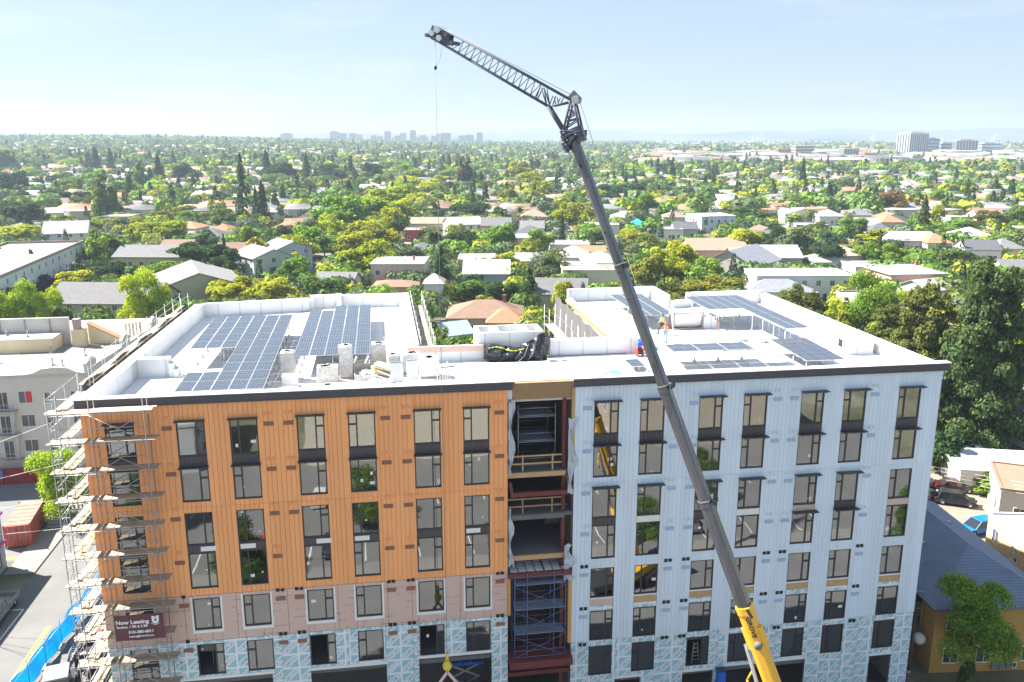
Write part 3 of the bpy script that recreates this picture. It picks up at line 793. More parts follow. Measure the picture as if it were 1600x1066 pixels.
# ------------------------------------------------------------------ roof: materials, vents, people
m_wrapgrey = M('stretch_wrap', (.52, .50, .48), .35, .3, 4, bump=.5, bscale=7)
m_foam = M('yellow_insulation', (.70, .56, .25), .85, .15, 3)
m_card = M('white_carton', (.76, .75, .73), .7, .06, 2)
def R_(s, d): return F(s, d, DECK)
def stack(label, s, d, w_, l, h, mat=None, name='wrapped_stack', cat='stack', lay=3, group='wrapped stacks on the orange wing roof'):
    r_ = thing(name, label, cat, R_(s, d), YAW + RND.uniform(-.06, .06), group)
    MB().box(-w_ / 2, w_ / 2, -l / 2, l / 2, 0, .12).build('pallet', m_osb, r_)
    for k in range(lay):
        z0 = .12 + (h - .12) * k / lay; j = RND.uniform(-.03, .03)
        MB().hexa([(-w_/2 + j, -l/2, z0), (w_/2 + j, -l/2, z0), (w_/2 + j, l/2, z0), (-w_/2 + j, l/2, z0)], [(-w_/2 + j + .03, -l/2 + .02, z0 + (h-.12)/lay - .012), (w_/2 + j - .02, -l/2 + .03, z0 + (h-.12)/lay - .012), (w_/2 + j - .03, l/2, z0 + (h-.12)/lay - .012), (-w_/2 + j, l/2, z0 + (h-.12)/lay - .012)]).build('bundle', mat or m_wrapgrey, r_)
    q = MB()
    for k in range(3): q.cbox((RND.uniform(-.2, .2), RND.uniform(-.2, .2), h + .03), w_ * .5, l * .5, .06, RND.random())
    q.build('top_cover', m_card, r_)
    return r_
stack('tall grey wrapped stack standing alone left of the roof materials', -14.6, 7.0, .95, .95, 2.0)
stack('low wide grey wrapped stack between two tall ones among the roof materials', -11.9, 5.9, 1.45, 1.0, 1.15, lay=2)
stack('tall untidy stack of three bulging bundles under the solar panels corner', -10.7, 7.0, .95, .9, 2.25, lay=4)
stack('tall dark grey wrapped stack at the right corner of the solar array', -8.35, 8.0, 1.05, 1.0, 2.15)
stack('short grey wrapped stack right of the tallest one with loose plastic on its top', -7.3, 7.2, .9, .9, 1.45)
stack('clean white carton stack in front of the court parapet', -6.1, 7.6, 1.25, 1.0, 1.4, m_card, 'carton_stack', 'stack', 2, 'cartons on the orange wing roof')
stack('widest white carton stack beside the pipe stand at the right end of the roof materials', -4.9, 6.3, 1.35, 1.0, 1.35, m_card, 'carton_stack', 'stack', 1, 'cartons on the orange wing roof')
for lb, s, d, l in (('short white rolled membrane pack first from the left along the front roof edge', -14.6, 3.4, 2.0), ('middle white rolled membrane pack along the front roof edge', -12.5, 3.9, 2.0), ('longest white membrane pack along the front roof edge under the debris', -10.3, 4.0, 3.6)):
    r_ = thing('membrane_pack', lb, 'roll pack', R_(s, d), YAW, 'white packs along the roof edge')
    for k in range(3): MB().tube((-l / 2, -.22 + k * .22, .18), (l / 2, -.22 + k * .22, .18), .16, 10).build('roll', m_card, r_)
    MB().box(-l/2 + .1, l/2 - .1, -.3, .3, .35, .40).build('cover_sheet', m_white, r_)
r_ = thing('debris_bin', 'dark open bin behind the low tray among the roof materials', 'bin', R_(-9.75, 7.3), YAW)
q = MB(); q.box(-.7, .7, -.5, -.45, 0, 1.0); q.box(-.7, .7, .45, .5, 0, 1.0); q.box(-.7, -.65, -.45, .45, 0, 1); q.box(.65, .7, -.45, .45, 0, 1); q.box(-.65, .65, -.45, .45, 0, .5)
q.build('bin_body', m_conc, r_); MB().beam((-.5, 0, .5), (-.2, .1, 1.35), .25, .03).build('loose_board', m_card, r_); MB().beam((.2, 0, .5), (.6, .1, 1.3), .25, .03).build('loose_board', m_card, r_)
r_ = thing('offcut_tray', 'shallow grey tray of white offcuts in front of the dark bin', 'tray', R_(-9.3, 5.9), YAW)
q = MB(); q.box(-.8, .8, -.5, .5, 0, .12); q.box(-.8, .8, -.5, -.45, .12, .55); q.box(-.8, .8, .45, .5, .12, .55); q.box(-.8, -.75, -.45, .45, .12, .55); q.box(.75, .8, -.45, .45, .12, .55); q.build('tray', m_wrapgrey, r_)
for k in range(4): MB().cbox((RND.uniform(-.5, .5), RND.uniform(-.2, .2), .55 + k * .05), .7, .4, .05, RND.random() * 3, rx=.3).build('offcut', m_card, r_)
r_ = thing('insulation_heap', 'slumped heap of yellow insulation boards between the bin and the tall dark stack', 'heap', R_(-8.2, 6.0), YAW)
for k in range(9): MB().cbox((RND.uniform(-.3, .3), RND.uniform(-.4, .4), .1 + k * .11), 1.2, .9, .1, RND.uniform(-.5, .5), ry=.3 + RND.uniform(-.1, .1)).build('board', m_foam if k % 2 else m_card, r_)
for k in range(7): MB().ball((RND.uniform(-.8, 1.0), RND.uniform(-1.3, -.6), .18), .22, 8).build('crumpled_wrap', m_card, r_)
for lb, s, d, w_ in (('white board with a green edge leaning left among the roof materials', -7.25, 5.5, .9), ('white board leaning in front of the clean carton stack', -6.15, 5.9, .8)):
    r_ = thing('leaning_panel', lb, 'panel', R_(s, d), YAW + .2, 'panels leaning on the roof')
    MB().hexa([(-w_/2, -.35, 0), (w_/2, -.35, 0), (w_/2, -.27, 0), (-w_/2, -.27, 0)], [(-w_/2 + .1, .3, 1.25), (w_/2 + .1, .3, 1.25), (w_/2 + .1, .38, 1.25), (-w_/2 + .1, .38, 1.25)]).build('sheet', m_card, r_)
    MB().hexa([(-w_/2 + .09, .24, 1.05), (w_/2 + .09, .24, 1.05), (w_/2 + .09, .28, 1.05), (-w_/2 + .09, .28, 1.05)], [(-w_/2 + .1, .285, 1.26), (w_/2 + .1, .285, 1.26), (w_/2 + .1, .39, 1.26), (-w_/2 + .1, .39, 1.26)]).build('edge_band', M('green_grey_edge', (.16, .22, .22), .7), r_)
r_ = thing('pipe_stand', 'rack of upright silver tubes at the front roof edge by the bay', 'pipe rack', R_(-4.1, 3.2), YAW)
for k in range(6): MB().tube((-.4 + k * .16, RND.uniform(-.5, .6), 0), (-.4 + k * .16 + RND.uniform(-.1, .1), RND.uniform(-.5, .6), RND.uniform(1, 1.9)), .035, 6).build('tube', m_galv, r_)
for k in range(3): MB().beam((.2, k * .7 - .6, .06), (2.2, k * .75 - .9, .06), .12, .08).build('lumber', m_planknew, r_)
r_ = thing('wood_pallet', 'flat wooden board with coiled hose at the front corner near the large array', 'board', R_(-15.6, 3.2), YAW)
MB().box(-.9, .6, -.4, .4, 0, .08).build('board_top', m_planknew, r_); q = MB(); q.lathe([(.34 + .05 * math.cos(t), .13 + .05 * math.sin(t)) for t in np.linspace(0, 6.28, 9)], n=16); q.build('hose_coil', m_conc_dark, r_)
r_ = thing('carton', 'small stack of white cartons below the lone grey wrapped stack', 'carton', R_(-14.35, 5.1), YAW)
for k in range(3): MB().box(-.5, .5, -.4, .4, k * .28, k * .28 + .27).build('box', m_card, r_)
# little vents all over both roofs
vent = MB(); vent.lathe([(.14, 0), (.11, .06), (.055, .1), (.055, .42), (.07, .43), (.07, .46), (.01, .47)], n=8); VENT = vent.mesh('vent_pipe', m_white_roof)
vb = [(-25.3, 2.9), (-20.3, 14.2), (-19.2, 12.7), (-17.4, 11.6), (-7.6, 14), (-7.6, 20), (-8.0, 17), (12.4, 25.2), (13.3, 25.9), (12.8, 22.5), (13.8, 23), (12.4, 19.2), (13.2, 18.5), (14.0, 20.8), (12.2, 15.7), (14.1, 16.3), (17.6, 24.6), (18.1, 24.4), (18.8, 24.7), (20.6, 24.2), (17.6, 11.7), (18.8, 10.9), (20.2, 10.6), (21.3, 9.8), (19.6, 8.9), (23.6, 7.5), (10.6, 5.0), (26.4, 16)]
vb.sort()
for k, (s_, d_) in enumerate(vb):
    lo = [q_ for q_ in vb if q_[0] < 0]
    tag(inst('vent_pipe', VENT, None, R_(s_, d_), (0, 0, RND.random()), (1, 1, RND.uniform(.7, 1.5))), f'{ORD[k] if s_ < 0 else (ORD + ["twenty first"])[k - len(lo)]} small white vent pipe from left on the {"orange" if s_ < 0 else "blue"} wing roof', 'vent pipe', 'white vent pipes on the roof')
r_ = thing('curved_hatch', 'white hatch with a curved front panel and dark frame on the blue wing roof', 'roof hatch', R_(18.4, 18.6), YAW)
q = MB(); prof = [(0, .1)] + [(-.5 * math.sin(a) , .1 + 1.25 * (1 - math.cos(a)) ) for a in np.linspace(.2, 1.5, 6)] + [(.6, 1.35), (.6, .1)]
q.extr(prof, -1.25, 1.25); q.build('cover', m_white, r_)
q = MB(); q.box(-1.4, -1.28, -.6, .7, 0, 1.5); q.box(1.28, 1.4, -.6, .7, 0, 1.5); q.box(-1.28, 1.28, -.62, -.5, 1.36, 1.48); q.box(-1.4, 1.4, -.75, -.6, 0, .12); q.build('hatch_frame', M('tan_metal', (.36, .29, .26), .5), r_)
MB().box(1.4, 2.6, -.6, .9, 0, 1.1).build('curb', m_white_roof, r_)
r_ = thing('forked_pipe', 'brown forked vent pipe right of the curved hatch', 'vent pipe', R_(20.3, 15.9), YAW)
q = MB(); q.tube((0, 0, 0), (0, 0, 1.75), .07, 8); q.path([(-.35, 0, 1.55), (-.35, 0, 1.3), (-.1, 0, 1.2), (.1, 0, 1.2), (.35, 0, 1.3), (.35, 0, 1.55)], .06, 8); q.build('pipe', M('brown_pipe', (.30, .19, .16), .5), r_); MB().lathe([(.2, 0), (.15, .1), (.07, .15)], n=8).build('collar', m_white_roof, r_)
for lb, s, d, w_, l, h in (('low white skylight curb between the worker and the big solar array', 19.5, 10.6, 2.6, .8, .3), ('narrow white skylight curb beside the big array legs', 22.6, 13.4, .5, 2.6, .45), ('second white skylight curb beside the big array legs', 21.2, 14.0, .5, 2.2, .45),
        ('long white duct cover at the right end of the front roof edge', 26.5, 2.2, 5.4, .6, .3), ('white duct cover beside the smallest corner array', 23.8, 1.4, 3.0, .6, .3), ('white duct cover in front of the low row of wide panels', 11.5, 2.2, 4.2, .6, .3), ('pale yellow timber cover in front of the smallest corner array', 20.2, 1.9, 3.4, .6, .3)):
    r_ = thing('roof_curb', lb, 'curb', R_(s, d), YAW)
    mm = m_planknew if 'timber' in lb else m_white_roof
    MB().box(-w_/2, w_/2, -l/2, l/2, 0, h - .05).build('curb_box', mm, r_); MB().box(-w_/2 - .04, w_/2 + .04, -l/2 - .04, l/2 + .04, h - .048, h).build('lid', mm, r_)
r_ = thing('corner_box', 'white box with a dark louvre standing near the right parapet of the blue wing', 'roof box', R_(28.4, 8.4), YAW)
q = MB(); q.box(-1.1, 1.1, -1.0, 1.0, 0, 1.05); q.build('box_body', m_white_roof, r_); MB().box(-1.13, -1.1, -.3, .3, .45, 1.0).build('louvre', m_dark, r_)
MB().box(-1.15, 1.15, -1.05, 1.05, 1.052, 1.1).build('cap', m_white_roof, r_)
for lb, s, d in (('railing of thin pipes in front of the white box with a dark louvre', 26.6, 9.2), ('thin pipe railing beside the raised corner bay of the orange wing', -21.6, 7.2)):
    r_ = thing('pipe_railing', lb, 'railing', R_(s, d), YAW + (1.2 if s > 0 else 1.45))
    for k in range(4): MB().tube((k * .6 - .9, 0, 0), (k * .6 - .9, 0, 1.25), .025, 5).build('post', m_galv, r_)
    for h in (.65, 1.22): MB().tube((-.9, 0, h), (.9, 0, h), .022, 5).build('rail', m_galv, r_)
def crumple(name, label, cat, loc, sx, sy, sz, mat, seed, grp=None, flat=.15):
    rr = random.Random(seed); q = MB(); n, m_ = 10, 5; P = {}
    for j in range(m_ + 1):
        f = j / m_
        for i in range(n):
            a = 2 * math.pi * i / n; r = (1 - f ** 2.2) * rr.uniform(.75, 1.15) + .02
            P[i, j] = (sx * r * math.cos(a), sy * r * math.sin(a), sz * f * rr.uniform(.8, 1.1))
    for j in range(m_):
        for i in range(n):
            i2 = (i + 1) % n; q.face((P[i, j], P[i2, j], P[i2, j + 1], P[i, j + 1]))
    return tag(q.build(name, mat, None, loc, YAW), label, cat, grp)
m_bluecloth = M('blue_poly_tarp', (.03, .13, .55), .45, .2, 2, bump=.5, bscale=4); m_bluepale = M('pale_blue_tarp', (.16, .42, .78), .5, .1)
crumple('tarp_bundle', 'crumpled deep blue tarp left of the crane boom, the rear one', 'tarp', R_(12.4, 12.9), .95, .7, .55, m_bluecloth, 1)
crumple('tarp_bundle', 'crumpled lighter blue tarp left of the crane boom, the front one', 'tarp', R_(12.9, 11.6), .8, .5, .35, m_bluepale, 2)
crumple('tarp_bundle', 'flat pale blue plastic piece beside the tool pile at the front edge', 'tarp', R_(7.9, 4.9), .75, .5, .3, m_bluepale, 3)
crumple('refuse_bag', 'grey blue bag lying alone above the open bay', 'bag', R_(3.2, 3.9), .38, .4, .75, M('bag_grey', (.12, .15, .20), .5), 4)
crumple('refuse_bag', 'rounded black bag at the front roof edge right of the open bay', 'bag', R_(5.4, 1.9), .62, .45, .62, M('bag_black', (.05, .05, .055), .5), 5)
crumple('refuse_bag', 'small dark bag right of the tool pile at the front roof edge', 'bag', R_(7.6, 1.8), .3, .3, .4, M('bag_dark', (.09, .09, .10), .5), 6)
r_ = thing('tool_pile', 'pile of hand tools and buckets at the front roof edge', 'tools', R_(6.9, 2.6), YAW)
for k in range(3): MB().lathe([(.01, 0), (.15, 0), (.17, .38), (.14, .38), (.12, .05)], (k * .3 - .3, (k % 2) * .3, 0), 10).build('bucket', (m_conc_dark, m_white, m_black)[k], r_)
for k in range(4): MB().tube((-.5, k * .15, .1), (.7, k * .2, .4 + k * .1), .025, 5).build('handle', m_osb, r_)
r_ = thing('red_drum', 'red cable drum beside the crane boom on the white roof', 'drum', R_(11.4, 9.6), YAW)
MB().lathe([(.01, -.28), (.4, -.28), (.4, -.2), (.2, -.2), (.2, .2), (.4, .2), (.4, .28), (.01, .28)], (0, 0, .4), 14, axis='X').build('flange', M('red_plastic', (.55, .05, .05), .4), r_)
MB().lathe([(.3, -.19), (.3, .19)], (0, 0, .4), 14, axis='X').build('cable', m_black, r_)
tag(MB().box(-1.3, 1.3, -.25, .25, 0, .03).build('flat_panel', m_card, None, R_(7.6, 3.3), YAW), 'white flat panel lying below the pale blue plastic', 'panel')
for k, (s_, d_, l) in enumerate(((25.9, 20.5, 1.2), (26.2, 24.3, 1.0), (27.0, 14.4, 1.3), (25.8, 16.8, 2.6), (28.0, 11.4, 1.1))):
    tag(MB().box(-l/2, l/2, -.12, .12, 0, .05).build('scrap_strip', m_wrapgrey, None, R_(s_, d_), YAW + .5), f'{ORD[k]} grey scrap strip lying by the right parapet of the blue wing', 'scrap', 'scrap strips by the right parapet')
# black plastic over the front of the stair head
r_ = thing('plastic_tarp', 'large black plastic tarp bundled over the court parapet between the wings', 'tarp', F(1.6, 10.0, 25), YAW)
rr = random.Random(5); q = MB(); nu, nv_ = 26, 9; P = {}
for i in range(nu + 1):
    for j in range(nv_ + 1):
        u_ = i / nu; f = j / nv_
        top = 1.15 + .7 * ramp(.55, 1, u_) + .12 * math.sin(u_ * 9)
        x = -2.35 + 5.0 * u_ + (.35 * f if u_ < .2 else 0) + .18 * math.sin(f * 5 + i)
        y = .25 - 1.0 * math.sin(f * 2.3) + .14 * math.sin(i * 1.3 + j) + rr.uniform(-.08, .08) - .25 * math.sin(u_ * 3.1)
        z = top * (1 - f) - .03 + (.25 * (1 - u_) - .1) * math.sin(f * 3) + rr.uniform(-.04, .04)
        P[i, j] = (x, y, max(.02, z))
for i in range(nu):
    for j in range(nv_): q.face((P[i, j], P[i, j + 1], P[i + 1, j + 1], P[i + 1, j]))
q.build('tarp_cloth', m_black_tarp, r_)
q = MB(); q.path([tuple(Vector(P[i, 2]) + Vector((0, -.06, .05))) for i in range(3, 18)], .05, 5); q.build('green_strap', M('lime_strap', (.40, .50, .05), .6), r_)
q = MB(); q.path([(-1.6, -1.2, .08), (0, -1.6, .07), (.7, -1.1, .5), (1.1, -.7, 1.3)], .035, 5); q.build('cord', m_rope, r_)
tag(MB().path([(-2.8, -.6, .05), (-1.0, -.35, .05), (1.2, .1, .05), (3.6, .6, .05)], .06, 6).build('black_hose', m_rope, None, R_(-1.2, 9.0), YAW), 'black hose lying along the court parapet below the tarp', 'hose')

def person(label, loc, rz, vest, legs, helmet, stride=0.0, arm=0.0):
    r_ = thing('person', label, 'person', loc, rz)
    pts = {'pel': (0, 0, .95), 'che': (0, .01, 1.28), 'nec': (0, .02, 1.47), 'hea': (0, .03, 1.60), 'top': (0, .03, 1.70),
           'lh': (-.1, 0, .9), 'lk': (-.11, .02 + stride * .22, .5), 'la': (-.11, -.02 + stride * .30, .08), 'lt': (-.12, .16 + stride * .30, .04),
           'rh': (.1, 0, .9), 'rk': (.11, .02 - stride * .12, .5), 'ra': (.11, -.02 - stride * .40, .10), 'rt': (.12, .14 - stride * .40, .04),
           'ls': (-.19, 0, 1.41), 'le': (-.25, .02 + arm * .1, 1.14), 'lw': (-.24, .12 + arm * .25, .92 + arm * .2), 'lf': (-.23, .16 + arm * .3, .83 + arm * .22),
           'rs': (.19, 0, 1.41), 're': (.25, .02, 1.14), 'rw': (.24, .12, .92), 'rf': (.23, .16, .83)}
    rad = {'pel': .14, 'che': .155, 'nec': .055, 'hea': .095, 'top': .07, 'lh': .095, 'lk': .062, 'la': .042, 'lt': .04, 'rh': .095, 'rk': .062, 'ra': .042, 'rt': .04,
           'ls': .06, 'le': .045, 'lw': .034, 'lf': .035, 'rs': .06, 're': .045, 'rw': .034, 'rf': .035}
    edg = [('pel', 'che'), ('che', 'nec'), ('nec', 'hea'), ('hea', 'top'), ('pel', 'lh'), ('lh', 'lk'), ('lk', 'la'), ('la', 'lt'), ('pel', 'rh'), ('rh', 'rk'), ('rk', 'ra'), ('ra', 'rt'), ('che', 'ls'), ('ls', 'le'), ('le', 'lw'), ('lw', 'lf'), ('che', 'rs'), ('rs', 're'), ('re', 'rw'), ('rw', 'rf')]
    def skin(name, keep, grow, mat, color=None):
        ks = [k for k in pts if k in keep]; ed = [(ks.index(a), ks.index(b)) for a, b in edg if a in keep and b in keep]
        me = bpy.data.meshes.new(name); me.from_pydata([pts[k] for k in ks], ed, [])
        o = bpy.data.objects.new(name, me); COL.objects.link(o)
        md = o.modifiers.new('skin', 'SKIN'); sv_ = me.skin_vertices[0].data
        for i, k in enumerate(ks): sv_[i].radius = (rad[k] + grow, rad[k] + grow)
        sv_[0].use_root = True
        sb = o.modifiers.new('sub', 'SUBSURF'); sb.levels = sb.render_levels = 1
        dg = bpy.context.evaluated_depsgraph_get(); m2 = bpy.data.meshes.new_from_object(o.evaluated_get(dg))
        m2.materials.clear(); m2.materials.append(mat)
        bpy.data.objects.remove(o)
        return inst(name, m2, r_, color=color)
    skin('body', list(pts), 0, m_skin)
    skin('trousers', ['pel', 'lh', 'lk', 'la', 'rh', 'rk', 'ra'], .014, m_cloth_oc, legs)
    skin('vest', ['pel', 'che', 'ls', 'rs', 'le', 're'], .022, m_cloth_oc, vest)
    for x, y, k in ((-.115, .05 + stride * .30, 'la'), (.115, .05 - stride * .40, 'ra')):
        MB().hexa([(x - .05, y - .13, 0), (x + .05, y - .13, 0), (x + .05, y + .15, 0), (x - .05, y + .15, 0)], [(x - .045, y - .12, .11), (x + .045, y - .12, .11), (x + .04, y + .13, .07), (x - .04, y + .13, .07)]).build('boot', m_black, r_)
    q = MB(); q.lathe([(.155, 1.655), (.125, 1.66), (.12, 1.71), (.09, 1.765), (.04, 1.79), (.001, 1.795)], (0, .03, 0), 12); q.build('helmet', M('helmet_shell', helmet, .35, 0), r_)
    q = MB(); q.box(-.19, .19, -.165, .185, 1.10, 1.15); q.box(-.13, -.08, -.17, .19, 1.152, 1.42); q.box(.08, .13, -.17, .19, 1.152, 1.42); q.build('reflective_band', M('silver_band', (.7, .68, .55), .3, 0), r_)
    return r_
person('worker in a yellow green vest and dark trousers walking on the blue wing roof', F(15.5, 16.5, DECK), YAW + 1.0, (.50, .62, .06), (.05, .05, .06), (.10, .08, .06), 1.0, .6)
person('worker in an orange vest and pale blue jeans standing right of the crane boom', F(14.75, 13.4, DECK), YAW + 3.0, (.85, .16, .03), (.30, .42, .58), (.60, .12, .05), 0, .3)

# ------------------------------------------------------------------ netting and scaffold round the block
def netting(name, label, pts, z0, z1, mat, group=None):
    """hung net with its own folds and thickness along a run of (s, d)"""
    q = MB(); rr = random.Random(len(pts) + int(z1 * 10)); n = 26; P0 = []
    for (a, b_) in zip(pts[:-1], pts[1:]):
        for i in range(n): P0.append((a[0] + (b_[0] - a[0]) * i / n, a[1] + (b_[1] - a[1]) * i / n))
    P0.append(pts[-1]); nz = 8
    def P(i, j): 
        s_, d_ = P0[i]; return F(s_ + .07 * math.sin(i * 1.7 + j * .4), d_ + .05 * math.sin(i * 2.3), z0 + (z1 - z0) * j / nz + (.12 * math.sin(i * 1.1) if j == nz else 0))
    for i in range(len(P0) - 1):
        for j in range(nz): q.face((P(i, j), P(i + 1, j), P(i + 1, j + 1), P(i, j + 1)))
    o = q.build(name, mat); md = o.modifiers.new('thick', 'SOLIDIFY'); md.thickness = .02
    return tag(o, label, 'netting', group)
def net_mat(name, col, dens):
    m, t, b, out = nodes_of(name); n, l = t.nodes, t.links
    tr = n.new('ShaderNodeBsdfTransparent'); mx = n.new('ShaderNodeMixShader')
    geo = n.new('ShaderNodeNewGeometry'); no = n.new('ShaderNodeTexNoise'); no.inputs['Scale'].default_value = .7; no.inputs['Detail'].default_value = 4
    mp = n.new('ShaderNodeMapping'); mp.inputs['Scale'].default_value = (1.6, 1.6, .35); l.new(geo.outputs['Position'], mp.inputs[0]); l.new(mp.outputs[0], no.inputs['Vector'])
    mr = n.new('ShaderNodeMapRange'); mr.inputs['From Min'].default_value = .3; mr.inputs['From Max'].default_value = .7; mr.inputs['To Min'].default_value = dens - .12; mr.inputs['To Max'].default_value = min(1, dens + .12)
    l.new(no.outputs['Fac'], mr.inputs['Value']); l.new(mr.outputs['Result'], mx.inputs[0])
    b.inputs['Base Color'].default_value = (*col, 1); b.inputs['Roughness'].default_value = .9
    l.new(tr.outputs[0], mx.inputs[1]); l.new(b.outputs[0], mx.inputs[2]); l.new(mx.outputs[0], out.inputs['Surface'])
    return m
netting('debris_netting', 'dark debris netting hung along the left side of the orange wing', [(-27.2, 4.2), (-26.3, 32)], 1.0, 25.9, net_mat('dark_netting', (.035, .028, .03), .9))
netting('debris_netting', 'grey debris netting hung on the courtyard side of the blue wing', [(9.5, 32.6), (9.5, 11.2)], 1.0, 25.6, net_mat('grey_netting', (.13, .128, .135), .88))
def scaffold_run(label, x0, y0, x1, y1, depth_, z0, zt, n, lvl, planks=True, group=None):
    dv = F(x1, y1) - F(x0, y0); L_ = dv.length; rz = math.atan2(dv.y, dv.x)
    r_ = thing('scaffold', label, 'scaffold', F(x0, y0, 0), rz, group)
    for i in range(n + 1):
        for y in (0, depth_): MB().tube((L_ * i / n, y, z0), (L_ * i / n, y, zt), .028, 5).build('post', m_galv, r_)
    for z in lvl:
        for y in (0, depth_):
            MB().tube((0, y, z + 1.0), (L_, y, z + 1.0), .022, 5).build('rail', m_galv, r_)
        if planks:
            for i in range(n):
                for k in range(2): MB().box(L_ * i / n - .1, L_ * (i + 1) / n + .1, .06 + k * depth_ * .48, .04 + (k + .92) * depth_ * .48, z - .04 + .02 * (i % 2), z + .01 + .02 * (i % 2)).build('plank', m_plank, r_)
    return r_
scaffold_run('tube scaffold with walk boards behind the dark netting left of the orange wing', -27.0, 5.0, -26.15, 31.5, .75, 0, 27.0, 10, [9.3 + 1.83 * k for k in range(10)])
scaffold_run('tube scaffold with boards on the courtyard side of the orange wing', -5.2, 32, -5.2, 12.0, 1.1, 0, 26.6, 8, [8 + 1.9 * k for k in range(10)])
scaffold_run('tube scaffold with diagonal braces beside the grey netting in the courtyard', 7.9, 30, 7.9, 12.5, 1.1, 0, 25.2, 7, [8 + 1.9 * k for k in range(9)])
tag(MB().box(-.05, .05, 0, 21, 0, .22).build('roof_edge_board', m_orangewood, None, F(10.55, 11.3, 25.0), YAW), 'long orange edge board along the courtyard side of the blue wing roof', 'board')
tag(MB().box(-.3, .3, 0, 20, 0, .06).build('walk_board', m_white, None, F(9.95, 11.6, 24.7), YAW), 'pale walk board between the grey netting and the orange edge board', 'board')

# corner scaffold in front of and beside the orange wing
sc = thing('corner_scaffold', 'tall tube scaffold with plank decks wrapped round the left corner of the orange wing', 'scaffold', F(-27.4, -1.5, 0), YAW)
LV = [25.75 - 1.83 * k for k in range(14)]
XS = (0, 2.3, 5.3)
for x in XS:
    for y in (0, .95):
        MB().tube((x, y, 0), (x, y, 26.9), .03, 6).build('post', m_rustpipe if x > 1 else m_galv, sc)
for y in (3.2, 5.6):
    for x in (0, .95): MB().tube((x, y, 0), (x, y, 26.7), .03, 6).build('post', m_galv, sc)
MB().tube((.55, 0, 0), (.55, 0, 26.9), .03, 6).build('post', m_galv, sc)
for k, z in enumerate(LV):
    zr_ = z + .95
    for y in (0, .95): MB().tube((0, y, z - .06), (5.45, y, z - .06), .025, 5).build('ledger', m_galv, sc)
    MB().tube((0, 0, zr_), (5.45, 0, zr_), .022, 5).build('guard_rail', m_galv, sc)
    for x in (0, .95): MB().tube((x, 0, z - .06), (x, 5.7, z - .06), .025, 5).build('ledger', m_galv, sc)
    MB().tube((0, 0, zr_), (0, 5.7, zr_), .022, 5).build('guard_rail', m_galv, sc)
    for x in XS: MB().tube((x, 0, z - .05), (x, .95, z - .05), .022, 5).build('transom', m_galv, sc)
    if k < 13:
        a = k % 2
        for (p0, p1) in (((0, -.04, z - 1.8), (2.3, -.04, z - .1)), ((2.3, -.04, z - .1), (5.3, -.04, z - 1.8)), ((5.3, -.07, z - .1), (2.3, -.07, z - 1.8))):
            MB().tube(p0, p1, .018, 5).build('brace', m_galv, sc)
        MB().tube((-.04, 0, z - 1.8 if a else z - .1), (-.04, 3.2, z - .1 if a else z - 1.8), .018, 5).build('brace', m_galv, sc)
        MB().tube((-.04, 3.2, z - .1 if a else z - 1.8), (-.04, 5.6, z - 1.8 if a else z - .1), .018, 5).build('brace', m_galv, sc)
        for j in range(3): MB().tube((.0, .25, z - 1.6 + j * .5), (.0, .7, z - 1.6 + j * .5), .018, 5).build('rung', m_galv, sc)
    if z > 3:
        for i in range(3):
            jt = RND.uniform(-.06, .1)
            MB().box(-.25 + jt, 2.55 + jt, .06 + i * .29, .33 + i * .29, z, z + .045).build('plank', m_plank if (k, i) != (7, 1) else m_planknew, sc)
            jt = RND.uniform(-.05, .12)
            MB().box(2.35 - jt, 5.75 + jt, .04 + i * .29, .31 + i * .29, z + .05, z + .095).build('plank', m_plank, sc)
        for i in range(2):
            jt = RND.uniform(-.2, .4)
            x0 = .2 + i * .36 + RND.uniform(-.03, .03); dx = RND.uniform(-.04, .1)
            MB().hexa([(x0, .7 + jt, z + .1), (x0 + .3, .7 + jt, z + .1), (x0 + .3 + dx, 4.6 + jt, z + .05), (x0 + dx, 4.6 + jt, z + .05)], [(x0, .7 + jt, z + .145), (x0 + .3, .7 + jt, z + .145), (x0 + .3 + dx, 4.6 + jt, z + .095), (x0 + dx, 4.6 + jt, z + .095)]).build('plank', m_planknew if k == 5 and i else m_plank, sc)
for k in (9, 12):
    MB().beam((.6, .6, LV[k] - 1.6), (1.9, .4, LV[k] + .3), .28, .05).build('leaning_board', m_osb, sc)
MB().beam((.4, 1.2, LV[5] - .2), (.9, 3.4, LV[5] + .3), .25, .05).build('leaning_board', m_orangewood, sc)

# ------------------------------------------------------------------ lettering helper and the leasing banner
def text_mesh(s_, size, mat, bold=.0, name='lettering'):
    cu = bpy.data.curves.new(name, 'FONT'); cu.body = s_; cu.size = size; cu.extrude = .004; cu.offset = bold; cu.resolution_u = 3
    o = bpy.data.objects.new(name, cu); COL.objects.link(o)
    me = bpy.data.meshes.new_from_object(o.evaluated_get(bpy.context.evaluated_depsgraph_get()))
    bpy.data.objects.remove(o); me.materials.clear(); me.materials.append(mat); me.name = name
    return me
ban = thing('leasing_banner', 'maroon leasing banner with white lettering tied to the corner scaffold', 'banner', F(-25.05, -1.62, 11.0), YAW)
m_maroon = M('maroon_vinyl', (.115, .032, .045), .5, .12, 1.5)
q = MB(); n = 14
def bz(x, z): return -.02 + .025 * math.sin(x * 3.1 + z) + .02 * math.sin(z * 4)
for i in range(n):
    for j in range(6):
        x0, x1, z0, z1 = 2.92 * i / n, 2.92 * (i + 1) / n, 1.75 * j / 6, 1.75 * (j + 1) / 6
        q.face([(x0, bz(x0, z0), z0), (x1, bz(x1, z0), z0), (x1, bz(x1, z1), z1), (x0, bz(x0, z1), z1)])
bo = q.build('banner_cloth', m_maroon, ban); md = bo.modifiers.new('thick', 'SOLIDIFY'); md.thickness = .01
m_print = M('white_print', (.78, .76, .78), .5, 0)
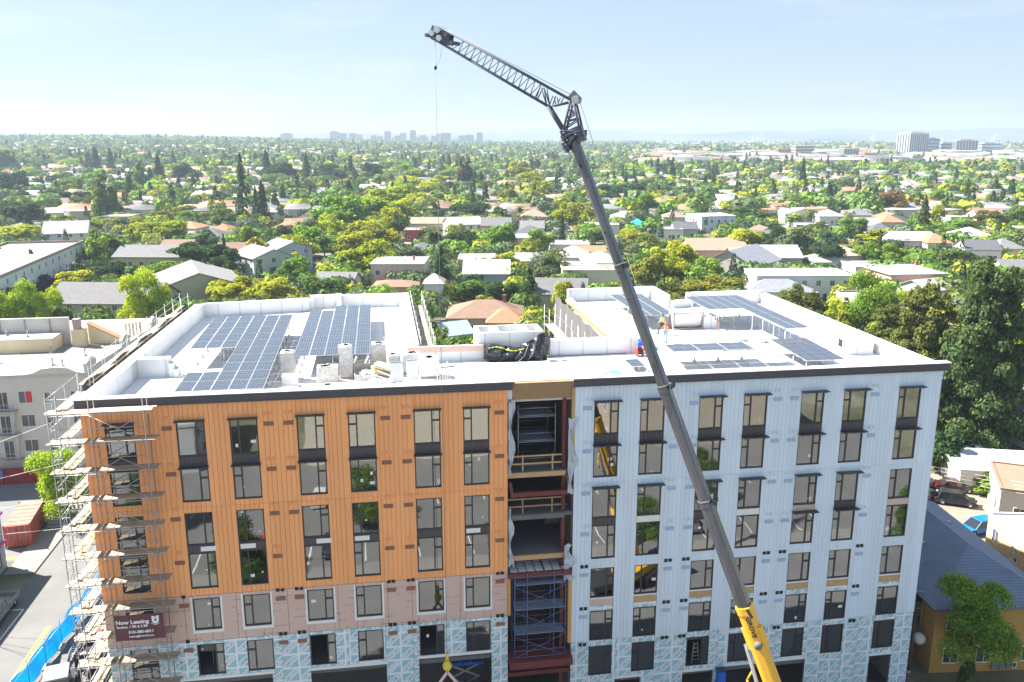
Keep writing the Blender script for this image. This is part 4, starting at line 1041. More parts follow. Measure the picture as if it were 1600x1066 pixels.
for s_, size, x, z, bd in (('Now Leasing', .37, .10, 1.18, .012), ('Studios, 1 BR & 2 BR', .215, .13, .92, .007), ('510-380-6811', .265, .80, .52, .009), ('Leasing@UsoCal.com', .165, .80, .26, .005)):
    me = text_mesh(s_, size, m_print, bd)
    inst('lettering', me, ban, (x, -.085, z), (math.pi / 2, 0, 0))
q = MB()      # U shaped emblem with two ears and an inner V
pr = [(0, .52), (.13, .54), (.15, .25), (.21, .14), (.29, .25), (.31, .54), (.44, .56), (.42, .18), (.33, .03), (.21, -.01), (.09, .03), (.01, .18)]
q.face([(x, 0, z) for x, z in pr]); q.face([(.1, .003, .52), (.215, .003, .26), (.33, .003, .53), (.26, .003, .53), (.215, .003, .40), (.17, .003, .52)])
for k in range(8):
    a0, a1 = math.pi * (1.15 + .08 * k), math.pi * (1.15 + .08 * (k + 1))
    q.face([(.21 + .30 * math.cos(a0), 0, .2 + .28 * math.sin(a0)), (.21 + .30 * math.cos(a1), 0, .2 + .28 * math.sin(a1)), (.21 + .27 * math.cos(a1), 0, .2 + .25 * math.sin(a1)), (.21 + .27 * math.cos(a0), 0, .2 + .25 * math.sin(a0))])
q.build('emblem', m_print, ban, (2.22, -.088, 1.08))
for x, z in ((0, 1.75), (2.92, 1.75), (0, 0), (2.92, 0)): MB().tube((x, -.02, z), (x + (.25 if x > 1 else -.2), .05, z + (.12 if z > 1 else -.1)), .012, 4).build('tie', m_rope, ban)

# ------------------------------------------------------------------ crane
CB, CR = Vector((17.7, 36, 2.5)), Vector((-4.0, 48.0, 0))
CD = Vector((CR.x - CB.x, CR.y - CB.y, 0)).normalized(); CN = Vector((-CD.y, CD.x, 0)) if CD.x > 0 else Vector((-CD.y, CD.x, 0))      # CN points towards the camera side
def cpl(u, v):                    # the point of the crane's own vertical plane at a surveyed sight line
    d = Vector(ray(u, v)); o = Vector((0, 0, CAM_H)); t = (CB - o).dot(CN) / d.dot(CN); return o + d * t
HEAD = cpl(897, 222)
crane = thing('mobile_crane', 'yellow mobile crane with long grey telescopic boom and lattice jib', 'crane', (CB.x, CB.y, 0), 0)
cl = Vector((CB.x, CB.y, 0))
BD = (HEAD - CB).normalized(); BU = BD.cross(CN).normalized()
def t_of(v):
    lo, hi = 0.0, 1.0
    for _ in range(40):
        m_ = (lo + hi) / 2
        if seen(CB + (HEAD - CB) * m_)[1] > v: lo = m_
        else: hi = m_
    return lo
def bpt(t): return CB + (HEAD - CB) * t - cl
def boom(name, t0, t1, w_, h, mat):
    q = MB(); prof = [(-.36, .5), (.36, .5), (.47, .44), (.5, .34)] + [(.5 * math.cos(a_), -.02 - .48 * math.sin(a_)) for a_ in np.linspace(.1, math.pi - .1, 11)] + [(-.5, .34), (-.47, .44)]
    a, b_ = bpt(t0), bpt(t1); n = len(prof)
    pa = [a + CN * x * w_ + BU * y * h for x, y in prof]; pb = [b_ + CN * x * w_ + BU * y * h for x, y in prof]
    for i in range(n):
        j = (i + 1) % n; q.face([pa[i], pa[j], pb[j], pb[i]], 0, True)
    q.face(pa[::-1]); q.face(pb)
    return q.build(name, mat, crane)
tc = [t_of(v) for v in (950, 786, 607, 418)]
boom('base_section', 0.0, tc[0], .80, .80, m_yellow)
for nm, a, b_, w_ in (('telescopic_section', tc[0] - .01, tc[1], .70), ('telescopic_section', tc[1] - .01, tc[2], .62), ('telescopic_section', tc[2] - .01, tc[3], .55), ('telescopic_section', tc[3] - .01, 1.0, .49)):
    boom(nm, a, b_, w_, w_ * .97, m_crane)
for t_, w_ in zip(tc[1:], (.70, .62, .55)):
    boom('collar', t_ - .004, t_ + .003, w_ + .04, (w_ + .04) * .97, m_crane); boom('collar_rim', t_ + .0031, t_ + .0042, w_ + .07, (w_ + .07) * .97, m_chrome)
    a = bpt(t_) + BU * (w_ * .75); MB().beam(a - CN * .3, a + CN * .3, .12, .2).build('guide_bracket', m_black, crane)
boom('collar', tc[0] - .006, tc[0] + .003, .86, .86, m_yellow)
for t_ in np.linspace(.3, .97, 9):
    a = bpt(t_) + CN * .27; MB().tube(a - CN * .05, a + CN * (.02 if t_ > .5 else .05), .05, 8).build('pin_hole', m_black, crane)
q = MB(); a = bpt(t_of(1003)) + BU * .2
q.lathe([(.01, -.54), (.2, -.54), (.2, .54), (.01, .54)], n=14, axis='X'); q.build('boom_pivot_drum', m_conc_dark, crane, a, math.atan2(CN.y, CN.x))
tx = text_mesh('GROVE', .34, m_black, .01)
Mx = Matrix((-BD, BU, CN)).transposed().to_4x4()
o = inst('lettering', tx, crane); o.matrix_local = Matrix.Translation(bpt(tc[0] - .008) + CN * .415 + BU * .06) @ Mx
# lift ram and hoses
ra = bpt(t_of(1005)) - BU * .62; rb = Vector((-1.2, .7, 1.4))
MB().tube(ra, ra.lerp(rb, .5), .1, 10).build('ram_rod', m_chrome, crane); MB().tube(ra.lerp(rb, .48), rb, .17, 10).build('ram_cylinder', m_yellow, crane)
boom('ram_bracket', t_of(1012), t_of(980), .5, 1.08, m_yellow)
q = MB(); a = bpt(t_of(1045)) - BU * .7; q.path([a, a - BU * .5 - BD * .5, a - BU * .6 - BD * 1.4, a - BD * 2.2 - BU * .2], .06, 6); q.build('hose', m_yellow, crane)
# boom head, A frame and jib, two parallel trusses
def rel(u, v, off=0.0): return cpl(u, v) - cl + CN * off
HW = .17
def strut(name, a, b_, r, off=None, mat=None):
    for o in ((-HW, HW) if off is None else (off,)): MB().tube(rel(*a, o), rel(*b_, o), r, 6).build(name, mat or m_lattice, crane)
q = MB(); q.beam(rel(884, 219, 0), rel(912, 207, 0), .8, .30, up=CN); q.build('boom_head', m_crane, crane)
for (u, v, r) in ((889, 231, .15), (884, 214, .10), (909, 209, .11), (897, 216, .12)):
    q = MB(); p0 = rel(u, v); q.tube(p0 - CN * .42, p0 + CN * .42, r, 12); q.build('head_sheave', m_lattice, crane)
p0 = rel(878, 217); MB().tube(p0 - CN * .3, p0 + CN * .3, .13, 12).build('head_sheave', m_trim, crane)
strut('head_link', (880, 203), (884, 222), .06); strut('head_link', (880, 203), (908, 206), .05)
strut('mast_leg', (883, 202), (893, 160), .06); strut('mast_leg', (909, 206), (898, 160), .06)
for a, b_ in (((886, 190), (905, 184)), ((889, 184), (901, 176)), ((884, 200), (905, 186)), ((891, 172), (900, 178))): strut('mast_lacing', a, b_, .035)
strut('jib_strut', (880, 203), (858, 167), .07)
strut('lower_chord', (858, 167), (676, 60), .042); strut('upper_chord', (895, 158), (684, 40), .046)
strut('jib_link', (864, 166), (890, 160), .05)
for a, b_ in (((857, 166), (848, 138)), ((857, 166), (852, 138)), ((838, 154), (846, 137)), ((861, 165), (866, 150)), ((871, 165), (868, 152)), ((873, 164), (878, 153))): strut('jib_lacing', a, b_, .03)
n = 14
for k in range(n):
    f0, f1 = k / n, (k + 1) / n
    lo = lambda f: (838 + (706 - 838) * f, 154 + (77.6 - 154) * f); up_ = lambda f: (846 + (716 - 846) * f, 130.5 + (58.5 - 130.5) * f)
    strut('jib_lacing', lo(f0), up_(f0), .022, 0); strut('jib_lacing', up_(f0), lo(f1), .02, 0)
for k in range(9):
    f = k / 8
    a = rel(858 + (690 - 858) * f, 166 + (68 - 166) * f); b_ = rel(880 + (700 - 880) * f, 149 + (49.5 - 149) * f)
    MB().tube(a - CN * HW, a + CN * HW, .022, 5).build('cross_tie', m_lattice, crane); MB().tube(b_ - CN * HW, b_ + CN * HW, .022, 5).build('cross_tie', m_lattice, crane)
q = MB(); hd = [(679, 40), (706, 55), (705, 72), (699, 70), (673, 56)]
for o in (-HW - .02, HW + .02):
    pf = [rel(u, v, o) for u, v in hd]; pb = [rel(u, v, o + .03) for u, v in hd]
    q.face(pf); q.face(pb[::-1])
    for i in range(5): q.face([pf[i], pb[i], pb[(i + 1) % 5], pf[(i + 1) % 5]])
q.build('jib_head_plate', m_lattice, crane)
for (u, v, r) in ((688, 47, .17), (679.5, 52.5, .14), (691, 60, .14), (702, 55, .1), (672.5, 56, .10), (711, 68, .1)):
    p0 = rel(u, v); MB().tube(p0 - CN * .40, p0 + CN * .40, r, 12).build('sheave', m_chrome if r > .12 else m_lattice, crane)
p0 = rel(901, 156); MB().tube(p0 - CN * .2, p0 + CN * .2, .2, 14).build('apex_sheave', M('sheave_grey', (.30, .31, .33), .5), crane)
MB().beam(rel(893, 160), rel(903, 148), .6, .14, up=CN).build('apex_bracket', m_crane, crane)
for (a, b_, w_) in (((881, 205), (888, 224), .07), ((906, 206), (893, 226), .09), ((884, 224), (892, 238), .12), ((888, 212), (912, 204), .10), ((883, 219), (896, 210), .06), ((900, 204), (911, 213), .06)):
    for o in (-.36, .36): MB().beam(rel(*a, o), rel(*b_, o), .07, w_ * 2, up=CN).build('head_plate', m_lattice, crane)
for u, v in ((886, 208), (892, 219), (905, 210), (889, 226)): MB().tube(rel(u, v) - CN * .46, rel(u, v) + CN * .46, .035, 8).build('head_pin', m_chrome, crane)
# ropes, whip weight, hook
tip = rel(679.5, 62); hook_top = Vector((tip.x, tip.y, cpl(704.5, 1026).z))
low = None
for zz in np.linspace(2, 14, 400):
    if abs(seen((tip.x + cl.x, tip.y + cl.y, zz))[1] - 1027) < 1.0: low = zz
hook_top.z = low or 9.0
MB().tube(tip, hook_top, .016, 5).build('hoist_rope', m_rope, crane)
wp = rel(680.5, 106); MB().ball(wp, .085, 8, sz=1.5).build('whip_weight', m_black, crane); MB().path([wp, rel(688, 90), rel(692, 70)], .008, 4).build('whip_line', m_rope, crane)
MB().tube(rel(700, 48), rel(900, 152), .014, 5).build('jib_rope', m_rope, crane); MB().tube(rel(905, 156), rel(928, 226), .014, 5).build('loose_rope', m_rope, crane)
MB().tube(rel(985, 400, .45), rel(1168, 948, .6), .012, 5).build('boom_rope', m_rope, crane)
MB().beam(rel(1171, 945, .55), rel(1180, 957, .6), .1, .1).build('rope_guide', m_black, crane)
q = MB(); q.tube((0, 0, .25), (0, 0, -.3), .1, 10, .12); q.lathe([(.02, -.3), (.2, -.42), (.3, -.62), (.28, -.8), (.12, -1.0), (.06, -1.1), (.001, -1.12)], n=14)
q.build('hook_ball', M('hook_yellow', (.72, .52, .05), .4, .05), crane, hook_top)
for sx in (-1, 1):
    a = hook_top + Vector((0, 0, -1.1)); b_ = a + EX * (sx * 2.2) + Vector((0, 0, -3.1))
    MB().beam(a, b_, .17, .06, up=EN).build('sling', M('sling_web', (.70, .55, .50), .8, .1), crane)
# carrier below the frame
MB().box(-1.4, 1.4, -5.5, 5.5, .95, 1.45).build('chassis', m_dark, crane, rz=math.radians(80))
MB().box(-1.3, 1.3, -2.0, 1.6, 1.5, 2.3).build('turntable', m_yellow, crane, rz=math.atan2(CD.y, CD.x) + math.pi / 2)
MB().box(-1.2, 1.2, -4.4, -2.05, 1.55, 2.6).build('counterweight', m_conc_dark, crane, rz=math.atan2(CD.y, CD.x) - math.pi / 2)
for k in range(4):
    for y in (-1.25, 1.25):
        q = MB(); q.lathe([(.2, -.2), (.62, -.2), (.68, -.12), (.68, .12), (.62, .2), (.2, .2)], n=18, axis='Y'); q.build('wheel', m_black, crane, Vector((-4 + k * 2.4, y, .68)) if True else None)
# ------------------------------------------------------------------ ground, water, hills
m_land, t, b, out = nodes_of('town_ground')
b.inputs['Roughness'].default_value = .95
geo = t.nodes.new('ShaderNodeNewGeometry')
n1 = t.nodes.new('ShaderNodeTexNoise'); n1.inputs['Scale'].default_value = .045; n1.inputs['Detail'].default_value = 8; n1.inputs['Roughness'].default_value = .65
t.links.new(geo.outputs['Position'], n1.inputs['Vector'])
rp = t.nodes.new('ShaderNodeValToRGB'); cr = rp.color_ramp
cr.elements[0].position = .36; cr.elements[0].color = (.045, .06, .025, 1); cr.elements[1].position = .68; cr.elements[1].color = (.26, .24, .20, 1)
x_ = cr.elements.new(.5); x_.color = (.12, .12, .065, 1)
t.links.new(n1.outputs['Fac'], rp.inputs['Fac']); t.links.new(rp.outputs['Color'], b.inputs['Base Color'])
ys = [-140, -60, 0, 60, 120, 180, 240] + list(np.geomspace(300, 8200, 46))
us = np.linspace(-1.25, 1.25, 81)
vv, ff = [], []
for y in ys:
    for u in us:
        x = u * (abs(y) + 260) if y < 600 else u * (y + 260)
        vv.append((x, y, terrain(x, y) if y > 0 else 0))
W_ = len(us)
for j in range(len(ys) - 1):
    for i in range(W_ - 1): ff.append((j * W_ + i, j * W_ + i + 1, (j + 1) * W_ + i + 1, (j + 1) * W_ + i))
me = bpy.data.meshes.new('ground'); me.from_pydata(vv, [], ff); me.materials.append(m_land)
tag(inst('ground', me), 'flat town ground under streets and gardens', kind='structure')
m_water = M('bay_water', (.30, .42, .50), .25, .05, .002)
q = MB(); q.face([(-1500, 4700, 1.4), (9500, 4700, 1.4), (9500, 7800, 1.4), (-1500, 7800, 1.4)])
tag(q.build('bay_water', m_water), 'pale strip of bay water below the hills', kind='structure')
m_hill = M('far_hills', (.07, .09, .075), .95, .25, .0022)
ridge = [(-400, 212), (150, 211), (230, 208), (300, 210.5), (400, 211.5), (500, 209), (600, 207), (640, 209.5), (700, 207), (770, 206), (830, 203.5), (900, 203.2), (980, 205), (1050, 208.5), (1110, 208), (1170, 204.5), (1210, 203), (1245, 205), (1285, 201), (1340, 203), (1400, 203.5), (1460, 204), (1515, 200.5), (1600, 202), (1750, 200), (2100, 205)]
def hills(label, rows, scale, seed):
    rr = random.Random(seed); us_ = np.arange(-380, 2080, 12); vv, ff = [], []
    for k, (dist, f) in enumerate(rows):
        for u in us_:
            v = np.interp(u, [r[0] for r in ridge], [r[1] for r in ridge])
            y = dist + 140 * math.sin(u * .011 + k + seed)
            top = CAM_H + (212 - v) * scale / FPX * 6800
            z = max(0, top) * f * (1 + .10 * math.sin(u * .05 + k * 2 + seed) + .06 * math.sin(u * .13 + k)) if f < 1 else top + 1.5 * math.sin(u * .3)
            vv.append(((u - 800) / FPX * y * 1.0, y, z if f > 0 else -1))
    n = len(us_)
    for k in range(len(rows) - 1):
        for i in range(n - 1): ff.append((k * n + i, k * n + i + 1, (k + 1) * n + i + 1, (k + 1) * n + i))
    me = bpy.data.meshes.new('hills'); me.from_pydata(vv, [], ff); me.materials.append(m_hill)
    me.polygons.foreach_set('use_smooth', [True] * len(ff))
    tag(inst('hills', me), label, kind='structure')
hills('low blue hills across the bay', [(6250, 0), (6380, .3), (6520, .62), (6650, .88), (6800, 1.0), (7100, .8), (7500, .2)], 1.0, 1)

def strip(name, pts, mat, z, label, s_frame=True):
    q = MB(); P = [tuple(F(a, b_, z)) if s_frame else (a, b_, z) for a, b_ in pts]; q.face(P)
    return tag(q.build(name, mat), label, kind='structure')
strip('side_street', [(-42.4, -120), (-33.2, -120), (-33.2, 900), (-42.4, 900)], m_asphalt_old, .012, 'side street left of the orange wing')
strip('front_street', [(-33.2, -24), (140, -24), (140, -10), (-33.2, -10)], m_asphalt, .012, 'street in front of the building')
strip('front_street', [(-140, -24), (-42.4, -24), (-42.4, -10), (-140, -10)], m_asphalt, .012, 'street in front of the building')
q = MB()
for (a, b_, c, d) in ((-33.2, -27.5, -10, 60), (-45.2, -42.4, -10, 27), (-45.2, -42.4, 30, 900), (-27.5, 140, -10, -2.2)):
    P = [F(a, c), F(b_, c), F(b_, d), F(a, d)]; q.hexa([(p.x, p.y, 0) for p in P], [(p.x, p.y, .13) for p in P])
tag(q.build('sidewalk', m_side), 'raised concrete sidewalk with kerb', kind='structure')
strip('parking_lot', [(-75, 33), (-45.2, 33), (-45.2, 55), (-75, 55)], m_asphalt, .02, 'parking lot by the beige building')
strip('site_yard', [(-27.5, -2.2), (32, -2.2), (32, 10), (-27.5, 10)], m_conc_dark, .02, 'construction yard under the building')
strip('site_yard', [(-33.2, 10), (-26, 10), (-26, 34), (-33.2, 34)], m_conc_dark, .14, 'construction yard behind the blue fence')
for s0 in (-37.85, -37.55): strip('lane_line', [(s0, -60), (s0 + .12, -60), (s0 + .12, 20), (s0, 20)], m_yline, .016, 'double yellow centre line of the side street')
strip('parking_line', [(-41.6, -10), (-41.48, -10), (-40.85, 23.2), (-40.97, 23.2)], m_wline, .016, 'white parking lane line')
strip('parking_line', [(-42.2, 23.2), (-40.9, 23.2), (-40.9, 23.35), (-42.2, 23.35)], m_wline, .016, 'white parking bay tick')
for k in range(12): strip('lane_line', [(-26 + k * 9, -17.2), (-22.5 + k * 9, -17.2), (-22.5 + k * 9, -17.0), (-26 + k * 9, -17.0)], m_yline, .016, 'dashed yellow line of the front street')
for d0 in (46.6, 49.4, 52.2): strip('bay_line', [(-58, d0), (-50.4, d0), (-50.4, d0 + .14), (-58, d0 + .14)], m_bline, .026, 'blue accessible bay line in the parking lot')
strip('bay_mark', [(-50.2, 47.0), (-48.6, 47.0), (-48.6, 48.2), (-50.2, 48.2)], m_wline, .026, 'white mark in the parking lot')
q = MB(); A_ = [(-48.9, 44.2), (-47.6, 44.9), (-47.8, 44.3), (-45.9, 44.4), (-45.9, 43.9), (-47.8, 43.7), (-47.6, 43.2)]
q.face([tuple(F(a, b_, .026)) for a, b_ in A_]); tag(q.build('arrow_mark', m_wline), 'white turn arrow painted in the parking lot', kind='structure')
strip('bay_line', [(-46.9, 33.6), (-45.5, 33.6), (-45.5, 34.0), (-46.9, 34.0)], m_yline, .026, 'yellow stop mark by the red container')

strip('front_lot', [(-33, -60), (60, -60), (60, -27), (-33, -27)], m_asphalt_old, .01, 'asphalt lot across the front street')
q = MB(); P = [F(-33, -27), F(140, -27), F(140, -24), F(-33, -24)]; q.hexa([(p.x, p.y, 0) for p in P], [(p.x, p.y, .13) for p in P]); tag(q.build('sidewalk', m_side), 'sidewalk across the front street', kind='structure')
for k in range(26): strip('parking_line', [(-30 + k * 2.75, -33.0), (-29.9 + k * 2.75, -33.0), (-29.9 + k * 2.75, -27.6), (-30 + k * 2.75, -27.6)], m_wline, .016, 'white stall line of the lot across the street')
for k in range(26): strip('parking_line', [(-30 + k * 2.75, -46.0), (-29.9 + k * 2.75, -46.0), (-29.9 + k * 2.75, -40.6), (-30 + k * 2.75, -40.6)], m_wline, .016, 'white stall line of the lot across the street')
# ------------------------------------------------------------------ house builder
WIN_M = {}
def win_parts(w_, h, mat=None):
    k = (round(w_, 2), round(h, 2), mat)
    if k not in WIN_M:
        q = MB(); q.box(-w_/2 - .07, w_/2 + .07, -.05, .02, -.09, 0); q.box(-w_/2 - .07, w_/2 + .07, -.05, .02, h, h + .08); q.box(-w_/2 - .07, -w_/2, -.05, .02, 0, h); q.box(w_/2, w_/2 + .07, -.05, .02, 0, h); q.box(-.025, .025, -.04, .02, 0, h)
        WIN_M[k] = (q.mesh('window', mat or m_trim), MB().box(-w_/2, w_/2, -.01, .005, 0, h).mesh('pane', m_glass_far))
    return WIN_M[k]
def put_window(root, p, rz, w_=1.1, h=1.3, mat=None):
    a, b_ = win_parts(w_, h, mat); f = inst('window', a, root, p, (0, 0, rz)); inst('pane', b_, f); return f
def wall_roof(w_, d_, h, roof, rh, over=.45):
    wm, rm = MB(), MB(); x, y = w_ / 2, d_ / 2
    wm.box(-x, x, -y, y, -2.5, h)
    if roof == 'flat':
        rm.box(-x - .15, x + .15, -y - .15, -y + .15, h, h + rh); rm.box(-x - .15, x + .15, y - .15, y + .15, h, h + rh); rm.box(-x - .15, -x + .15, -y + .15, y - .15, h, h + rh); rm.box(x - .15, x + .15, -y + .15, y - .15, h, h + rh)
        rm.box(-x + .15, x - .15, -y + .15, y - .15, h, h + .08)
    else:
        X, Y, t_ = x + over, y + over, .16; zl = h - over * rh / y
        if roof == 'gable':
            pr = [(-Y, zl), (0, h + rh), (Y, zl), (Y, zl + t_), (0, h + rh + t_), (-Y, zl + t_)]
            n0 = len(rm.v)
            for (p0, p1, p2, p3) in ((pr[0], pr[1], pr[4], pr[5]), (pr[1], pr[2], pr[3], pr[4])): rm.extr([p0, p1, p2, p3], -X, X)
            for s_ in (-1, 1): 
                a = [(s_ * x, -y, h), (s_ * x, y, h), (s_ * x, 0, h + rh)]; wm.face(a if s_ > 0 else a[::-1])
        else:
            rx = max(.3, x - y * .95)
            B = [(-X, -Y, zl), (X, -Y, zl), (X, Y, zl), (-X, Y, zl)]; T = [(-rx, 0, h + rh), (rx, 0, h + rh)]
            for o in (0, t_):
                b_ = [(p[0], p[1], p[2] + o) for p in B]; t2 = [(p[0], p[1], p[2] + o) for p in T]
                fs = [[b_[0], b_[1], t2[1], t2[0]], [b_[1], b_[2], t2[1]], [b_[2], b_[3], t2[0], t2[1]], [b_[3], b_[0], t2[0]]]
                for f_ in fs: rm.face(f_ if o else f_[::-1])
            for i in range(4):
                p, q_ = B[i], B[(i + 1) % 4]; rm.face([p, q_, (q_[0], q_[1], q_[2] + t_), (p[0], p[1], p[2] + t_)])
    return wm, rm
def house(label, x, y, w_, d_, h, roof, rh, wallc, roofc, rz=0.0, storeys=1, name='house', wins=True, cat='house', z=None, chimney=False, group=None, over=.45, trimm=None, nwin=None):
    z0 = terrain(x, y) if z is None else z
    r_ = thing(name, label, cat, (x, y, z0), rz, group)
    wm, rm = wall_roof(w_, d_, h, roof, rh, over)
    wm.build('wall', m_wall_oc, r_, color=wallc); ro = rm.build('roof', m_flat_oc if roof == 'flat' else m_roof_oc, r_, color=roofc)
    if wins:
        for (face, L_, off, a) in (('front', w_, d_ / 2, 0), ('right', d_, w_ / 2, math.pi / 2), ('left', d_, w_ / 2, -math.pi / 2)):
            n = nwin or max(1, int(L_ / 3.2))
            for s_ in range(storeys):
                zz = .95 + s_ * (h / storeys)
                for i in range(n):
                    u = -L_ / 2 + L_ * (i + .5) / n
                    p = (u, -off - .012, zz) if face == 'front' else ((off + .012, u, zz) if face == 'right' else (-off - .012, u, zz))
                    put_window(r_, p, a, mat=trimm)
        q = MB(); q.box(-.45, .45, -.05, .02, 0, 2.1); dr = q.build('door', m_dark, r_, (w_ * .22, -d_ / 2 - .012, .1))
        MB().box(.28, .36, -.1, -.05, .95, 1.05).build('handle', m_chrome, dr)
    if chimney: MB().box(-.35, .35, -.35, .35, h * .8, h + rh + .9).build('chimney', m_brick, ro, (w_ * .25, d_ * .12, 0))
    if roof == 'flat' and wins:
        for k in range(3): MB().cbox((RND.uniform(-.35, .35) * w_, RND.uniform(-.3, .3) * d_, h + .35), .6, .6, .55).build('roof_vent', m_galv, ro)
    return r_

# ------------------------------------------------------------------ beige neighbour on the left
nb = thing('beige_apartment_block', 'four storey beige apartment block with white roof left of the orange wing', 'building', F(-55.5, 55.5, 0), YAW)
BG, CR_ = (.64, .59, .52), (.66, .55, .36)
q = MB(); q.box(-16, 11.4, 0, 33, 0, 13.1); q.build('wall', m_wall_oc, nb, color=BG)
q = MB()
q.box(-16, 11.4, -.15, .25, 13.1, 13.45); q.prism([(-16, .25), (4, .25), (-2, 16), (-16, 16)], 13.1, 13.18); q.build('roof', m_white_old, nb)
q = MB(); q.prism([(4, .26), (11.1, .26), (12.6, 33), (7, 33), (4, 17), (-2, 16)], 13.1, 13.2); q.build('rolled_roof', m_grey_roll, nb)
q = MB(); q.box(-16, 3.5, 12.5, 16.4, 13.1, 14.9); q.build('raised_wing', m_wall_oc, nb, color=CR_)
q = MB(); q.box(-16.1, 3.6, 12.4, 16.5, 14.9, 15.05); q.build('upper_roof', m_white_old, nb)
q = MB(); q.prism([(-16, 18), (13.0, 18), (14.2, 33), (-16, 33)], 13.21, 13.3); q.build('rear_roof', m_white_old, nb)
for i in range(11):      # right parapet with curved mission humps
    y0, y1 = i * 3.0, (i + 1) * 3.0; x0 = 11.3 + y0 * .075; x1 = 11.3 + y1 * .075; hh = 13.75 if i % 4 else 14.5
    q = MB(); pr = [(0, 13.0), (3, 13.0)] + [(3 - 3 * k / 6, hh + (.55 * math.sin(math.pi * k / 6) if i % 4 == 0 else 0) - (0 if i % 4 == 0 else 0)) for k in range(7)]
    a = [(x0 + (x1 - x0) * p[0] / 3, y0 + p[0], p[1]) for p in pr]; b_ = [(p[0] + .35, p[1], p[2]) for p in a]; n = len(a)
    q.face(a[::-1]); q.face(b_)
    for j in range(n): q.face([a[j], a[(j + 1) % n], b_[(j + 1) % n], b_[j]])
    q.build('parapet', m_wall_oc, nb, color=(.66, .63, .58))
q = MB(); pr = [(4.5, 13.45), (5.5, 13.62), (6.5, 14.1), (8, 14.25), (9.5, 14.1), (10.4, 13.62), (11.2, 13.45)]
q.face([(a, -.15, z) for a, z in pr]); q.face([(a, .25, z) for a, z in pr][::-1])
for a, b_ in zip(pr[:-1], pr[1:]): q.face([(a[0], -.15, a[1]), (b_[0], -.15, b_[1]), (b_[0], .25, b_[1]), (a[0], .25, a[1])][::-1])
q.build('front_gable', m_wall_oc, nb, color=BG)
q = MB(); q.box(-16, 4.5, 16.6, 17.0, 13.1, 17.05)
q.build('back_screen', m_white_old, nb)
for k in range(6): MB().box(-14 + k * 3.2, -13.9 + k * 3.2, 16.4, 16.59, 15.06, 16.9).build('screen_strut', m_rustpipe, nb)
q = MB(); q.hexa([(5.2, 15, 13.2), (6.9, 15, 13.2), (6.9, 16.4, 13.2), (5.2, 16.4, 13.2)], [(5.2, 15, 15.6), (6.9, 15, 15.6), (6.9, 16.4, 15.6), (5.2, 16.4, 15.6)]); q.build('chimney_base', m_wall_oc, nb, color=CR_)
q = MB(); q.box(5.4, 6.3, 15.2, 16.2, 15.6, 17.0); q.build('chimney', M('mauve_brick', (.38, .26, .24), .8, .2, 3), nb)
q = MB(); q.extr([(6.9, 13.2), (11.2, 13.2), (11.2, 13.6), (6.9, 16.1)], 16.5, 17.8, axis='Y'); q.build('stair_head', m_wall_oc, nb, color=CR_)
q = MB(); q.hexa([(6.8, 16.4, 16.1), (11.3, 16.4, 13.6), (11.3, 17.9, 13.6), (6.8, 17.9, 16.1)], [(6.8, 16.4, 16.25), (11.3, 16.4, 13.75), (11.3, 17.9, 13.75), (6.8, 17.9, 16.25)]); q.build('stair_roof', M('terracotta', (.46, .24, .13), .8, .15, 3), nb)
for sx in range(5): MB().box(11.6 + sx * .42 - .6, 11.9 + sx * .42 - .6, 19.2 + .25 * sx, 19.4 + .25 * sx, 13.2, 15.4).build('louvre_screen', m_wall_oc, nb, color=(.62, .56, .44))
q = MB(); q.cbox((-1.8, 7.5, 13.65), 1.1, .5, .85); ac = q.build('air_conditioner', m_white, nb); MB().lathe([(.05, -.3), (.32, -.3), (.32, -.25)], (-1.95, 7.5, 13.65), 12, axis='Y').build('fan', m_conc_dark, ac)
q = MB(); q.cbox((-3.3, 5.6, 13.35), 1.5, 1.0, .3); q.build('roof_hatch', m_galv, nb)
for (x, y) in ((6.0, 5.0), (7.5, 4.1), (3.4, 12.0), (8.5, 9.5), (-6, 14), (-3, 15), (0, 14)):
    MB().lathe([(.3, 0), (.25, .12), (.08, .2), (.08, .8), (.2, .85), (.01, 1.0)], (x, y, 13.2 if y < 13 else 15.05), 8).build('vent', m_galv, nb)
for z in (9.9, 6.9, 3.7):
    for x, w_ in ((-2.4, 1.5), (4.3, 1.5), (6.9, .8), (10.0, 1.0), (-8, 1.5)):
        put_window(nb, (x, -.012, z), 0, w_, 1.45 if w_ > 1 else 1.2)
    x = 1.7     # doors onto the fire escape
    f = put_window(nb, (x, -.012, z - .7), 0, 1.1, 2.1)
    q = MB(); q.box(x - 1.4, x + 1.6, -1.1, -.03, z - .85, z - .78)
    for k in range(9): q.box(x - 1.4 + k * .37, x - 1.37 + k * .37, -1.1, -1.07, z - .78, z + .1)
    q.box(x - 1.4, x + 1.6, -1.1, -1.06, z + .1, z + .15); q.build('fire_escape', m_galv, nb)
MB().beam((2.7, -.6, 2.6), (3.0, -.6, 5.9), .35, .05).build('ladder', m_galv, nb); MB().beam((2.6, -.6, 5.9), (2.9, -.6, 9.2), .35, .05).build('ladder', m_galv, nb)
q = MB(); q.box(4.33, 5.0, -.034, -.026, 9.95, 11.3); q.build('red_blind', M('red_cloth', (.62, .04, .05), .7, .05), nb)
r_ = thing('red_wall', 'dark red boundary wall along the foot of the beige apartment block', 'wall', F(-62, 54.2, 0), YAW)
for k in range(13): MB().box(k * 1.25, k * 1.25 + 1.23, -.1, .1, 0, 1.9).build('panel', M('dark_red_paint', (.26, .03, .035), .7, .2, 1) if k == 0 else bpy.data.materials['dark_red_paint'], r_)
MB().box(-.05, 16.3, -.16, .16, 1.9, 2.0).build('coping', bpy.data.materials['dark_red_paint'], r_)
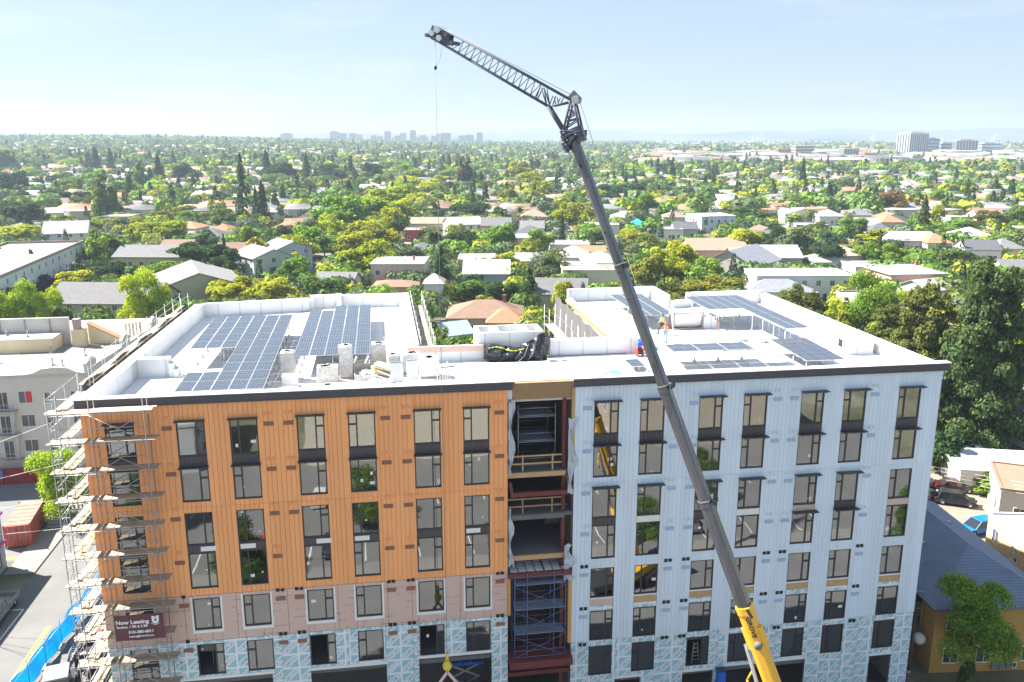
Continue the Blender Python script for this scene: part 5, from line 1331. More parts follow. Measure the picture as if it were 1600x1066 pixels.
r_ = thing('blue_sign', 'small blue sign on the dark red wall', 'sign', F(-54.6, 53.9, 0), YAW); MB().box(-.28, .28, -.03, .03, 1.2, 1.95).build('sign_plate', m_bline, r_); MB().box(-.03, .03, .031, .06, 0, 1.9).build('post', m_galv, r_)

# red container, bundled boards, barrier
ct = thing('shipping_container', 'weathered red shipping container standing in the parking lot', 'container', F(-46.4, 39.2, 0), YAW + .12)
q = MB(); W2, L2, H2 = 1.22, 3.1, 2.45
q.box(-W2, W2, -L2, L2, .15, H2); q.build('body', m_rust, ct)
for sx in (-1, 1):
    q = MB()
    for k in range(18): q.box(sx * W2 - .02, sx * W2 + .02, -L2 + .15 + k * .34, -L2 + .32 + k * .34, .3, H2 - .12)
    tag(q.build('corrugation', m_rust, ct), kind='stuff')
for k in range(6): MB().box(-W2 + .02, W2 - .02, -L2 + .2 + k * 1.0, -L2 + 1.1 + k * 1.0, H2, H2 + .03).build('roof_sheet', M('rusted_roof', (.36, .18, .14), .8, .35, 1.2) if k == 0 else bpy.data.materials['rusted_roof'], ct)
for x in (-W2, W2):
    for y in (-L2, L2): MB().cbox((x, y, H2 / 2 + .1), .12, .12, H2 + .1).build('corner_post', m_rust, ct)
for x in (-.6, .6): MB().box(x - .55, x + .55, -L2 - .05, -L2 - .01, .25, H2 - .1).build('door', m_rust, ct)
for x in (-.8, -.3, .3, .8): MB().tube((x, -L2 - .08, .2), (x, -L2 - .08, H2 - .1), .025, 5).build('lock_bar', m_galv, ct)
r_ = thing('pallet_stack', 'pale stacked pallets wrapped beside the red container', 'stack', F(-44.0, 41.5, 0), YAW)
for k in range(7): MB().cbox((RND.uniform(-.08, .08), RND.uniform(-.1, .1), .12 + k * .2), 1.4, 2.6, .17, RND.uniform(-.05, .05)).build('pallet', m_conc if k % 2 else m_deckblue, r_)
r_ = thing('barrier', 'striped wooden barrier behind the pallet stack', 'barrier', F(-44.3, 45.2, 0), YAW)
for k in range(9): MB().box(-1.8 + k * .42, -1.62 + k * .42, -.04, .04, 0, 1.2).build('slat', m_brick if k % 2 else m_rustpipe, r_)
MB().box(-1.9, 1.9, .041, .09, .9, 1.0).build('rail', m_brick, r_)
# grey shop with pink trim at the frame edge
r_ = thing('grey_shop', 'grey shop building with a magenta trim band at the left edge', 'building', F(-50.5, 24, 0), YAW)
MB().box(-12, 4.9, -14, 8.0, 0, 5.6).build('wall', m_wall_oc, r_, color=(.36, .38, .43)); MB().box(-12.2, 5.1, -14.2, 8.2, 5.6, 5.85).build('trim', M('magenta_paint', (.62, .03, .33), .5, .05), r_); MB().box(-11.9, 4.8, -13.9, 7.9, 5.851, 5.95).build('roof', m_grey_roll, r_)
MB().box(4.91, 5.06, -14.1, 8.1, 2.6, 2.85).build('trim', bpy.data.materials['magenta_paint'], r_)
for k in range(5): put_window(r_, (4.915, -11 + k * 4.2, .7), math.pi / 2, 2.0, 1.7, m_dark)

# ------------------------------------------------------------------ cars
def car(label, x, y, rz, col, kind='sedan', z=.02, group=None, cat='car'):
    r_ = thing('pickup_truck' if kind == 'pickup' else 'parked_car', label, cat, (x, y, z), rz, group)
    L_, hw = (2.75, .95) if kind == 'pickup' else (2.25, .88)
    hb = .95 if kind == 'pickup' else .82
    q = MB()
    def sec(prof, hw0, hw1, zc):     # side profile with the upper edge drawn in
        n = len(prof); l = [(px, -(hw0 if pz < zc else hw1), pz) for px, pz in prof]; r = [(px, (hw0 if pz < zc else hw1), pz) for px, pz in prof]
        q.face(l); q.face(r[::-1])
        for i in range(n): q.face([l[(i + 1) % n], l[i], r[i], r[(i + 1) % n]])
    if kind == 'pickup':
        sec([(-L_, .42), (L_, .42), (L_, .78), (L_ - .1, hb - .03), (1.25, hb), (-.55, hb), (-.55, .62), (-L_ + .08, .62), (-L_, .62)], hw, hw, 9)
        for s_ in (-1, 1): q.box(-L_, -.55, s_ * hw - .05, s_ * hw + .05, .6, hb)
        q.box(-L_, -L_ + .07, -hw + .05, hw - .05, .6, hb); cab = (-.5, .55, 1.45, 1.05, 1.62)
    else:
        sec([(-L_, .32), (L_, .30), (L_ + .02, .58), (L_ - .25, .72), (L_ - .95, hb), (-L_ + .7, hb + .03), (-L_ + .05, hb - .02), (-L_ - .02, .6)], hw, hw - .05, .7)
        cab = (-1.55, -.95, .75, 1.45, 1.36) if kind == 'sedan' else (-1.95, -1.65, .6, 1.35, 1.52)
    q.build('body', m_body_oc, r_, color=col)
    c0, c1, c2, c3, ht = (cab[0], cab[0] + .25, cab[2] - .5, cab[2], cab[4]) if kind == 'pickup' else (cab[0], cab[1], cab[2] - .1, cab[3], cab[4])
    MB().hexa([(c0, -hw + .06, hb - .02), (c3, -hw + .06, hb - .02), (c3, hw - .06, hb - .02), (c0, hw - .06, hb - .02)], [(c1, -hw + .2, ht), (c2, -hw + .2, ht), (c2, hw - .2, ht), (c1, hw - .2, ht)]).build('cabin_glass', m_carglass, r_)
    MB().hexa([(c1 - .06, -hw + .17, ht), (c2 + .06, -hw + .17, ht), (c2 + .06, hw - .17, ht), (c1 - .06, hw - .17, ht)], [(c1 + .05, -hw + .25, ht + .06), (c2 - .05, -hw + .25, ht + .06), (c2 - .05, hw - .25, ht + .06), (c1 + .05, hw - .25, ht + .06)]).build('roof', m_body_oc, r_, color=col)
    for s_ in (-1, 1):
        for (a, b_) in ((c0, c1), (c3, c2), ((c0 + c3) / 2, (c1 + c2) / 2)):
            MB().beam((a, s_ * (hw - .05), hb - .02), (b_, s_ * (hw - .19), ht + .01), .07, .05).build('pillar', m_body_oc, r_, color=col)
    for wx in (-L_ * .62, L_ * .64):
        for s_ in (-1, 1):
            q = MB(); q.lathe([(.2, -.11), (.32, -.11), (.34, -.07), (.34, .07), (.32, .11), (.2, .11)], n=16, axis='Y'); wh = q.build('wheel', m_black, r_, (wx, s_ * (hw - .06), .34))
            MB().lathe([(.001, -.115), (.2, -.10), (.2, .10), (.001, .115)], n=12, axis='Y').build('rim', m_chrome, wh)
    for s_ in (-1, 1):
        MB().box(L_ - .12, L_ + .03, s_ * hw * .72 - .16, s_ * hw * .72 + .16, .58, .72).build('headlight', m_trim, r_); MB().box(-L_ - .03, -L_ + .06, s_ * hw * .78 - .1, s_ * hw * .78 + .1, .6, .78).build('tail_light', M('tail_red', (.4, .02, .02), .3, 0) if 'tail_red' not in bpy.data.materials else bpy.data.materials['tail_red'], r_)
    return r_
p_ = F(-42.75, 22.2); car('tan grey pickup truck parked in the shadow on the side street', p_.x, p_.y, YAW - math.pi / 2 + .0, (.30, .28, .26), 'pickup', cat='truck')

# blue fence with posts along the closed lane
fn = thing('construction_fence', 'blue tarp covered construction fence along the side street', 'fence', F(-36.2, 8, 0), YAW - math.pi * 0)
q = MB(); n = 40
for i in range(n):
    y0, y1 = i * 20 / n, (i + 1) * 20 / n
    for j in range(3):
        f = lambda y, k: (y * .085 + .10 * math.sin(y * 1.9 + k) , y, .25 + k * (.62 + .03 * math.sin(y * 1.3)))
        q.face([f(y0, j), f(y1, j), f(y1, j + 1), f(y0, j + 1)])
o = q.build('tarp', m_bluetarp, fn); md = o.modifiers.new('thick', 'SOLIDIFY'); md.thickness = .02
for i in range(8): MB().tube((i * 2.8 * .085 + .15, i * 2.8, 0), (i * 2.8 * .085 + .15, i * 2.8, 2.3 + .3 * (i % 2)), .035, 6).build('post', m_galv, fn)
for i in range(8): MB().cbox((i * 2.8 * .085 + .15, i * 2.8, .08), .5, .9, .16).build('foot', m_conc, fn)
for z in (.3, 2.05): MB().tube((.15, 0, z), (1.85, 20, z), .025, 5).build('rail', m_galv, fn)
ld = thing('ladder', 'aluminium ladder lying beside the blue fence', 'ladder', F(-34.2, 13.5, .14), YAW + .05)
for x in (0, .45): MB().box(x - .03, x + .03, 0, 6.5, .3, .4).build('stile', m_galv, ld)
for k in range(20): MB().box(.031, .419, .2 + k * .32, .25 + k * .32, .33, .37).build('rung', m_galv, ld)
fl = thing('telehandler', 'grey canopied site loader with black tyres inside the blue fence', 'loader', F(-33.0, 8.8, .15), YAW + .25)
MB().box(-1.1, 1.1, -2.0, 2.0, .6, 1.3).build('chassis', m_dark, fl); MB().hexa([(-.9, -1.0, 1.3), (.9, -1.0, 1.3), (.9, .8, 1.3), (-.9, .8, 1.3)], [(-.8, -.8, 2.4), (.8, -.8, 2.4), (.8, .6, 2.4), (-.8, .6, 2.4)]).build('cab', m_carglass, fl)
MB().cbox((0, -.1, 2.5), 1.7, 2.0, .14).build('canopy', M('loader_grey', (.22, .24, .26), .5, .1), fl)
for x in (-1.15, 1.15):
    for y in (-1.3, 1.3): MB().lathe([(.25, -.2), (.6, -.2), (.66, -.1), (.66, .1), (.6, .2), (.25, .2)], (x, y, .66), 18, axis='X').build('wheel', m_black, fl)
MB().beam((0, -1.8, 1.3), (.2, 4.4, 1.0), .5, .5).build('arm', m_conc_dark, fl)
dt = thing('tipper', 'dark open truck bed full of rubble behind the grey loader', 'truck', F(-31.2, 14.5, .15), YAW)
q = MB(); q.box(-1.5, 1.5, -3, 3, .9, 1.1); q.box(-1.5, -1.4, -3, 3, 1.1, 2.1); q.box(1.4, 1.5, -3, 3, 1.1, 2.1); q.box(-1.4, 1.4, -3, -2.9, 1.1, 2.1); q.box(-1.4, 1.4, 2.9, 3, 1.1, 2.1); q.build('bed', m_dark, dt)
for k in range(16): MB().cbox((RND.uniform(-1.1, 1.1), RND.uniform(-2.5, 2.5), 1.35 + RND.uniform(0, .6)), RND.uniform(.3, .9), RND.uniform(.3, 1.4), .2, RND.random() * 3, rx=RND.uniform(-.4, .4)).build('rubble', RND.choice((m_card, m_conc, m_osb, m_brick, m_dark)), dt)
for y in (-2, 0, 2):
    for x in (-1.2, 1.2): MB().lathe([(.2, -.15), (.5, -.15), (.5, .15), (.2, .15)], (x, y, .5), 14, axis='X').build('wheel', m_black, dt)
for k, (s_, d_, l) in enumerate(((-29.6, 7.0, 3.2), (-29.3, 11.0, 4.0), (-28.6, 4.0, 3.0))):
    r_ = thing('lumber_stack', ('short pile of sheeted lumber at the scaffold foot', 'longer pile of pale lumber at the scaffold foot', 'nearest pile of lumber at the scaffold foot')[k], 'lumber', F(s_, d_, .14), YAW + .1 * k, 'lumber piles by the corner scaffold')
    for i in range(4):
        for j in range(4): MB().box(-.6 + j * .3, -.33 + j * .3, -l / 2 + RND.uniform(-.1, .1), l / 2 + RND.uniform(-.1, .1), i * .12, i * .12 + .11).build('board', m_plank if (i + j) % 3 else m_card, r_)

# scissor lift in the open shop front
sl = thing('scissor_lift', 'blue scissor lift raised inside the orange wing shop front', 'lift', F(-3.1, 2.2, .13), YAW)
mb_ = M('lift_blue', (.02, .10, .42), .4, .05)
MB().box(-1.2, 1.2, -.6, .6, .2, .75).build('base', mb_, sl)
for k in range(4):
    z0, z1 = .8 + k * 1.0, 1.8 + k * 1.0
    for s_ in (-1, 1):
        MB().beam((-1.0 * s_, -.5 + .02 * s_, z0), (1.0 * s_, -.5 + .02 * s_, z1), .08, .12).build('scissor_arm', m_galv, sl)
MB().box(-1.3, 1.3, -.65, .65, 4.82, 5.05).build('platform', mb_, sl)
for x in (-1.25, -.4, .4, 1.25):
    MB().box(x - .03, x + .03, -.64, -.58, 5.05, 6.15).build('guard_post', mb_, sl)
for z in (5.6, 6.1): MB().box(-1.27, 1.27, -.63, -.59, z, z + .06).build('guard_rail', mb_, sl)
for x in (-.9, .9):
    for y in (-.5, .5): MB().lathe([(.05, -.1), (.25, -.1), (.25, .1), (.05, .1)], (x, y, .22), 12, axis='Y').build('wheel', m_black, sl)
MB().box(-6.3, -1.5, 1.0, 1.3, 3.3, 3.7).build('steel_beam', m_redsteel, bld)
for x in (-4.6, 14.8):
    pass
bp = thing('blue_pillar', 'bright blue wrapped column beside the wide dark opening of the blue wing', 'column', F(15.2, -.45, 0), YAW); MB().box(-.28, .28, -.2, .2, 0, 4.0).build('column_wrap', M('bright_blue_wrap', (.03, .12, .62), .4, .1), bp)
MB().box(-.34, .34, -.26, .26, 4.001, 4.1).build('cap', m_dark, bp)

# ------------------------------------------------------------------ right hand side: ochre house, lot, garages, cars
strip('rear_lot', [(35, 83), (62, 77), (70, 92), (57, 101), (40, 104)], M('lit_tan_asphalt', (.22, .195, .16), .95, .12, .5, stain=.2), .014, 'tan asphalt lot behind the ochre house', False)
strip('driveway', [(60, 104), (70, 102), (72, 126), (63, 126)], m_asphalt_old, .016, 'narrow driveway beside the dark cypress', False)
OCH = (.50, .29, .075)
oh = thing('ochre_house', 'ochre two storey house with blue grey hip roof right of the blue wing', 'house', (37.4, 69.8, 0), math.pi / 2 + .05)
wm, rm = wall_roof(18.6, 9.6, 6.0, 'hip', 2.6, .5)
wm.build('wall', m_wall_oc, oh, color=OCH); ro = rm.build('roof', m_roof_oc, oh, color=(.15, .19, .27))
for x, y, z in ((4.4, 1.2, 8.1), (2.2, 1.9, 7.7), (5.8, 2.6, 7.3), (-2.0, 2.3, 7.5), (1.0, -1.6, 7.9)): MB().cbox((x, y, z), .35, .3, .3).build('roof_vent', m_galv, ro)
for z, ys_ in ((3.8, (3.2, .4, -3.2)), (.9, (3.2, .5, -3.2))):
    for y in ys_: put_window(oh, (-9.312, y, z), -math.pi / 2, 1.15, 1.25)
for y in (-1.2, -2.0): put_window(oh, (-9.312, y, .3), -math.pi / 2, .5, .4)
for k in range(3): MB().box(-9.5, -9.305, -1.9 + k * .6, -1.4 + k * .6, .25, .95).build('meter_box', m_galv, oh)
MB().tube((-9.35, 2.2, 0), (-9.35, 2.2, 5.6), .06, 6).build('downpipe', m_galv, oh)
for k in range(4):
    for z in (.9, 3.8): put_window(oh, (-6 + k * 4, -4.812, z), 0, 1.15, 1.25)
st_ = thing('outside_stair', 'dark metal outside stair squeezed between the blue wing and the ochre house', 'stair', (32.0, 63.5, 0), -.10)
for z in (1.6, 3.6, 5.2): MB().box(-.9, 1.0, -1.4, 1.4, z, z + .1).build('landing', m_dark, st_)
for x, y in ((-.9, -1.4), (1.0, -1.4), (-.9, 1.4), (1.0, 1.4)): MB().tube((x, y, 0), (x, y, 6.2), .05, 6).build('post', m_rustpipe, st_)
for z in (2.6, 4.6, 6.1): MB().box(-.9, 1.0, -1.43, -1.38, z, z + .05).build('rail', m_galv, st_)
MB().beam((-.9, -1.0, 1.6), (1.0, -1.0, 3.6), .6, .08).build('flight', m_dark, st_); MB().beam((1.0, .3, 3.6), (-.9, .3, 5.2), .6, .08).build('flight', m_dark, st_)
r_ = thing('white_bag', 'round white sack hanging by the outside stair', 'sack', (32.4, 61.0, 2.6), 0); MB().ball((0, 0, 0), .5, 10).build('sack_body', m_white, r_); MB().tube((0, 0, .4), (0, 0, .9), .03, 5).build('cord', m_rope, r_)
r_ = thing('timber_pole', 'leaning brown timber pole beside the outside stair', 'pole', (31.5, 60.4, 0), 0); MB().tube((0, 0, 0), (.3, .4, 5.2), .14, 8, .10).build('shaft', m_trunk, r_); MB().lathe([(.2, 0), (.2, .12), (.14, .2)], n=8).build('footing', m_conc, r_)
house('cream two storey house with pale flat roof at the right edge behind the ochre house', 50.6, 69.0, 10.5, 14.5, 6.0, 'flat', .25, (.60, .46, .25), (.42, .43, .45), -.08, 2, 'cream_house')
house('pale brick garage with a brown roof behind the cream house', 60.2, 88.6, 12, 8.5, 4.2, 'flat', .2, (.58, .52, .44), (.26, .17, .12), -.38, 1, 'garage')
ga = thing('long_garage', 'long low garage with mottled white flat roof beside the parked cars', 'garage', (60.8, 98.4, 0), -.15)
MB().box(-7, 9, -3.8, 3.6, 0, 2.9).build('wall', m_wall_oc, ga, color=(.48, .46, .43)); MB().box(-7.2, 9.2, -4.0, 3.8, 2.9, 3.05).build('roof', M('patchy_white_roof', (.50, .54, .58), .8, .25, .5, stain=.6), ga)
for k in range(5): MB().box(-7.04, -7.001, -3.4 + k * 1.38, -2.2 + k * 1.38, .2, 2.5).build('door', m_wall_oc, ga, color=(.42, .41, .39))
house('white cottage with a dark purple grey roof at the far right', 73.8, 114.6, 10, 8.6, 3.6, 'gable', 2.6, (.66, .66, .66), (.12, .10, .12), .3, 1, 'cottage')
fc = thing('wooden_fence', 'reddish wooden plank fence at the foot of the dark cypress', 'fence', (54.0, 104.2, 0), -.1)
for k in range(8): MB().box(k * .42, k * .42 + .40, -.03, .03, 0, 2.0).build('plank', M('red_cedar', (.34, .14, .08), .8, .2, 2) if k == 0 else bpy.data.materials['red_cedar'], fc)
fc = thing('grey_fence', 'long grey wooden fence behind the two white parked cars', 'fence', (57.0, 112.5, 0), -.12)
for k in range(20): MB().box(k * .52, k * .52 + .50, -.03, .03, 0, 1.9).build('plank', m_plank if k else m_conc, fc)
car('white parked car in front of the grey fence beside another white car', 61.8, 107.3, math.radians(165), (.62, .64, .66), 'hatch')
car('white parked van behind the other white car at the grey fence', 60.5, 110.4, math.radians(170), (.66, .66, .66), 'hatch')
car('pale blue parked car left of the two white cars', 56.6, 109.4, math.radians(150), (.30, .42, .55), 'sedan')
car('dark blue grey parked car nearest the blue wing in the shaded row', 48.3, 93.6, math.radians(12), (.03, .04, .06), 'sedan')
car('black parked car in front of the red one in the shaded row', 51.3, 92.4, math.radians(-22), (.022, .022, .026), 'hatch')
car('dark red parked car tucked behind the black car', 53.2, 96.4, math.radians(-14), (.06, .012, .014), "sedan")
car('grey parked car farthest back in the shaded row', 49.6, 97.6, math.radians(5), (.10, .11, .13), 'sedan')
car('bright blue parked car in the sunlit tan lot', 50.2, 85.2, math.radians(198), (.01, .16, .55), 'hatch')
r_ = thing('scrap_heap', 'heap of grey scrap and boards beside the green shrub', 'heap', (56.6, 92.6, 0), 0)
for k in range(12): MB().cbox((RND.uniform(-1, 1), RND.uniform(-1, 1), .15 + .05 * k), RND.uniform(.4, 1.4), .3, .12, RND.random() * 3, rx=RND.uniform(-.5, .5)).build('scrap', RND.choice((m_conc, m_plank, m_galv)), r_)
# wires over the lot and the left street
def wire(label, pts, r=.018, sag=.6):
    q = MB(); a, b_ = Vector(pts[0]), Vector(pts[1]); n = 10
    P = [a.lerp(b_, i / n) - Vector((0, 0, sag * 4 * (i / n) * (1 - i / n))) for i in range(n + 1)]
    q.path(P, r, 4); tag(q.build('power_line', m_wirec), label, 'wire', 'overhead wires')
m_wirec = M('pale_wire', (.5, .48, .46), .5, 0)
for k in range(4): wire(f'{ORD[k]} from top of four thin wires crossing in front of the beige block', (F(-60, 30 - k * 1.5, 9.5 - k * .9), F(-27.3, 6 + k * 4, 24 - k * 4.5)))
for k in range(4): wire(f'{ORD[k]} from top of four thin wires crossing the shaded parking row', ((36, 96 - k * .5, 6.4 - k * .3), (64, 78 - k * .4, 6.6 - k * .25)))
for k, (s_, d_, c_) in enumerate(((-24, -30.5, (.5, .5, .5)), (-20.5, -30.3, (.4, .03, .03)), (-14, -30.6, (.04, .045, .05)), (-7, -30.4, (.6, .6, .6)), (3, -30.5, (.03, .08, .2)), (9.5, -30.3, (.5, .03, .03)), (17, -30.5, (.55, .55, .56)), (24, -30.4, (.1, .1, .11)))):
    pq = F(s_, d_); car(f'{("silver", "red", "black", "white", "navy", "scarlet", "light grey", "charcoal")[k]} car mirrored in the windows, parked across the front street', pq.x, pq.y, YAW + math.pi / 2, c_, 'hatch' if k % 2 else 'sedan')
for k, (s_, d_, c_) in enumerate(((-27, -43.2, (.05, .05, .06)), (-16, -43, (.55, .55, .55)), (-10, -43.4, (.1, .12, .16)), (-1.5, -43.2, (.3, .31, .32)), (6.5, -43, (.35, .02, .02)), (12, -43.2, (.02, .02, .025)), (20.5, -43.3, (.6, .6, .6)), (28.5, -43, (.06, .1, .08)))):
    pq = F(s_, d_); car(f'{("black", "white", "slate", "grey", "crimson", "jet", "pearl", "dark green")[k]} car mirrored in the windows, in the second row of the lot', pq.x, pq.y, YAW + math.pi / 2, c_, 'sedan' if k % 2 else 'hatch')
# across the street, seen only in the window panes
house('low cream building across the front street mirrored in the windows', 6, -9, 30, 14, 7, 'flat', .5, (.62, .57, .46), (.40, .38, .35), YAW, 2, 'street_building', cat='building')
house('low tan building across the front street mirrored in the windows', 44, -3, 26, 14, 8, 'flat', .5, (.44, .38, .30), (.36, .34, .32), YAW, 2, 'street_building', cat='building')
house('low grey building across the front street mirrored in the windows', -34, -15, 24, 14, 6, 'flat', .5, (.42, .43, .45), (.42, .41, .39), YAW, 2, 'street_building', cat='building')
# ------------------------------------------------------------------ trees
NR = np.random.RandomState(4)
def quads_mesh(name, P, Nn, size, mat, aspect=1.0):
    """leaf clumps: one small four sided leaf cluster per point, facing near its normal"""
    n = len(P)
    Nn = Nn / (np.linalg.norm(Nn, axis=1, keepdims=True) + 1e-9)
    r = NR.normal(size=(n, 3)); A = np.cross(Nn, r); A /= (np.linalg.norm(A, axis=1, keepdims=True) + 1e-9); B = np.cross(Nn, A)
    s = (size * NR.uniform(.6, 1.35, (n, 1)))
    A = A * s; B = B * s * aspect
    bend = Nn * s * NR.uniform(-.35, .35, (n, 1))
    V = np.stack([P - A * .5 - B * .35, P + A * .55 - B * .5 + bend, P + A * .4 + B * .5, P - A * .5 + B * .45 + bend], 1).reshape(-1, 3)
    return raw_mesh(name, V, np.arange(4 * n).reshape(-1, 4), mat)
def raw_mesh(name, V, Fq, mats, mi=None):
    me = bpy.data.meshes.new(name); k = Fq.shape[1]
    me.vertices.add(len(V)); me.vertices.foreach_set('co', np.ascontiguousarray(V, dtype=np.float32).ravel())
    me.loops.add(Fq.size); me.loops.foreach_set('vertex_index', np.ascontiguousarray(Fq, dtype=np.int32).ravel())
    me.polygons.add(len(Fq)); me.polygons.foreach_set('loop_start', np.arange(0, Fq.size, k, dtype=np.int32))
    for m in (mats if isinstance(mats, (list, tuple)) else [mats]): me.materials.append(m)
    if mi is not None: me.polygons.foreach_set('material_index', np.ascontiguousarray(mi, dtype=np.int32))
    me.update(calc_edges=True); return me
def lobes_points(lobes, n):
    rr = np.array([l[3] for l in lobes]); w_ = rr ** 2; w_ = w_ / w_.sum()
    idx = NR.choice(len(lobes), n, p=w_); D = NR.normal(size=(n, 3)); D /= np.linalg.norm(D, axis=1, keepdims=True)
    D[:, 2] = np.where(D[:, 2] < -.35, -D[:, 2] * .6, D[:, 2])
    C_ = np.array([l[:3] for l in lobes])[idx]; sq = np.array([l[4] for l in lobes])[idx]
    rad = rr[idx] * NR.uniform(.62, 1.06, n) 
    P = C_ + D * rad[:, None] * np.stack([np.ones(n), np.ones(n), sq], 1)
    return P, D + NR.normal(scale=.45, size=(n, 3)) + np.array([0, 0, .25])
def broad(seed, n, leaf, kind='round'):
    r = np.random.RandomState(seed); L = []
    if kind == 'round':
        for i in range(20):
            a = r.uniform(0, 6.28); z = r.uniform(.18, .86); q = .36 * math.sqrt(max(.12, 1 - ((z - .45) / .5) ** 2)); d = q * r.uniform(.6, 1.05)
            L.append((d * math.cos(a), d * math.sin(a), z, r.uniform(.15, .23), .85))
        L.append((0, 0, .5, .3, 1.1))
    elif kind == 'column':
        for i in range(16):
            z = .1 + .84 * i / 15; a = r.uniform(0, 6.28); q = .2 * (1 - abs(z - .45) * 1.2)
            L.append((q * math.cos(a), q * math.sin(a), z, .26 * (1.05 - z * .75), .8))
    elif kind == 'open':
        for i in range(26):
            a = i * 2.4 + r.uniform(-.4, .4); z = r.uniform(.42, .93); q = .46 * math.sqrt(max(.1, 1 - ((z - .66) / .34) ** 2)); d = q * r.uniform(.6, 1.0)
            L.append((d * math.cos(a), d * math.sin(a), z - .12 * (d > .36), r.uniform(.10, .165), .8))
    elif kind == 'flat':
        for i in range(17):
            a = r.uniform(0, 6.28); d = .40 * math.sqrt(r.uniform(0, 1)); z = .80 - .30 * d + r.uniform(-.16, .08)
            L.append((d * math.cos(a), d * math.sin(a), z, r.uniform(.10, .17), .45))
    elif kind == 'cypress':
        for i in range(60):
            z = .06 + .90 * (i / 59); q = .40 * (1 - z) ** .55 + .04; a = i * 2.4 + r.uniform(-.5, .5); d = q * r.uniform(.55, 1.0)
            L.append((d * math.cos(a), d * math.sin(a), z, r.uniform(.075, .13) * (1.15 - .55 * z), .75))
        for i in range(8): L.append((0, 0, .1 + .1 * i, .22 * (1.02 - .1 * i), .7))
    P, N_ = lobes_points(L, n)
    return quads_mesh('crown', P, N_, leaf, m_needle if kind == 'cypress' else m_leaf)
def conifer(seed, n, leaf, slim=.5, gaps=False):
    r = np.random.RandomState(seed); P, N_ = [], []
    lev = 17
    for k in range(lev):
        z = .10 + .86 * (k / (lev - 1)) ** .95; R0 = slim * (1 - z) ** .8 * r.uniform(.75, 1.1) + .012
        nb = 9 if k < 13 else 5
        for b_ in range(nb):
            if gaps and r.rand() < .3: continue
            a = b_ * 6.283 / nb + r.uniform(-.35, .35) + k; R1 = R0 * r.uniform(.65, 1.15); m = max(3, int(n / (lev * nb) * (.4 + 1.2 * (1 - z))))
            tt = r.uniform(.12, 1, m) ** .7; wob = r.normal(scale=.16, size=m) * (1.05 - tt * .6)
            P.append(np.stack([np.cos(a + wob) * R1 * tt, np.sin(a + wob) * R1 * tt, z - .05 * tt ** 2 * (1 if not gaps else 1.6) + r.normal(scale=.012, size=m)], 1))
            N_.append(np.stack([np.cos(a) * .5 + r.normal(scale=.35, size=m), np.sin(a) * .5 + r.normal(scale=.35, size=m), np.full(m, .8)], 1))
    return quads_mesh('crown', np.concatenate(P), np.concatenate(N_), leaf, m_needle)
def trunk_mesh(seed, limbs=6, top=.75):
    r = random.Random(seed); q = MB(); pts = [(0, 0, -.05)]
    for i in range(5): pts.append((r.uniform(-.02, .02) * (i + 1), r.uniform(-.02, .02) * (i + 1), top * (i + 1) / 5))
    for i in range(5): q.tube(pts[i], pts[i + 1], .036 * (1 - i * .17), 8, .036 * (1 - (i + 1) * .17))
    for k in range(limbs):
        i = r.randint(1, 4); a = r.uniform(0, 6.28); p = Vector(pts[i]); e_ = p + Vector((math.cos(a) * r.uniform(.14, .28), math.sin(a) * r.uniform(.14, .28), r.uniform(.12, .26)))
        m_ = p.lerp(e_, .5) + Vector((0, 0, -.03)); q.tube(p, m_, .016, 6, .012); q.tube(m_, e_, .012, 6, .004)
    return q.mesh('trunk', m_trunk)
CROWN = {'round': [broad(s, 4600, .046) for s in (1, 2, 3, 4)], 'mid': [broad(s, 2200, .062) for s in (11, 12, 13, 14)], 'column': [broad(21, 2200, .05, 'column'), broad(22, 2200, .05, 'column')],
         'flat': [broad(31, 4200, .042, 'flat')], 'cypress': [broad(41, 42000, .016, 'cypress')], 'conifer': [conifer(s, 3600, .040) for s in (51, 52)], 'cedar': [conifer(61, 4600, .042, .5, True)], 'sparse': [conifer(71, 1800, .045, .42, True)], 'open': [broad(91, 24000, .017, 'open')], 'fine': [broad(81, 20000, .019), broad(82, 20000, .019)]}
TRUNK = [trunk_mesh(s) for s in (1, 2, 3)]
STRAIGHT = trunk_mesh(9, 3, .93)
COLS = {'cypress green': (.09, .145, .055), 'bright yellow green': (0.32, 0.37, 0.036), 'bright green': (0.18, 0.30, 0.045), 'mid green': (0.115, 0.19, 0.047), 'dark green': (0.055, 0.10, 0.042), 'olive': (0.13, 0.160, 0.045), 'golden olive': (0.24, 0.26, 0.042), 'grey green': (0.132, 0.174, 0.096), 'purple': (0.098, 0.045, 0.067), 'brown': (0.202, 0.132, 0.07), 'blue green': (0.06, 0.115, 0.07)}
KNAME = {'open': 'open crowned tree', 'round': 'broadleaf tree', 'mid': 'broadleaf tree', 'column': 'columnar tree', 'flat': 'spreading pine', 'cypress': 'giant cypress', 'conifer': 'conifer', 'cedar': 'cedar', 'sparse': 'sparse pine', 'fine': 'leafy tree'}
ZONES = [(110, 'the beige block end'), (240, 'the beige block'), (350, 'the left parapet'), (460, 'the L array'), (560, 'the five column array'), (660, 'the orange wing end'), (760, 'the courtyard left'), (880, 'the courtyard right'), (1000, 'the crane boom'), (1110, 'the roof workers'), (1210, 'the tailed array'), (1320, 'the right parapet'), (1440, 'the cypress shoulder'), (1520, 'the cypress top'), (9999, 'the right garages')]
PENDING = []
def pending(o, desc, cat, grp, p):
    u, v = seen(p); z = next(n for lim, n in ZONES if u < lim)
    band = 'close behind' if v > 410 else ('midway beyond' if v > 345 else ('far beyond' if v > 300 else 'farthest beyond'))
    PENDING.append((desc, band + ' ' + z, u, o, cat, grp))
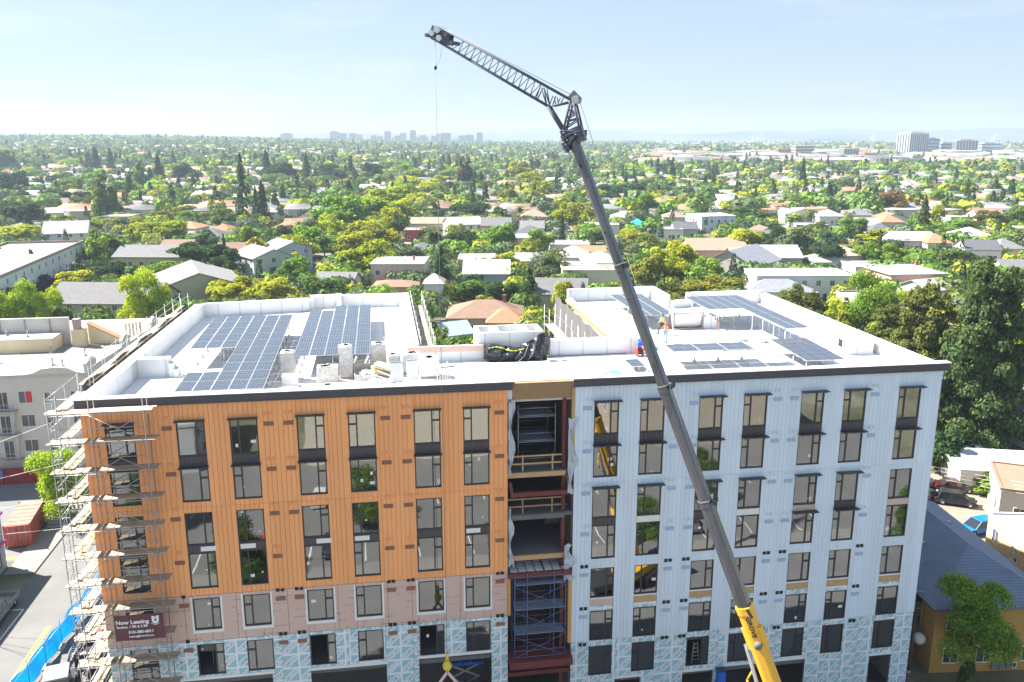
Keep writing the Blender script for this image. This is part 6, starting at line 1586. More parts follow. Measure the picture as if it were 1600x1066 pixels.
ORD = ['first', 'second', 'third', 'fourth', 'fifth', 'sixth', 'seventh', 'eighth', 'ninth', 'tenth', 'eleventh', 'twelfth', 'thirteenth', 'fourteenth', 'fifteenth', 'sixteenth', 'seventeenth', 'eighteenth', 'nineteenth', 'twentieth']
def label_pending():
    by = {}
    for it in PENDING: by.setdefault((it[0], it[1]), []).append(it)
    for (desc, where), its in by.items():
        its.sort(key=lambda t_: t_[2])
        for k, it in enumerate(its):
            lab = f'{desc} {where}' if len(its) == 1 else f'{ORD[min(k, 19)]} {desc} from left, {where}'
            tag(it[3], lab, it[4], it[5])
NT = [0]
TREES = []
def tree(x, y, w_, h, kind, colour, seed=None, label=None, trunk=True, z=None, trunk_w=1.0, lift=0.0):
    i = NT[0]; NT[0] += 1; r = random.Random(i * 7 + 3)
    z0 = terrain(x, y) if z is None else z
    nm = {'conifer': 'conifer_tree', 'cedar': 'cedar_tree', 'sparse': 'pine_tree', 'flat': 'spreading_pine', 'cypress': 'cypress_tree', 'column': 'columnar_tree'}.get(kind, 'broadleaf_tree')
    r_ = thing(nm, None, 'tree', (x, y, z0), r.uniform(0, 6.28))
    if label: tag(r_, label, 'tree', 'trees of the town')
    else: pending(r_, f'{colour} {KNAME[kind]}', 'tree', 'trees of the town', (x, y, z0))
    c = COLS[colour] if not (kind == 'fine' and 'yellow' in colour) else (.31, .43, .035); j = r.uniform(.85, 1.15); c = (c[0] * j * r.uniform(.92, 1.08), c[1] * j, c[2] * j)
    if trunk:
        tm = STRAIGHT if kind in ('conifer', 'cedar', 'sparse', 'cypress') else r.choice(TRUNK)
        tw = max(.35 * w_, .22 * h) * trunk_w
        inst('trunk', tm, r_, scale=(tw, tw, h))
    cm = r.choice(CROWN[kind]); sy = r.uniform(.9, 1.1) * w_
    inst('crown', cm, r_, (0, 0, lift * h), (0, 0, r.uniform(0, 6.28)), (w_, sy, h * (1 - lift)), color=c)
    TREES.append((x, y, w_ * .5))
    return r_
RECTS = []
def tree_at(u, v0, v1, wpx, kind, colour, label=None):
    RECTS.append((u - wpx * .42, u + wpx * .42, v0, v0 + (v1 - v0) * .8, ground(u, v1).y))
    p = ground(u, v1); m = mpp(p)
    return tree(p.x, p.y, wpx * m * (1.28 if kind in ('round', 'fine', 'flat') else 1.15), (v1 - v0) * m / .97, kind, colour, label=label)
m_frond = foliage_mat('palm_leaf', .25)
def frond_mesh():
    q = MB(); n = 7; prev = None
    for i in range(n + 1):
        t = i / n; x = 2.6 * t; z = .9 * t - 1.7 * t * t; hw = .42 * math.sin(math.pi * min(.97, t * .9 + .08)) 
        cur = ((x, -hw, z - hw * .45), (x, 0, z), (x, hw, z - hw * .45))
        if prev: q.face([prev[0], prev[1], cur[1], cur[0]]); q.face([prev[1], prev[2], cur[2], cur[1]])
        prev = cur
    return q.mesh('frond', m_frond)
FROND = frond_mesh()
def palm(u, v0, v1, wpx, label, skirt=False):
    p = ground(u, v1); m = mpp(p); h = (v1 - v0) * m; s = wpx * m / 5.0
    r_ = thing('palm_tree', label, 'palm', p, 0, 'tall palms of the town')
    q = MB(); q.tube((0, 0, -.2), (.1, 0, h - 1.0 * s), .34, 10, .24); q.build('trunk', M('palm_bark', (.22, .19, .16), .9, .2, 4) if 'palm_bark' not in bpy.data.materials else bpy.data.materials['palm_bark'], r_)
    for k in range(30):
        a = k * 2.4; up_ = (k % 5) / 4; inst('frond', FROND, r_, (.1, 0, h - 1.0 * s), (RND.uniform(-.2, .2), .75 - 1.35 * up_ + RND.uniform(-.1, .1), a), (s * RND.uniform(.85, 1.1),) * 3, color=(.07, .095, .03))
    if skirt:
        for k in range(12): inst('dry_frond', FROND, r_, (.1, 0, h - 1.2 * s), (0, 1.2, k * .52 + .2), (s * .7,) * 3, color=(.24, .13, .03))

T = [  # u, crown top v, foot v, width px, kind, colour
 (152, 230, 276, 30, 'conifer', 'dark green'), (140, 238, 275, 22, 'conifer', 'dark green'), (175, 233, 274, 24, 'conifer', 'dark green'), (10, 234, 272, 30, 'round', 'dark green'), (250, 243, 296, 30, 'conifer', 'dark green'), (237, 262, 300, 24, 'conifer', 'blue green'), (222, 253, 304, 28, 'column', 'mid green'),
 (290, 255, 290, 30, 'round', 'dark green'), (282, 255, 288, 22, 'round', 'bright green'), (272, 235, 266, 16, 'conifer', 'dark green'), (165, 275, 345, 42, 'column', 'olive'), (168, 290, 346, 34, 'round', 'mid green'), (93, 293, 327, 56, 'flat', 'dark green'), (90, 300, 327, 46, 'round', 'blue green'), (135, 300, 335, 30, 'round', 'dark green'), (38, 314, 357, 62, 'round', 'dark green'),
 (20, 268, 312, 46, 'round', 'blue green'), (113, 278, 309, 40, 'round', 'mid green'), (50, 262, 283, 26, 'round', 'bright yellow green'), (350, 327, 360, 32, 'round', 'mid green'), (268, 292, 322, 38, 'round', 'mid green'), (45, 335, 366, 28, 'conifer', 'blue green'),
 (142, 345, 367, 30, 'round', 'golden olive'), (180, 342, 364, 36, 'round', 'golden olive'), (215, 340, 362, 36, 'round', 'golden olive'), (255, 328, 350, 42, 'round', 'olive'), (290, 322, 344, 42, 'round', 'golden olive'), (330, 315, 337, 42, 'round', 'golden olive'), (355, 310, 332, 34, 'round', 'olive'), (297, 328, 352, 34, 'round', 'bright green'),
 (255, 345, 384, 72, 'round', 'bright yellow green'), (225, 350, 384, 46, 'round', 'bright yellow green'), (150, 360, 425, 44, 'column', 'mid green'), (160, 372, 428, 36, 'round', 'bright green'), (25, 353, 388, 74, 'round', 'bright yellow green'), (155, 410, 454, 62, 'round', 'dark green'), (178, 405, 452, 44, 'round', 'dark green'), (192, 428, 462, 52, 'round', 'mid green'),
 (25, 420, 458, 56, 'round', 'mid green'), (85, 428, 462, 34, 'round', 'purple'), (66, 440, 466, 20, 'round', 'purple'), (190, 413, 430, 14, 'round', 'purple'), (118, 422, 464, 52, 'round', 'bright yellow green'), (277, 408, 444, 62, 'round', 'bright green'), (248, 415, 444, 34, 'round', 'bright green'),
 (14, 452, 560, 54, 'fine', 'bright yellow green'), (52, 440, 560, 48, 'fine', 'bright yellow green'), (86, 453, 560, 44, 'fine', 'bright yellow green'), (106, 480, 560, 30, 'round', 'mid green'), (225, 425, 545, 58, 'fine', 'bright yellow green'), (262, 446, 545, 44, 'fine', 'bright yellow green'), (420, 433, 484, 76, 'round', 'bright yellow green'), (360, 438, 484, 64, 'round', 'bright yellow green'), (395, 428, 478, 60, 'round', 'golden olive'),
 (315, 370, 440, 70, 'flat', 'dark green'), (338, 376, 442, 66, 'flat', 'dark green'), (362, 395, 442, 36, 'round', 'mid green'),
 (412, 283, 352, 34, 'conifer', 'dark green'), (402, 292, 350, 22, 'conifer', 'blue green'), (418, 235, 288, 30, 'conifer', 'blue green'), (480, 240, 289, 26, 'conifer', 'dark green'), (549, 245, 287, 20, 'conifer', 'dark green'), (582, 254, 287, 30, 'round', 'dark green'), (516, 258, 290, 44, 'round', 'blue green'), (440, 255, 290, 40, 'round', 'dark green'),
 (532, 308, 366, 66, 'round', 'bright green'), (515, 318, 366, 40, 'round', 'mid green'), (585, 310, 358, 62, 'round', 'bright green'), (618, 310, 356, 60, 'round', 'bright yellow green'), (605, 292, 336, 56, 'round', 'bright yellow green'), (632, 288, 326, 58, 'round', 'bright green'), (643, 277, 306, 58, 'round', 'bright yellow green'), (640, 264, 289, 50, 'round', 'bright green'), (632, 258, 278, 40, 'round', 'bright green'), (600, 330, 366, 60, 'round', 'mid green'), (560, 312, 352, 46, 'round', 'bright green'),
 (580, 350, 397, 78, 'round', 'golden olive'), (560, 385, 440, 56, 'round', 'bright yellow green'), (590, 378, 438, 64, 'round', 'bright yellow green'), (546, 372, 410, 36, 'round', 'golden olive'), (472, 340, 390, 58, 'round', 'grey green'), (450, 350, 392, 40, 'round', 'grey green'), (508, 367, 402, 48, 'round', 'bright green'), (466, 402, 446, 48, 'round', 'bright green'), (500, 432, 474, 62, 'round', 'mid green'), (455, 395, 430, 36, 'round', 'bright yellow green'),
 (702, 246, 274, 22, 'conifer', 'dark green'), (722, 247, 306, 18, 'column', 'olive'), (733, 250, 306, 18, 'column', 'dark green'), (752, 268, 300, 20, 'conifer', 'dark green'), (722, 360, 400, 50, 'round', 'dark green'), (643, 383, 418, 50, 'round', 'grey green'), (690, 384, 462, 50, 'cedar', 'dark green'), (782, 352, 396, 42, 'round', 'bright green'), (788, 392, 426, 42, 'round', 'bright yellow green'), (735, 318, 348, 66, 'round', 'dark green'), (712, 312, 340, 40, 'round', 'grey green'), (675, 436, 464, 36, 'round', 'purple'), (700, 265, 288, 24, 'round', 'bright green'),
 (842, 284, 322, 36, 'round', 'bright yellow green'), (812, 253, 290, 34, 'round', 'bright yellow green'), (826, 268, 300, 34, 'round', 'bright yellow green'), (1007, 303, 342, 38, 'round', 'bright green'), (1050, 248, 294, 13, 'column', 'dark green'), (950, 288, 322, 46, 'round', 'blue green'), (985, 286, 320, 44, 'round', 'blue green'), (1030, 288, 320, 46, 'round', 'grey green'), (1060, 292, 320, 36, 'round', 'grey green'),
 (842, 355, 404, 40, 'round', 'bright green'), (866, 393, 450, 48, 'round', 'grey green'), (852, 400, 450, 30, 'round', 'grey green'), (827, 420, 490, 58, 'cedar', 'dark green'), (735, 438, 484, 62, 'round', 'mid green'), (772, 442, 486, 50, 'round', 'dark green'), (800, 440, 484, 30, 'round', 'mid green'), (755, 462, 496, 44, 'round', 'golden olive'), (885, 318, 362, 34, 'round', 'bright yellow green'), (910, 318, 354, 42, 'round', 'golden olive'), (930, 350, 386, 46, 'round', 'bright green'), (925, 352, 382, 34, 'round', 'mid green'), (880, 440, 500, 30, 'round', 'bright yellow green'),
 (1012, 368, 404, 60, 'round', 'olive'), (1040, 385, 452, 60, 'round', 'bright yellow green'), (1010, 395, 455, 50, 'round', 'golden olive'), (1062, 378, 442, 50, 'round', 'bright yellow green'), (985, 360, 392, 40, 'round', 'bright yellow green'), (1100, 404, 456, 46, 'round', 'bright green'), (1125, 432, 466, 76, 'round', 'golden olive'), (1085, 440, 468, 46, 'round', 'golden olive'), (1157, 356, 404, 58, 'round', 'bright yellow green'), (1180, 360, 402, 36, 'round', 'mid green'), (1150, 283, 318, 22, 'conifer', 'dark green'), (1120, 330, 352, 40, 'round', 'mid green'), (1170, 322, 350, 60, 'round', 'mid green'),
 (1252, 247, 302, 20, 'conifer', 'dark green'), (1292, 243, 272, 14, 'conifer', 'dark green'), (1309, 264, 289, 12, 'conifer', 'dark green'), (1301, 289, 327, 20, 'column', 'blue green'), (1287, 294, 327, 22, 'round', 'bright green'), (1390, 299, 344, 52, 'round', 'brown'), (1375, 306, 344, 34, 'round', 'olive'), (1440, 307, 374, 34, 'conifer', 'olive'), (1489, 341, 368, 62, 'round', 'bright green'),
 (1240, 350, 414, 54, 'round', 'grey green'), (1215, 356, 410, 44, 'round', 'dark green'), (1290, 362, 426, 38, 'round', 'blue green'), (1350, 376, 418, 36, 'round', 'bright green'), (1392, 378, 420, 36, 'round', 'bright green'), (1440, 390, 424, 46, 'round', 'bright green'), (1420, 395, 424, 40, 'round', 'bright green'), (1490, 386, 428, 58, 'round', 'mid green'), (1515, 392, 428, 40, 'round', 'dark green'), (1330, 340, 380, 40, 'round', 'mid green'), (1270, 345, 375, 40, 'round', 'olive'), (1380, 355, 384, 60, 'round', 'bright yellow green'),
 (1565, 413, 476, 66, 'round', 'bright green'), (1590, 440, 510, 40, 'round', 'bright green'), (1545, 330, 360, 40, 'round', 'olive'), (1590, 320, 362, 40, 'round', 'mid green'),
 (1352, 430, 545, 74, 'fine', 'bright green'), (1388, 455, 545, 48, 'fine', 'bright yellow green'), (1310, 470, 540, 40, 'round', 'bright yellow green'), (1255, 455, 520, 58, 'round', 'olive'), (1235, 440, 500, 36, 'round', 'olive'), (1580, 500, 560, 46, 'fine', 'bright yellow green'),
]
for a in T: tree_at(*a)
tree_at(382, 243, 354, 40, 'sparse', 'blue green')
palm(183, 366, 432, 42, 'tall palm with drooping grey green fronds behind the beige block')
palm(678, 355, 398, 40, 'shaggy palm with an orange skirt of dry fronds beyond the orange wing', True)
palm(812, 322, 352, 18, 'small palm beside the pale gabled roofs beyond the courtyard')
palm(1225, 306, 330, 30, 'short palm with a full round head far beyond the right parapet')
# the giant cypress pair, the yard tree, the yellow street tree, shrubs
p = ground(1522, 694); tree(p.x, p.y, 17.5, 25.5, 'cypress', 'cypress green', label='giant dark cypress towering behind the right corner of the blue wing')
p = ground(1440, 660); tree(p.x - 1, p.y, 17, 20.5, 'cypress', 'olive', label='lower olive cypress shoulder joined to the left of the giant dark cypress')
p = ground(1395, 600); tree(p.x, p.y + 2, 14, 13.5, 'cypress', 'olive', label='lowest olive cypress at the left of the group behind the blue wing')
tree(34.5, 57.4, 6.4, 9.6, 'fine', 'bright green', lift=.30, label='green yard tree with ivy on its trunk in front of the ochre house', trunk_w=.8)
pk = F(-43.8, 42.6); tree(pk.x, pk.y, 6.8, 8.2, 'fine', 'bright yellow green', label='yellow green street tree behind the corner scaffold')
tree(34.5, 57.6, 1.3, 3.2, 'mid', 'mid green', label='climbing ivy bush around the foot of the yard tree', trunk=True)
tree(56.6, 94.6, 4.6, 3.4, 'mid', 'bright green', label='sunlit green shrub beside the long garage wall')
tree(54.5, 102.0, 5.5, 5.5, 'mid', 'dark green', label='dark ivy mound between the wooden fence and the white cars')
for (u, v0, v1, w_, k, c, lb) in ((655, 470, 540, 34, 'fine', 'olive', 'tall olive shrub tree beside the orange wing courtyard scaffold'), (668, 505, 560, 24, 'round', 'bright yellow green', 'bright yellow green bush in the courtyard beside the scaffold strip'), (690, 510, 562, 26, 'round', 'bright green', 'thin bright green bush in the middle of the courtyard gardens'), (845, 485, 530, 30, 'round', 'bright green', 'round green bush right of the brown roofed house in the courtyard view'), (1480, 320, 345, 40, 'round', 'mid green', None)):
    p = ground(u, v1); m = mpp(p); tree(p.x, p.y, w_ * m * 1.1, (v1 - v0) * m, k, c, label=lb)
for x, y in ((-18, 25), (20, 31), (48, 38), (-5, 16), (9, 32), (33, 22), (-27, 10)): tree(x, y, 5.5, 6.5, 'fine', 'mid green', label=f'{ORD[sorted((-18, 20, 48, -5, 9, 33, -27)).index(x)]} street tree from left mirrored in windows, across the front street')

# ------------------------------------------------------------------ hand placed houses of the middle distance
HOUSES = []
def house_at(label, u, v1, wpx, dep, h, roof, rh, wallc, roofc, rz=0.0, storeys=1, **kw):
    p = ground(u, v1); m = mpp(p); w_ = wpx * m / max(.6, math.cos(rz)); y = p.y + dep / 2 * math.cos(rz)
    HOUSES.append((p.x, y, max(w_, dep) * .6)); RECTS.append((u - wpx * .45, u + wpx * .45, v1 - h / m * 1.1, v1 - h / m * .4, p.y))
    return house(label, p.x, y, w_, dep, h, roof, rh, wallc, roofc, rz, storeys, **kw)
GR, DG, TAN, BRN, WHT, TER, LGR, WR = (.16, .16, .17), (.095, .098, .11), (.27, .205, .155), (.22, .14, .10), (.60, .59, .57), (.36, .17, .095), (.29, .285, .28), (.56, .555, .55)
C_YG, C_BL, C_PK, C_CR, C_WH, C_SL, C_GN, C_GY = (.42, .42, .20), (.34, .42, .50), (.58, .42, .36), (.58, .52, .40), (.66, .66, .64), (.60, .34, .22), (.33, .36, .27), (.42, .43, .44)
pa_, pb_ = at(-60, 461, 9), at(131, 379, 9)
vd_ = (pb_ - pa_); rz_ = math.atan2(vd_.y, vd_.x); pm_ = (pa_ + pb_) / 2 + Vector((-math.sin(rz_), math.cos(rz_), 0)) * 11
house('flat roofed white three storey block with many windows behind bright trees at far left', pm_.x, pm_.y, vd_.length, 22, 9, 'flat', .8, (.56, .62, .66), (.30, .26, .235), rz_, 3, name='apartment_building', cat='building', nwin=16)
HOUSES.append((pm_.x, pm_.y, 22))
house_at('yellow green two storey apartment house with grey roof beside the tall palm', 242, 440, 122, 13, 7.2, 'gable', 2.6, C_YG, GR, -.03, 2, name='apartment_building', cat='building')
house_at('grey gabled house with skylight marks behind the left parapet of the orange wing', 300, 474, 90, 20, 5.4, 'gable', 3.4, (.38, .38, .29), (.19, .185, .19), -1.15, 1)
house_at('long grey roofed green building with white roof ridges right behind the beige block', 160, 510, 165, 15, 5.2, 'gable', 3.4, C_GN, (.15, .145, .15), -.02, 2, name='row_house')
house_at('grey roofed blue green apartment house nearest the leafy street', 408, 440, 50, 12, 7.5, 'gable', 2.2, (.40, .45, .44), (.30, .30, .31), -.9, 3, name='apartment_building', cat='building')
house_at('second grey roofed apartment house farther back along the leafy street', 444, 426, 36, 12, 7.5, 'gable', 2.2, (.36, .46, .52), (.30, .30, .31), -.9, 3, name='apartment_building', cat='building')
house_at('white gabled house with blue shadowed front behind the flat white block', 95, 385, 60, 14, 5, 'gable', 4, (.55, .58, .62), (.32, .30, .30), .3, 2)
house_at('long flat salmon building among trees at far left', 92, 346, 95, 16, 5, 'flat', .4, (.46, .32, .26), (.66, .60, .56), .0, 1, wins=False)
house_at('pink two storey house with white flat roof and brick chimney', 622, 456, 82, 14, 7.4, 'flat', .35, C_PK, WR, 0, 2, chimney=True)
house_at('low brown flat roof in front of the pink house', 617, 470, 68, 9, 3.6, 'hip', 1.0, (.44, .30, .24), BRN, 0, 1)
house_at('slim white tower house with small grey hip roof', 678, 492, 28, 6, 7.6, 'hip', 1.7, (.62, .66, .70), (.42, .40, .36), 0, 1, wins=False)
house_at('wide brown tiled house with a terracotta hip in the courtyard view', 758, 524, 118, 13, 3.8, 'hip', 2.6, (.40, .31, .25), BRN, .02, 1, chimney=True)
house_at('small terracotta hip roofed wing of the brown tiled house', 790, 530, 56, 9, 3.6, 'hip', 2.2, (.46, .34, .26), TER, 0, 1)
house_at('small blue shed with grey blue roof in the courtyard gardens', 705, 545, 40, 7, 3.0, 'gable', 1.8, (.20, .28, .36), (.30, .40, .50), .5, 1)
house_at('blue walled house with pale grey roof and dark chimney pots', 760, 456, 70, 13, 5.0, 'gable', 2.8, (.25, .33, .42), (.48, .46, .44), 0, 1, chimney=True)
house_at('salmon house with white flat roof beside the round bright tree', 744, 428, 56, 13, 4.2, 'flat', .4, (.50, .34, .26), WR, 0, 1)
house_at('low cream house with bright white roof beyond the pink house', 650, 424, 36, 12, 4, 'flat', .4, C_CR, WR, 0, 1)
house_at('deep red low house beside the leafy avenue', 646, 378, 28, 10, 4.5, 'flat', .4, (.36, .07, .06), (.48, .34, .28), 0, 1)
house_at('long tan roof behind the deep red house', 668, 366, 54, 16, 4.5, 'gable', 2, C_CR, TAN, 0, 1)
house_at('white gabled pair of houses beyond the shaggy palm', 722, 372, 50, 14, 5.5, 'gable', 2.6, C_WH, LGR, .3, 2)
house_at('light blue house with white roof partly behind the grey birch', 908, 442, 52, 12, 4.2, 'flat', .4, (.38, .50, .56), WR, 0, 1)
house_at('dark slate blue house with grey hip roof left of the crane boom', 940, 434, 58, 14, 4.4, 'hip', 2.6, (.16, .22, .30), (.30, .32, .36), 0, 1)
house_at('grey green hip roofed house left of the slate blue one', 898, 424, 50, 14, 4.4, 'hip', 2.6, C_CR, (.36, .38, .33), 0, 1)
house_at('long white house with white roof above the terracotta strip', 890, 402, 62, 12, 4.2, 'flat', .4, C_WH, WR, 0, 1)
house_at('low terracotta roofed house above the slate blue house', 920, 408, 52, 9, 3.2, 'gable', 1.4, (.40, .30, .24), TER, 0, 1)
house_at('grey low roofed house above the dark cedar in the courtyard view', 824, 426, 46, 11, 3.6, 'gable', 1.8, (.26, .30, .36), LGR, 0, 1)
house_at('pale pink house with white roof beside the tall bright tree', 820, 392, 40, 14, 4.5, 'flat', .4, C_PK, WR, 0, 1)
house_at('cream low flat building right behind the blue wing back parapet', 925, 462, 92, 9, 6.5, 'flat', .5, (.58, .54, .44), (.66, .60, .48), 0, 1)
house_at('broad tan gabled roof left of the dark gabled houses', 1122, 412, 90, 16, 4.5, 'gable', 3, (.44, .36, .30), TAN, .0, 1)
house_at('lower tan roof stepping down beside the broad tan roof', 1175, 420, 60, 12, 4, 'gable', 2, (.44, .34, .28), (.46, .33, .24), 0, 1)
house_at('dark shingled gabled house with a pointed glazed gable', 1165, 436, 64, 16, 4.8, 'gable', 4, (.50, .46, .42), (.22, .23, .27), .9, 1)
house_at('green grey roofed house behind the pointed glazed gable', 1215, 428, 74, 14, 5, 'gable', 3, (.36, .38, .33), (.30, .34, .31), 0, 1)
house_at('long white two storey apartment house with flat white roof behind the blue wing', 1255, 472, 150, 12, 6.6, 'flat', .3, (.60, .62, .64), (.66, .62, .58), .0, 2, name='apartment_building', cat='building')
house_at('dark grey hip roofed white bungalow in front of the long white apartment house', 1222, 480, 108, 12, 3.8, 'hip', 2.2, (.58, .60, .64), (.20, .21, .24), -.05, 1)
house_at('salmon two storey house with grey roof right of the bright tree', 1428, 468, 92, 13, 6.6, 'hip', 1.6, C_SL, (.24, .25, .28), .12, 2, chimney=True)
house_at('small white gabled house with grey roof in front of the salmon house', 1455, 478, 50, 10, 4, 'gable', 2, (.56, .58, .58), (.36, .36, .36), .4, 1)
house_at('tan hip roofed house beyond the blue green tree', 1318, 420, 64, 14, 4.2, 'hip', 2.6, (.42, .36, .30), (.44, .30, .22), .2, 1)
house_at('grey green low house beside the tan hip roof', 1300, 430, 54, 12, 4, 'hip', 2.4, (.38, .42, .48), (.34, .36, .31), 0, 1)
house_at('white flat roofed low house left of the salmon house', 1360, 440, 50, 12, 4, 'flat', .4, (.50, .52, .56), WR, 0, 1)
house_at('long pale blue two storey building in the middle distance', 1115, 364, 56, 16, 7, 'flat', .4, (.50, .58, .66), WR, .25, 2, name='apartment_building', cat='building')
house_at('white bungalow left of the long pale blue building', 1040, 376, 54, 13, 4.2, 'flat', .4, C_WH, LGR, 0, 1)
house_at('dark gabled bungalow beside the white one', 1072, 374, 36, 12, 4.2, 'gable', 2.4, C_GY, DG, 0, 1)
house_at('long flat white roofed row beyond the very bright tree', 1020, 338, 120, 20, 5, 'flat', .4, C_CR, WR, 0, 1, wins=False)
house_at('turquoise roofed small house right of the crane boom', 998, 366, 22, 9, 4, 'hip', 2, C_WH, (.02, .42, .36), 0, 1, wins=False)
house_at('white row of low flats beyond the courtyard right side', 820, 338, 46, 14, 5, 'flat', .4, (.5, .5, .52), WR, 0, 1, wins=False)
house_at('tan round roofed house beyond the courtyard', 835, 352, 40, 14, 4, 'hip', 3, (.42, .36, .3), TAN, 0, 1, wins=False)
for k, (u, v, w_, rc, nm) in enumerate(((1242, 348, 40, LGR, 'pale'), (1300, 352, 40, LGR, 'silver'), (1345, 350, 40, GR, 'grey'), (1360, 368, 34, (.30, .34, .32), 'green'), (1395, 362, 34, TER, 'terracotta'), (1382, 378, 36, DG, 'dark'), (1430, 394, 64, LGR, 'broad pale'), (1470, 398, 36, TER, 'rust'), (1525, 386, 40, WR, 'white'), (1540, 410, 50, DG, 'charcoal'), (1580, 408, 40, GR, 'plain grey'))):
    house_at(f'{nm} roofed bungalow in the sunny rows at the right, {ORD[k]} of its row', u, v, w_, 13, 4.2, 'hip' if k % 3 else 'gable', 2.6, RND.choice((C_WH, C_CR, C_GY, C_PK)), rc, RND.uniform(-.2, .2), 1, group='bungalows in the sunny rows')
# utility poles
def pole(u, v0, v1):
    p = ground(u, v1); h = (v1 - v0) * mpp(p)
    r_ = thing('utility_pole', None, 'pole', p, .1); pending(r_, 'dark wooden utility pole with crossarm', 'pole', 'utility poles', p)
    MB().tube((0, 0, -.3), (0, 0, h), .17, 7, .11).build('shaft', m_trunk, r_)
    for z in (h - .5, h - 1.4): MB().box(-1.2, 1.2, -.06, .06, z - .07, z + .07).build('crossarm', m_trunk, r_)
    MB().tube((.35, 0, h - 2.8), (.35, 0, h - 1.9), .22, 8).build('transformer', m_galv, r_)
for a in ((481, 370, 432), (507, 358, 404), (1070, 380, 412), (1132, 335, 366), (988, 340, 366), (1268, 330, 386), (1415, 372, 402), (1335, 352, 386), (200, 338, 366), (118, 478, 520), (381, 425, 470), (1140, 400, 440)): pole(*a)

for k, (u, v, c_, kd, nm) in enumerate(((505, 416, (.6, .6, .6), 'hatch', 'white'), (522, 402, (.04, .08, .2), 'sedan', 'dark blue'), (516, 408, (.3, .34, .4), 'hatch', 'silver blue'), (498, 424, (.1, .1, .11), 'sedan', 'charcoal'), (533, 394, (.5, .5, .5), 'sedan', 'pale grey'), (700, 384, (.5, .5, .5), 'hatch', 'light'), (948, 446, (.55, .55, .55), 'sedan', 'bright white'), (1330, 436, (.06, .06, .07), 'hatch', 'black'))):
    p = ground(u, v); car(f'{nm} parked car small among the trees beyond the roofs', p.x, p.y, math.pi / 2 + RND.uniform(-.1, .1) + (math.pi if k % 2 else 0), c_, kd, z=p.z + .07, group='cars parked among the trees')
# ------------------------------------------------------------------ fill: more houses and trees of the town
def visible(p, h):
    u, v = seen(p); u2, v2 = seen((p[0], p[1], p[2] + h))
    if not (-60 < u < 1660): return False
    lim = 500 if u < 285 else (455 if u < 640 else (535 if u < 880 else (448 if u < 1190 else 455 + (u - 1190) * .35)))
    return v2 < lim
def covers(x, y, z, w_, h, lim=.18):
    a, v1 = seen((x, y, z)); m = mpp((x, y, z)); b_ = w_ / m / 2; v0 = v1 - h / m
    for u0, u1, t0, t1, yy in RECTS:
        if yy > y and min(u1, a + b_) - max(u0, a - b_) > 2 and min(t1, v1) - max(t0, v0) > lim * (t1 - t0): return True
    return False
def clear(x, y, r, lst): return all((x - a) ** 2 + (y - b_) ** 2 > (r + c) ** 2 for a, b_, c in lst)
STREETS = [-58 + 86 * k for k in range(-6, 8)]
for k, sx in enumerate(STREETS):
    q = MB(); w_ = 5.0
    pts = [(sx - .02 * (y - 130), y) for y in list(range(130, 700, 30))]
    for (x0, y0), (x1, y1) in zip(pts[:-1], pts[1:]): q.face([(x0 - w_, y0, terrain(x0 - w_, y0) + .06), (x0 + w_, y0, terrain(x0 + w_, y0) + .06), (x1 + w_, y1, terrain(x1 + w_, y1) + .06), (x1 - w_, y1, terrain(x1 - w_, y1) + .06)])
    tag(q.build('residential_street', m_asphalt_old), 'grey residential street running away from the building', kind='structure')
HD = []
PAL_R = [('white flat', 'flat', WR), ('pale grey flat', 'flat', LGR), ('grey gabled', 'gable', GR), ('dark grey hipped', 'hip', DG), ('tan hipped', 'hip', TAN), ('brown gabled', 'gable', BRN), ('terracotta hipped', 'hip', TER), ('pale grey hipped', 'hip', LGR), ('tan flat', 'flat', (.50, .44, .38))]
PAL_W = [('white', C_WH), ('cream', C_CR), ('pink', C_PK), ('blue', C_BL), ('grey', C_GY)]
PROTO = {}
def proto_house(kind, var, wins):
    k = (kind, var, wins)
    if k in PROTO: return PROTO[k]
    r = random.Random(var * 13 + len(kind)); w_, d_, h = r.uniform(9.5, 13.5), r.uniform(10, 14), r.uniform(3.4, 5.6)
    wm, rm = wall_roof(w_, d_, h, kind, .4 if kind == 'flat' else r.uniform(1.8, 2.8))
    PROTO[k] = (wm.mesh('wall', m_wall_oc), rm.mesh('roof', m_flat_oc if kind == 'flat' else m_roof_oc), w_, d_, h)
    return PROTO[k]
def fill_house(x, y, rz, wins):
    rn, kind, rc = RND.choice(PAL_R); wn_, wc = RND.choice(PAL_W); var = RND.randint(0, 2)
    wm, rm, w_, d_, h = proto_house(kind, var, wins)
    z = terrain(x, y); r_ = thing('house', None, 'house', (x, y, z), rz)
    inst('wall', wm, r_, color=wc); j = RND.uniform(.85, 1.12); inst('roof', rm, r_, color=tuple(c * j for c in rc))
    if wins:
        for u in (-.3, 0.08, .3): put_window(r_, (u * w_, -d_ / 2 - .012, 1.0), 0, 1.2, 1.3)
        a = 1 if x < 0 else -1
        for u in (-.25, .25): put_window(r_, (a * (w_ / 2 + .012), u * d_, 1.0), a * math.pi / 2, 1.2, 1.3)
    pending(r_, f'{wn_} house with {rn} roof', 'house', 'houses of the town', (x, y, z))
    HOUSES.append((x, y, 7)); return r_
cand = []
for sx in STREETS:
    y = 128.0
    while y < 560:
        for side in (-1, 1):
            x = sx - .02 * (y - 130) + side * (15 + RND.uniform(-1, 2)); cand.append((x, y + RND.uniform(-2, 2)))
            cand.append((x + side * 15, y + RND.uniform(-3, 3) + 4))
        y += 15.5
cand.sort(key=lambda c: c[1])
nh = 0
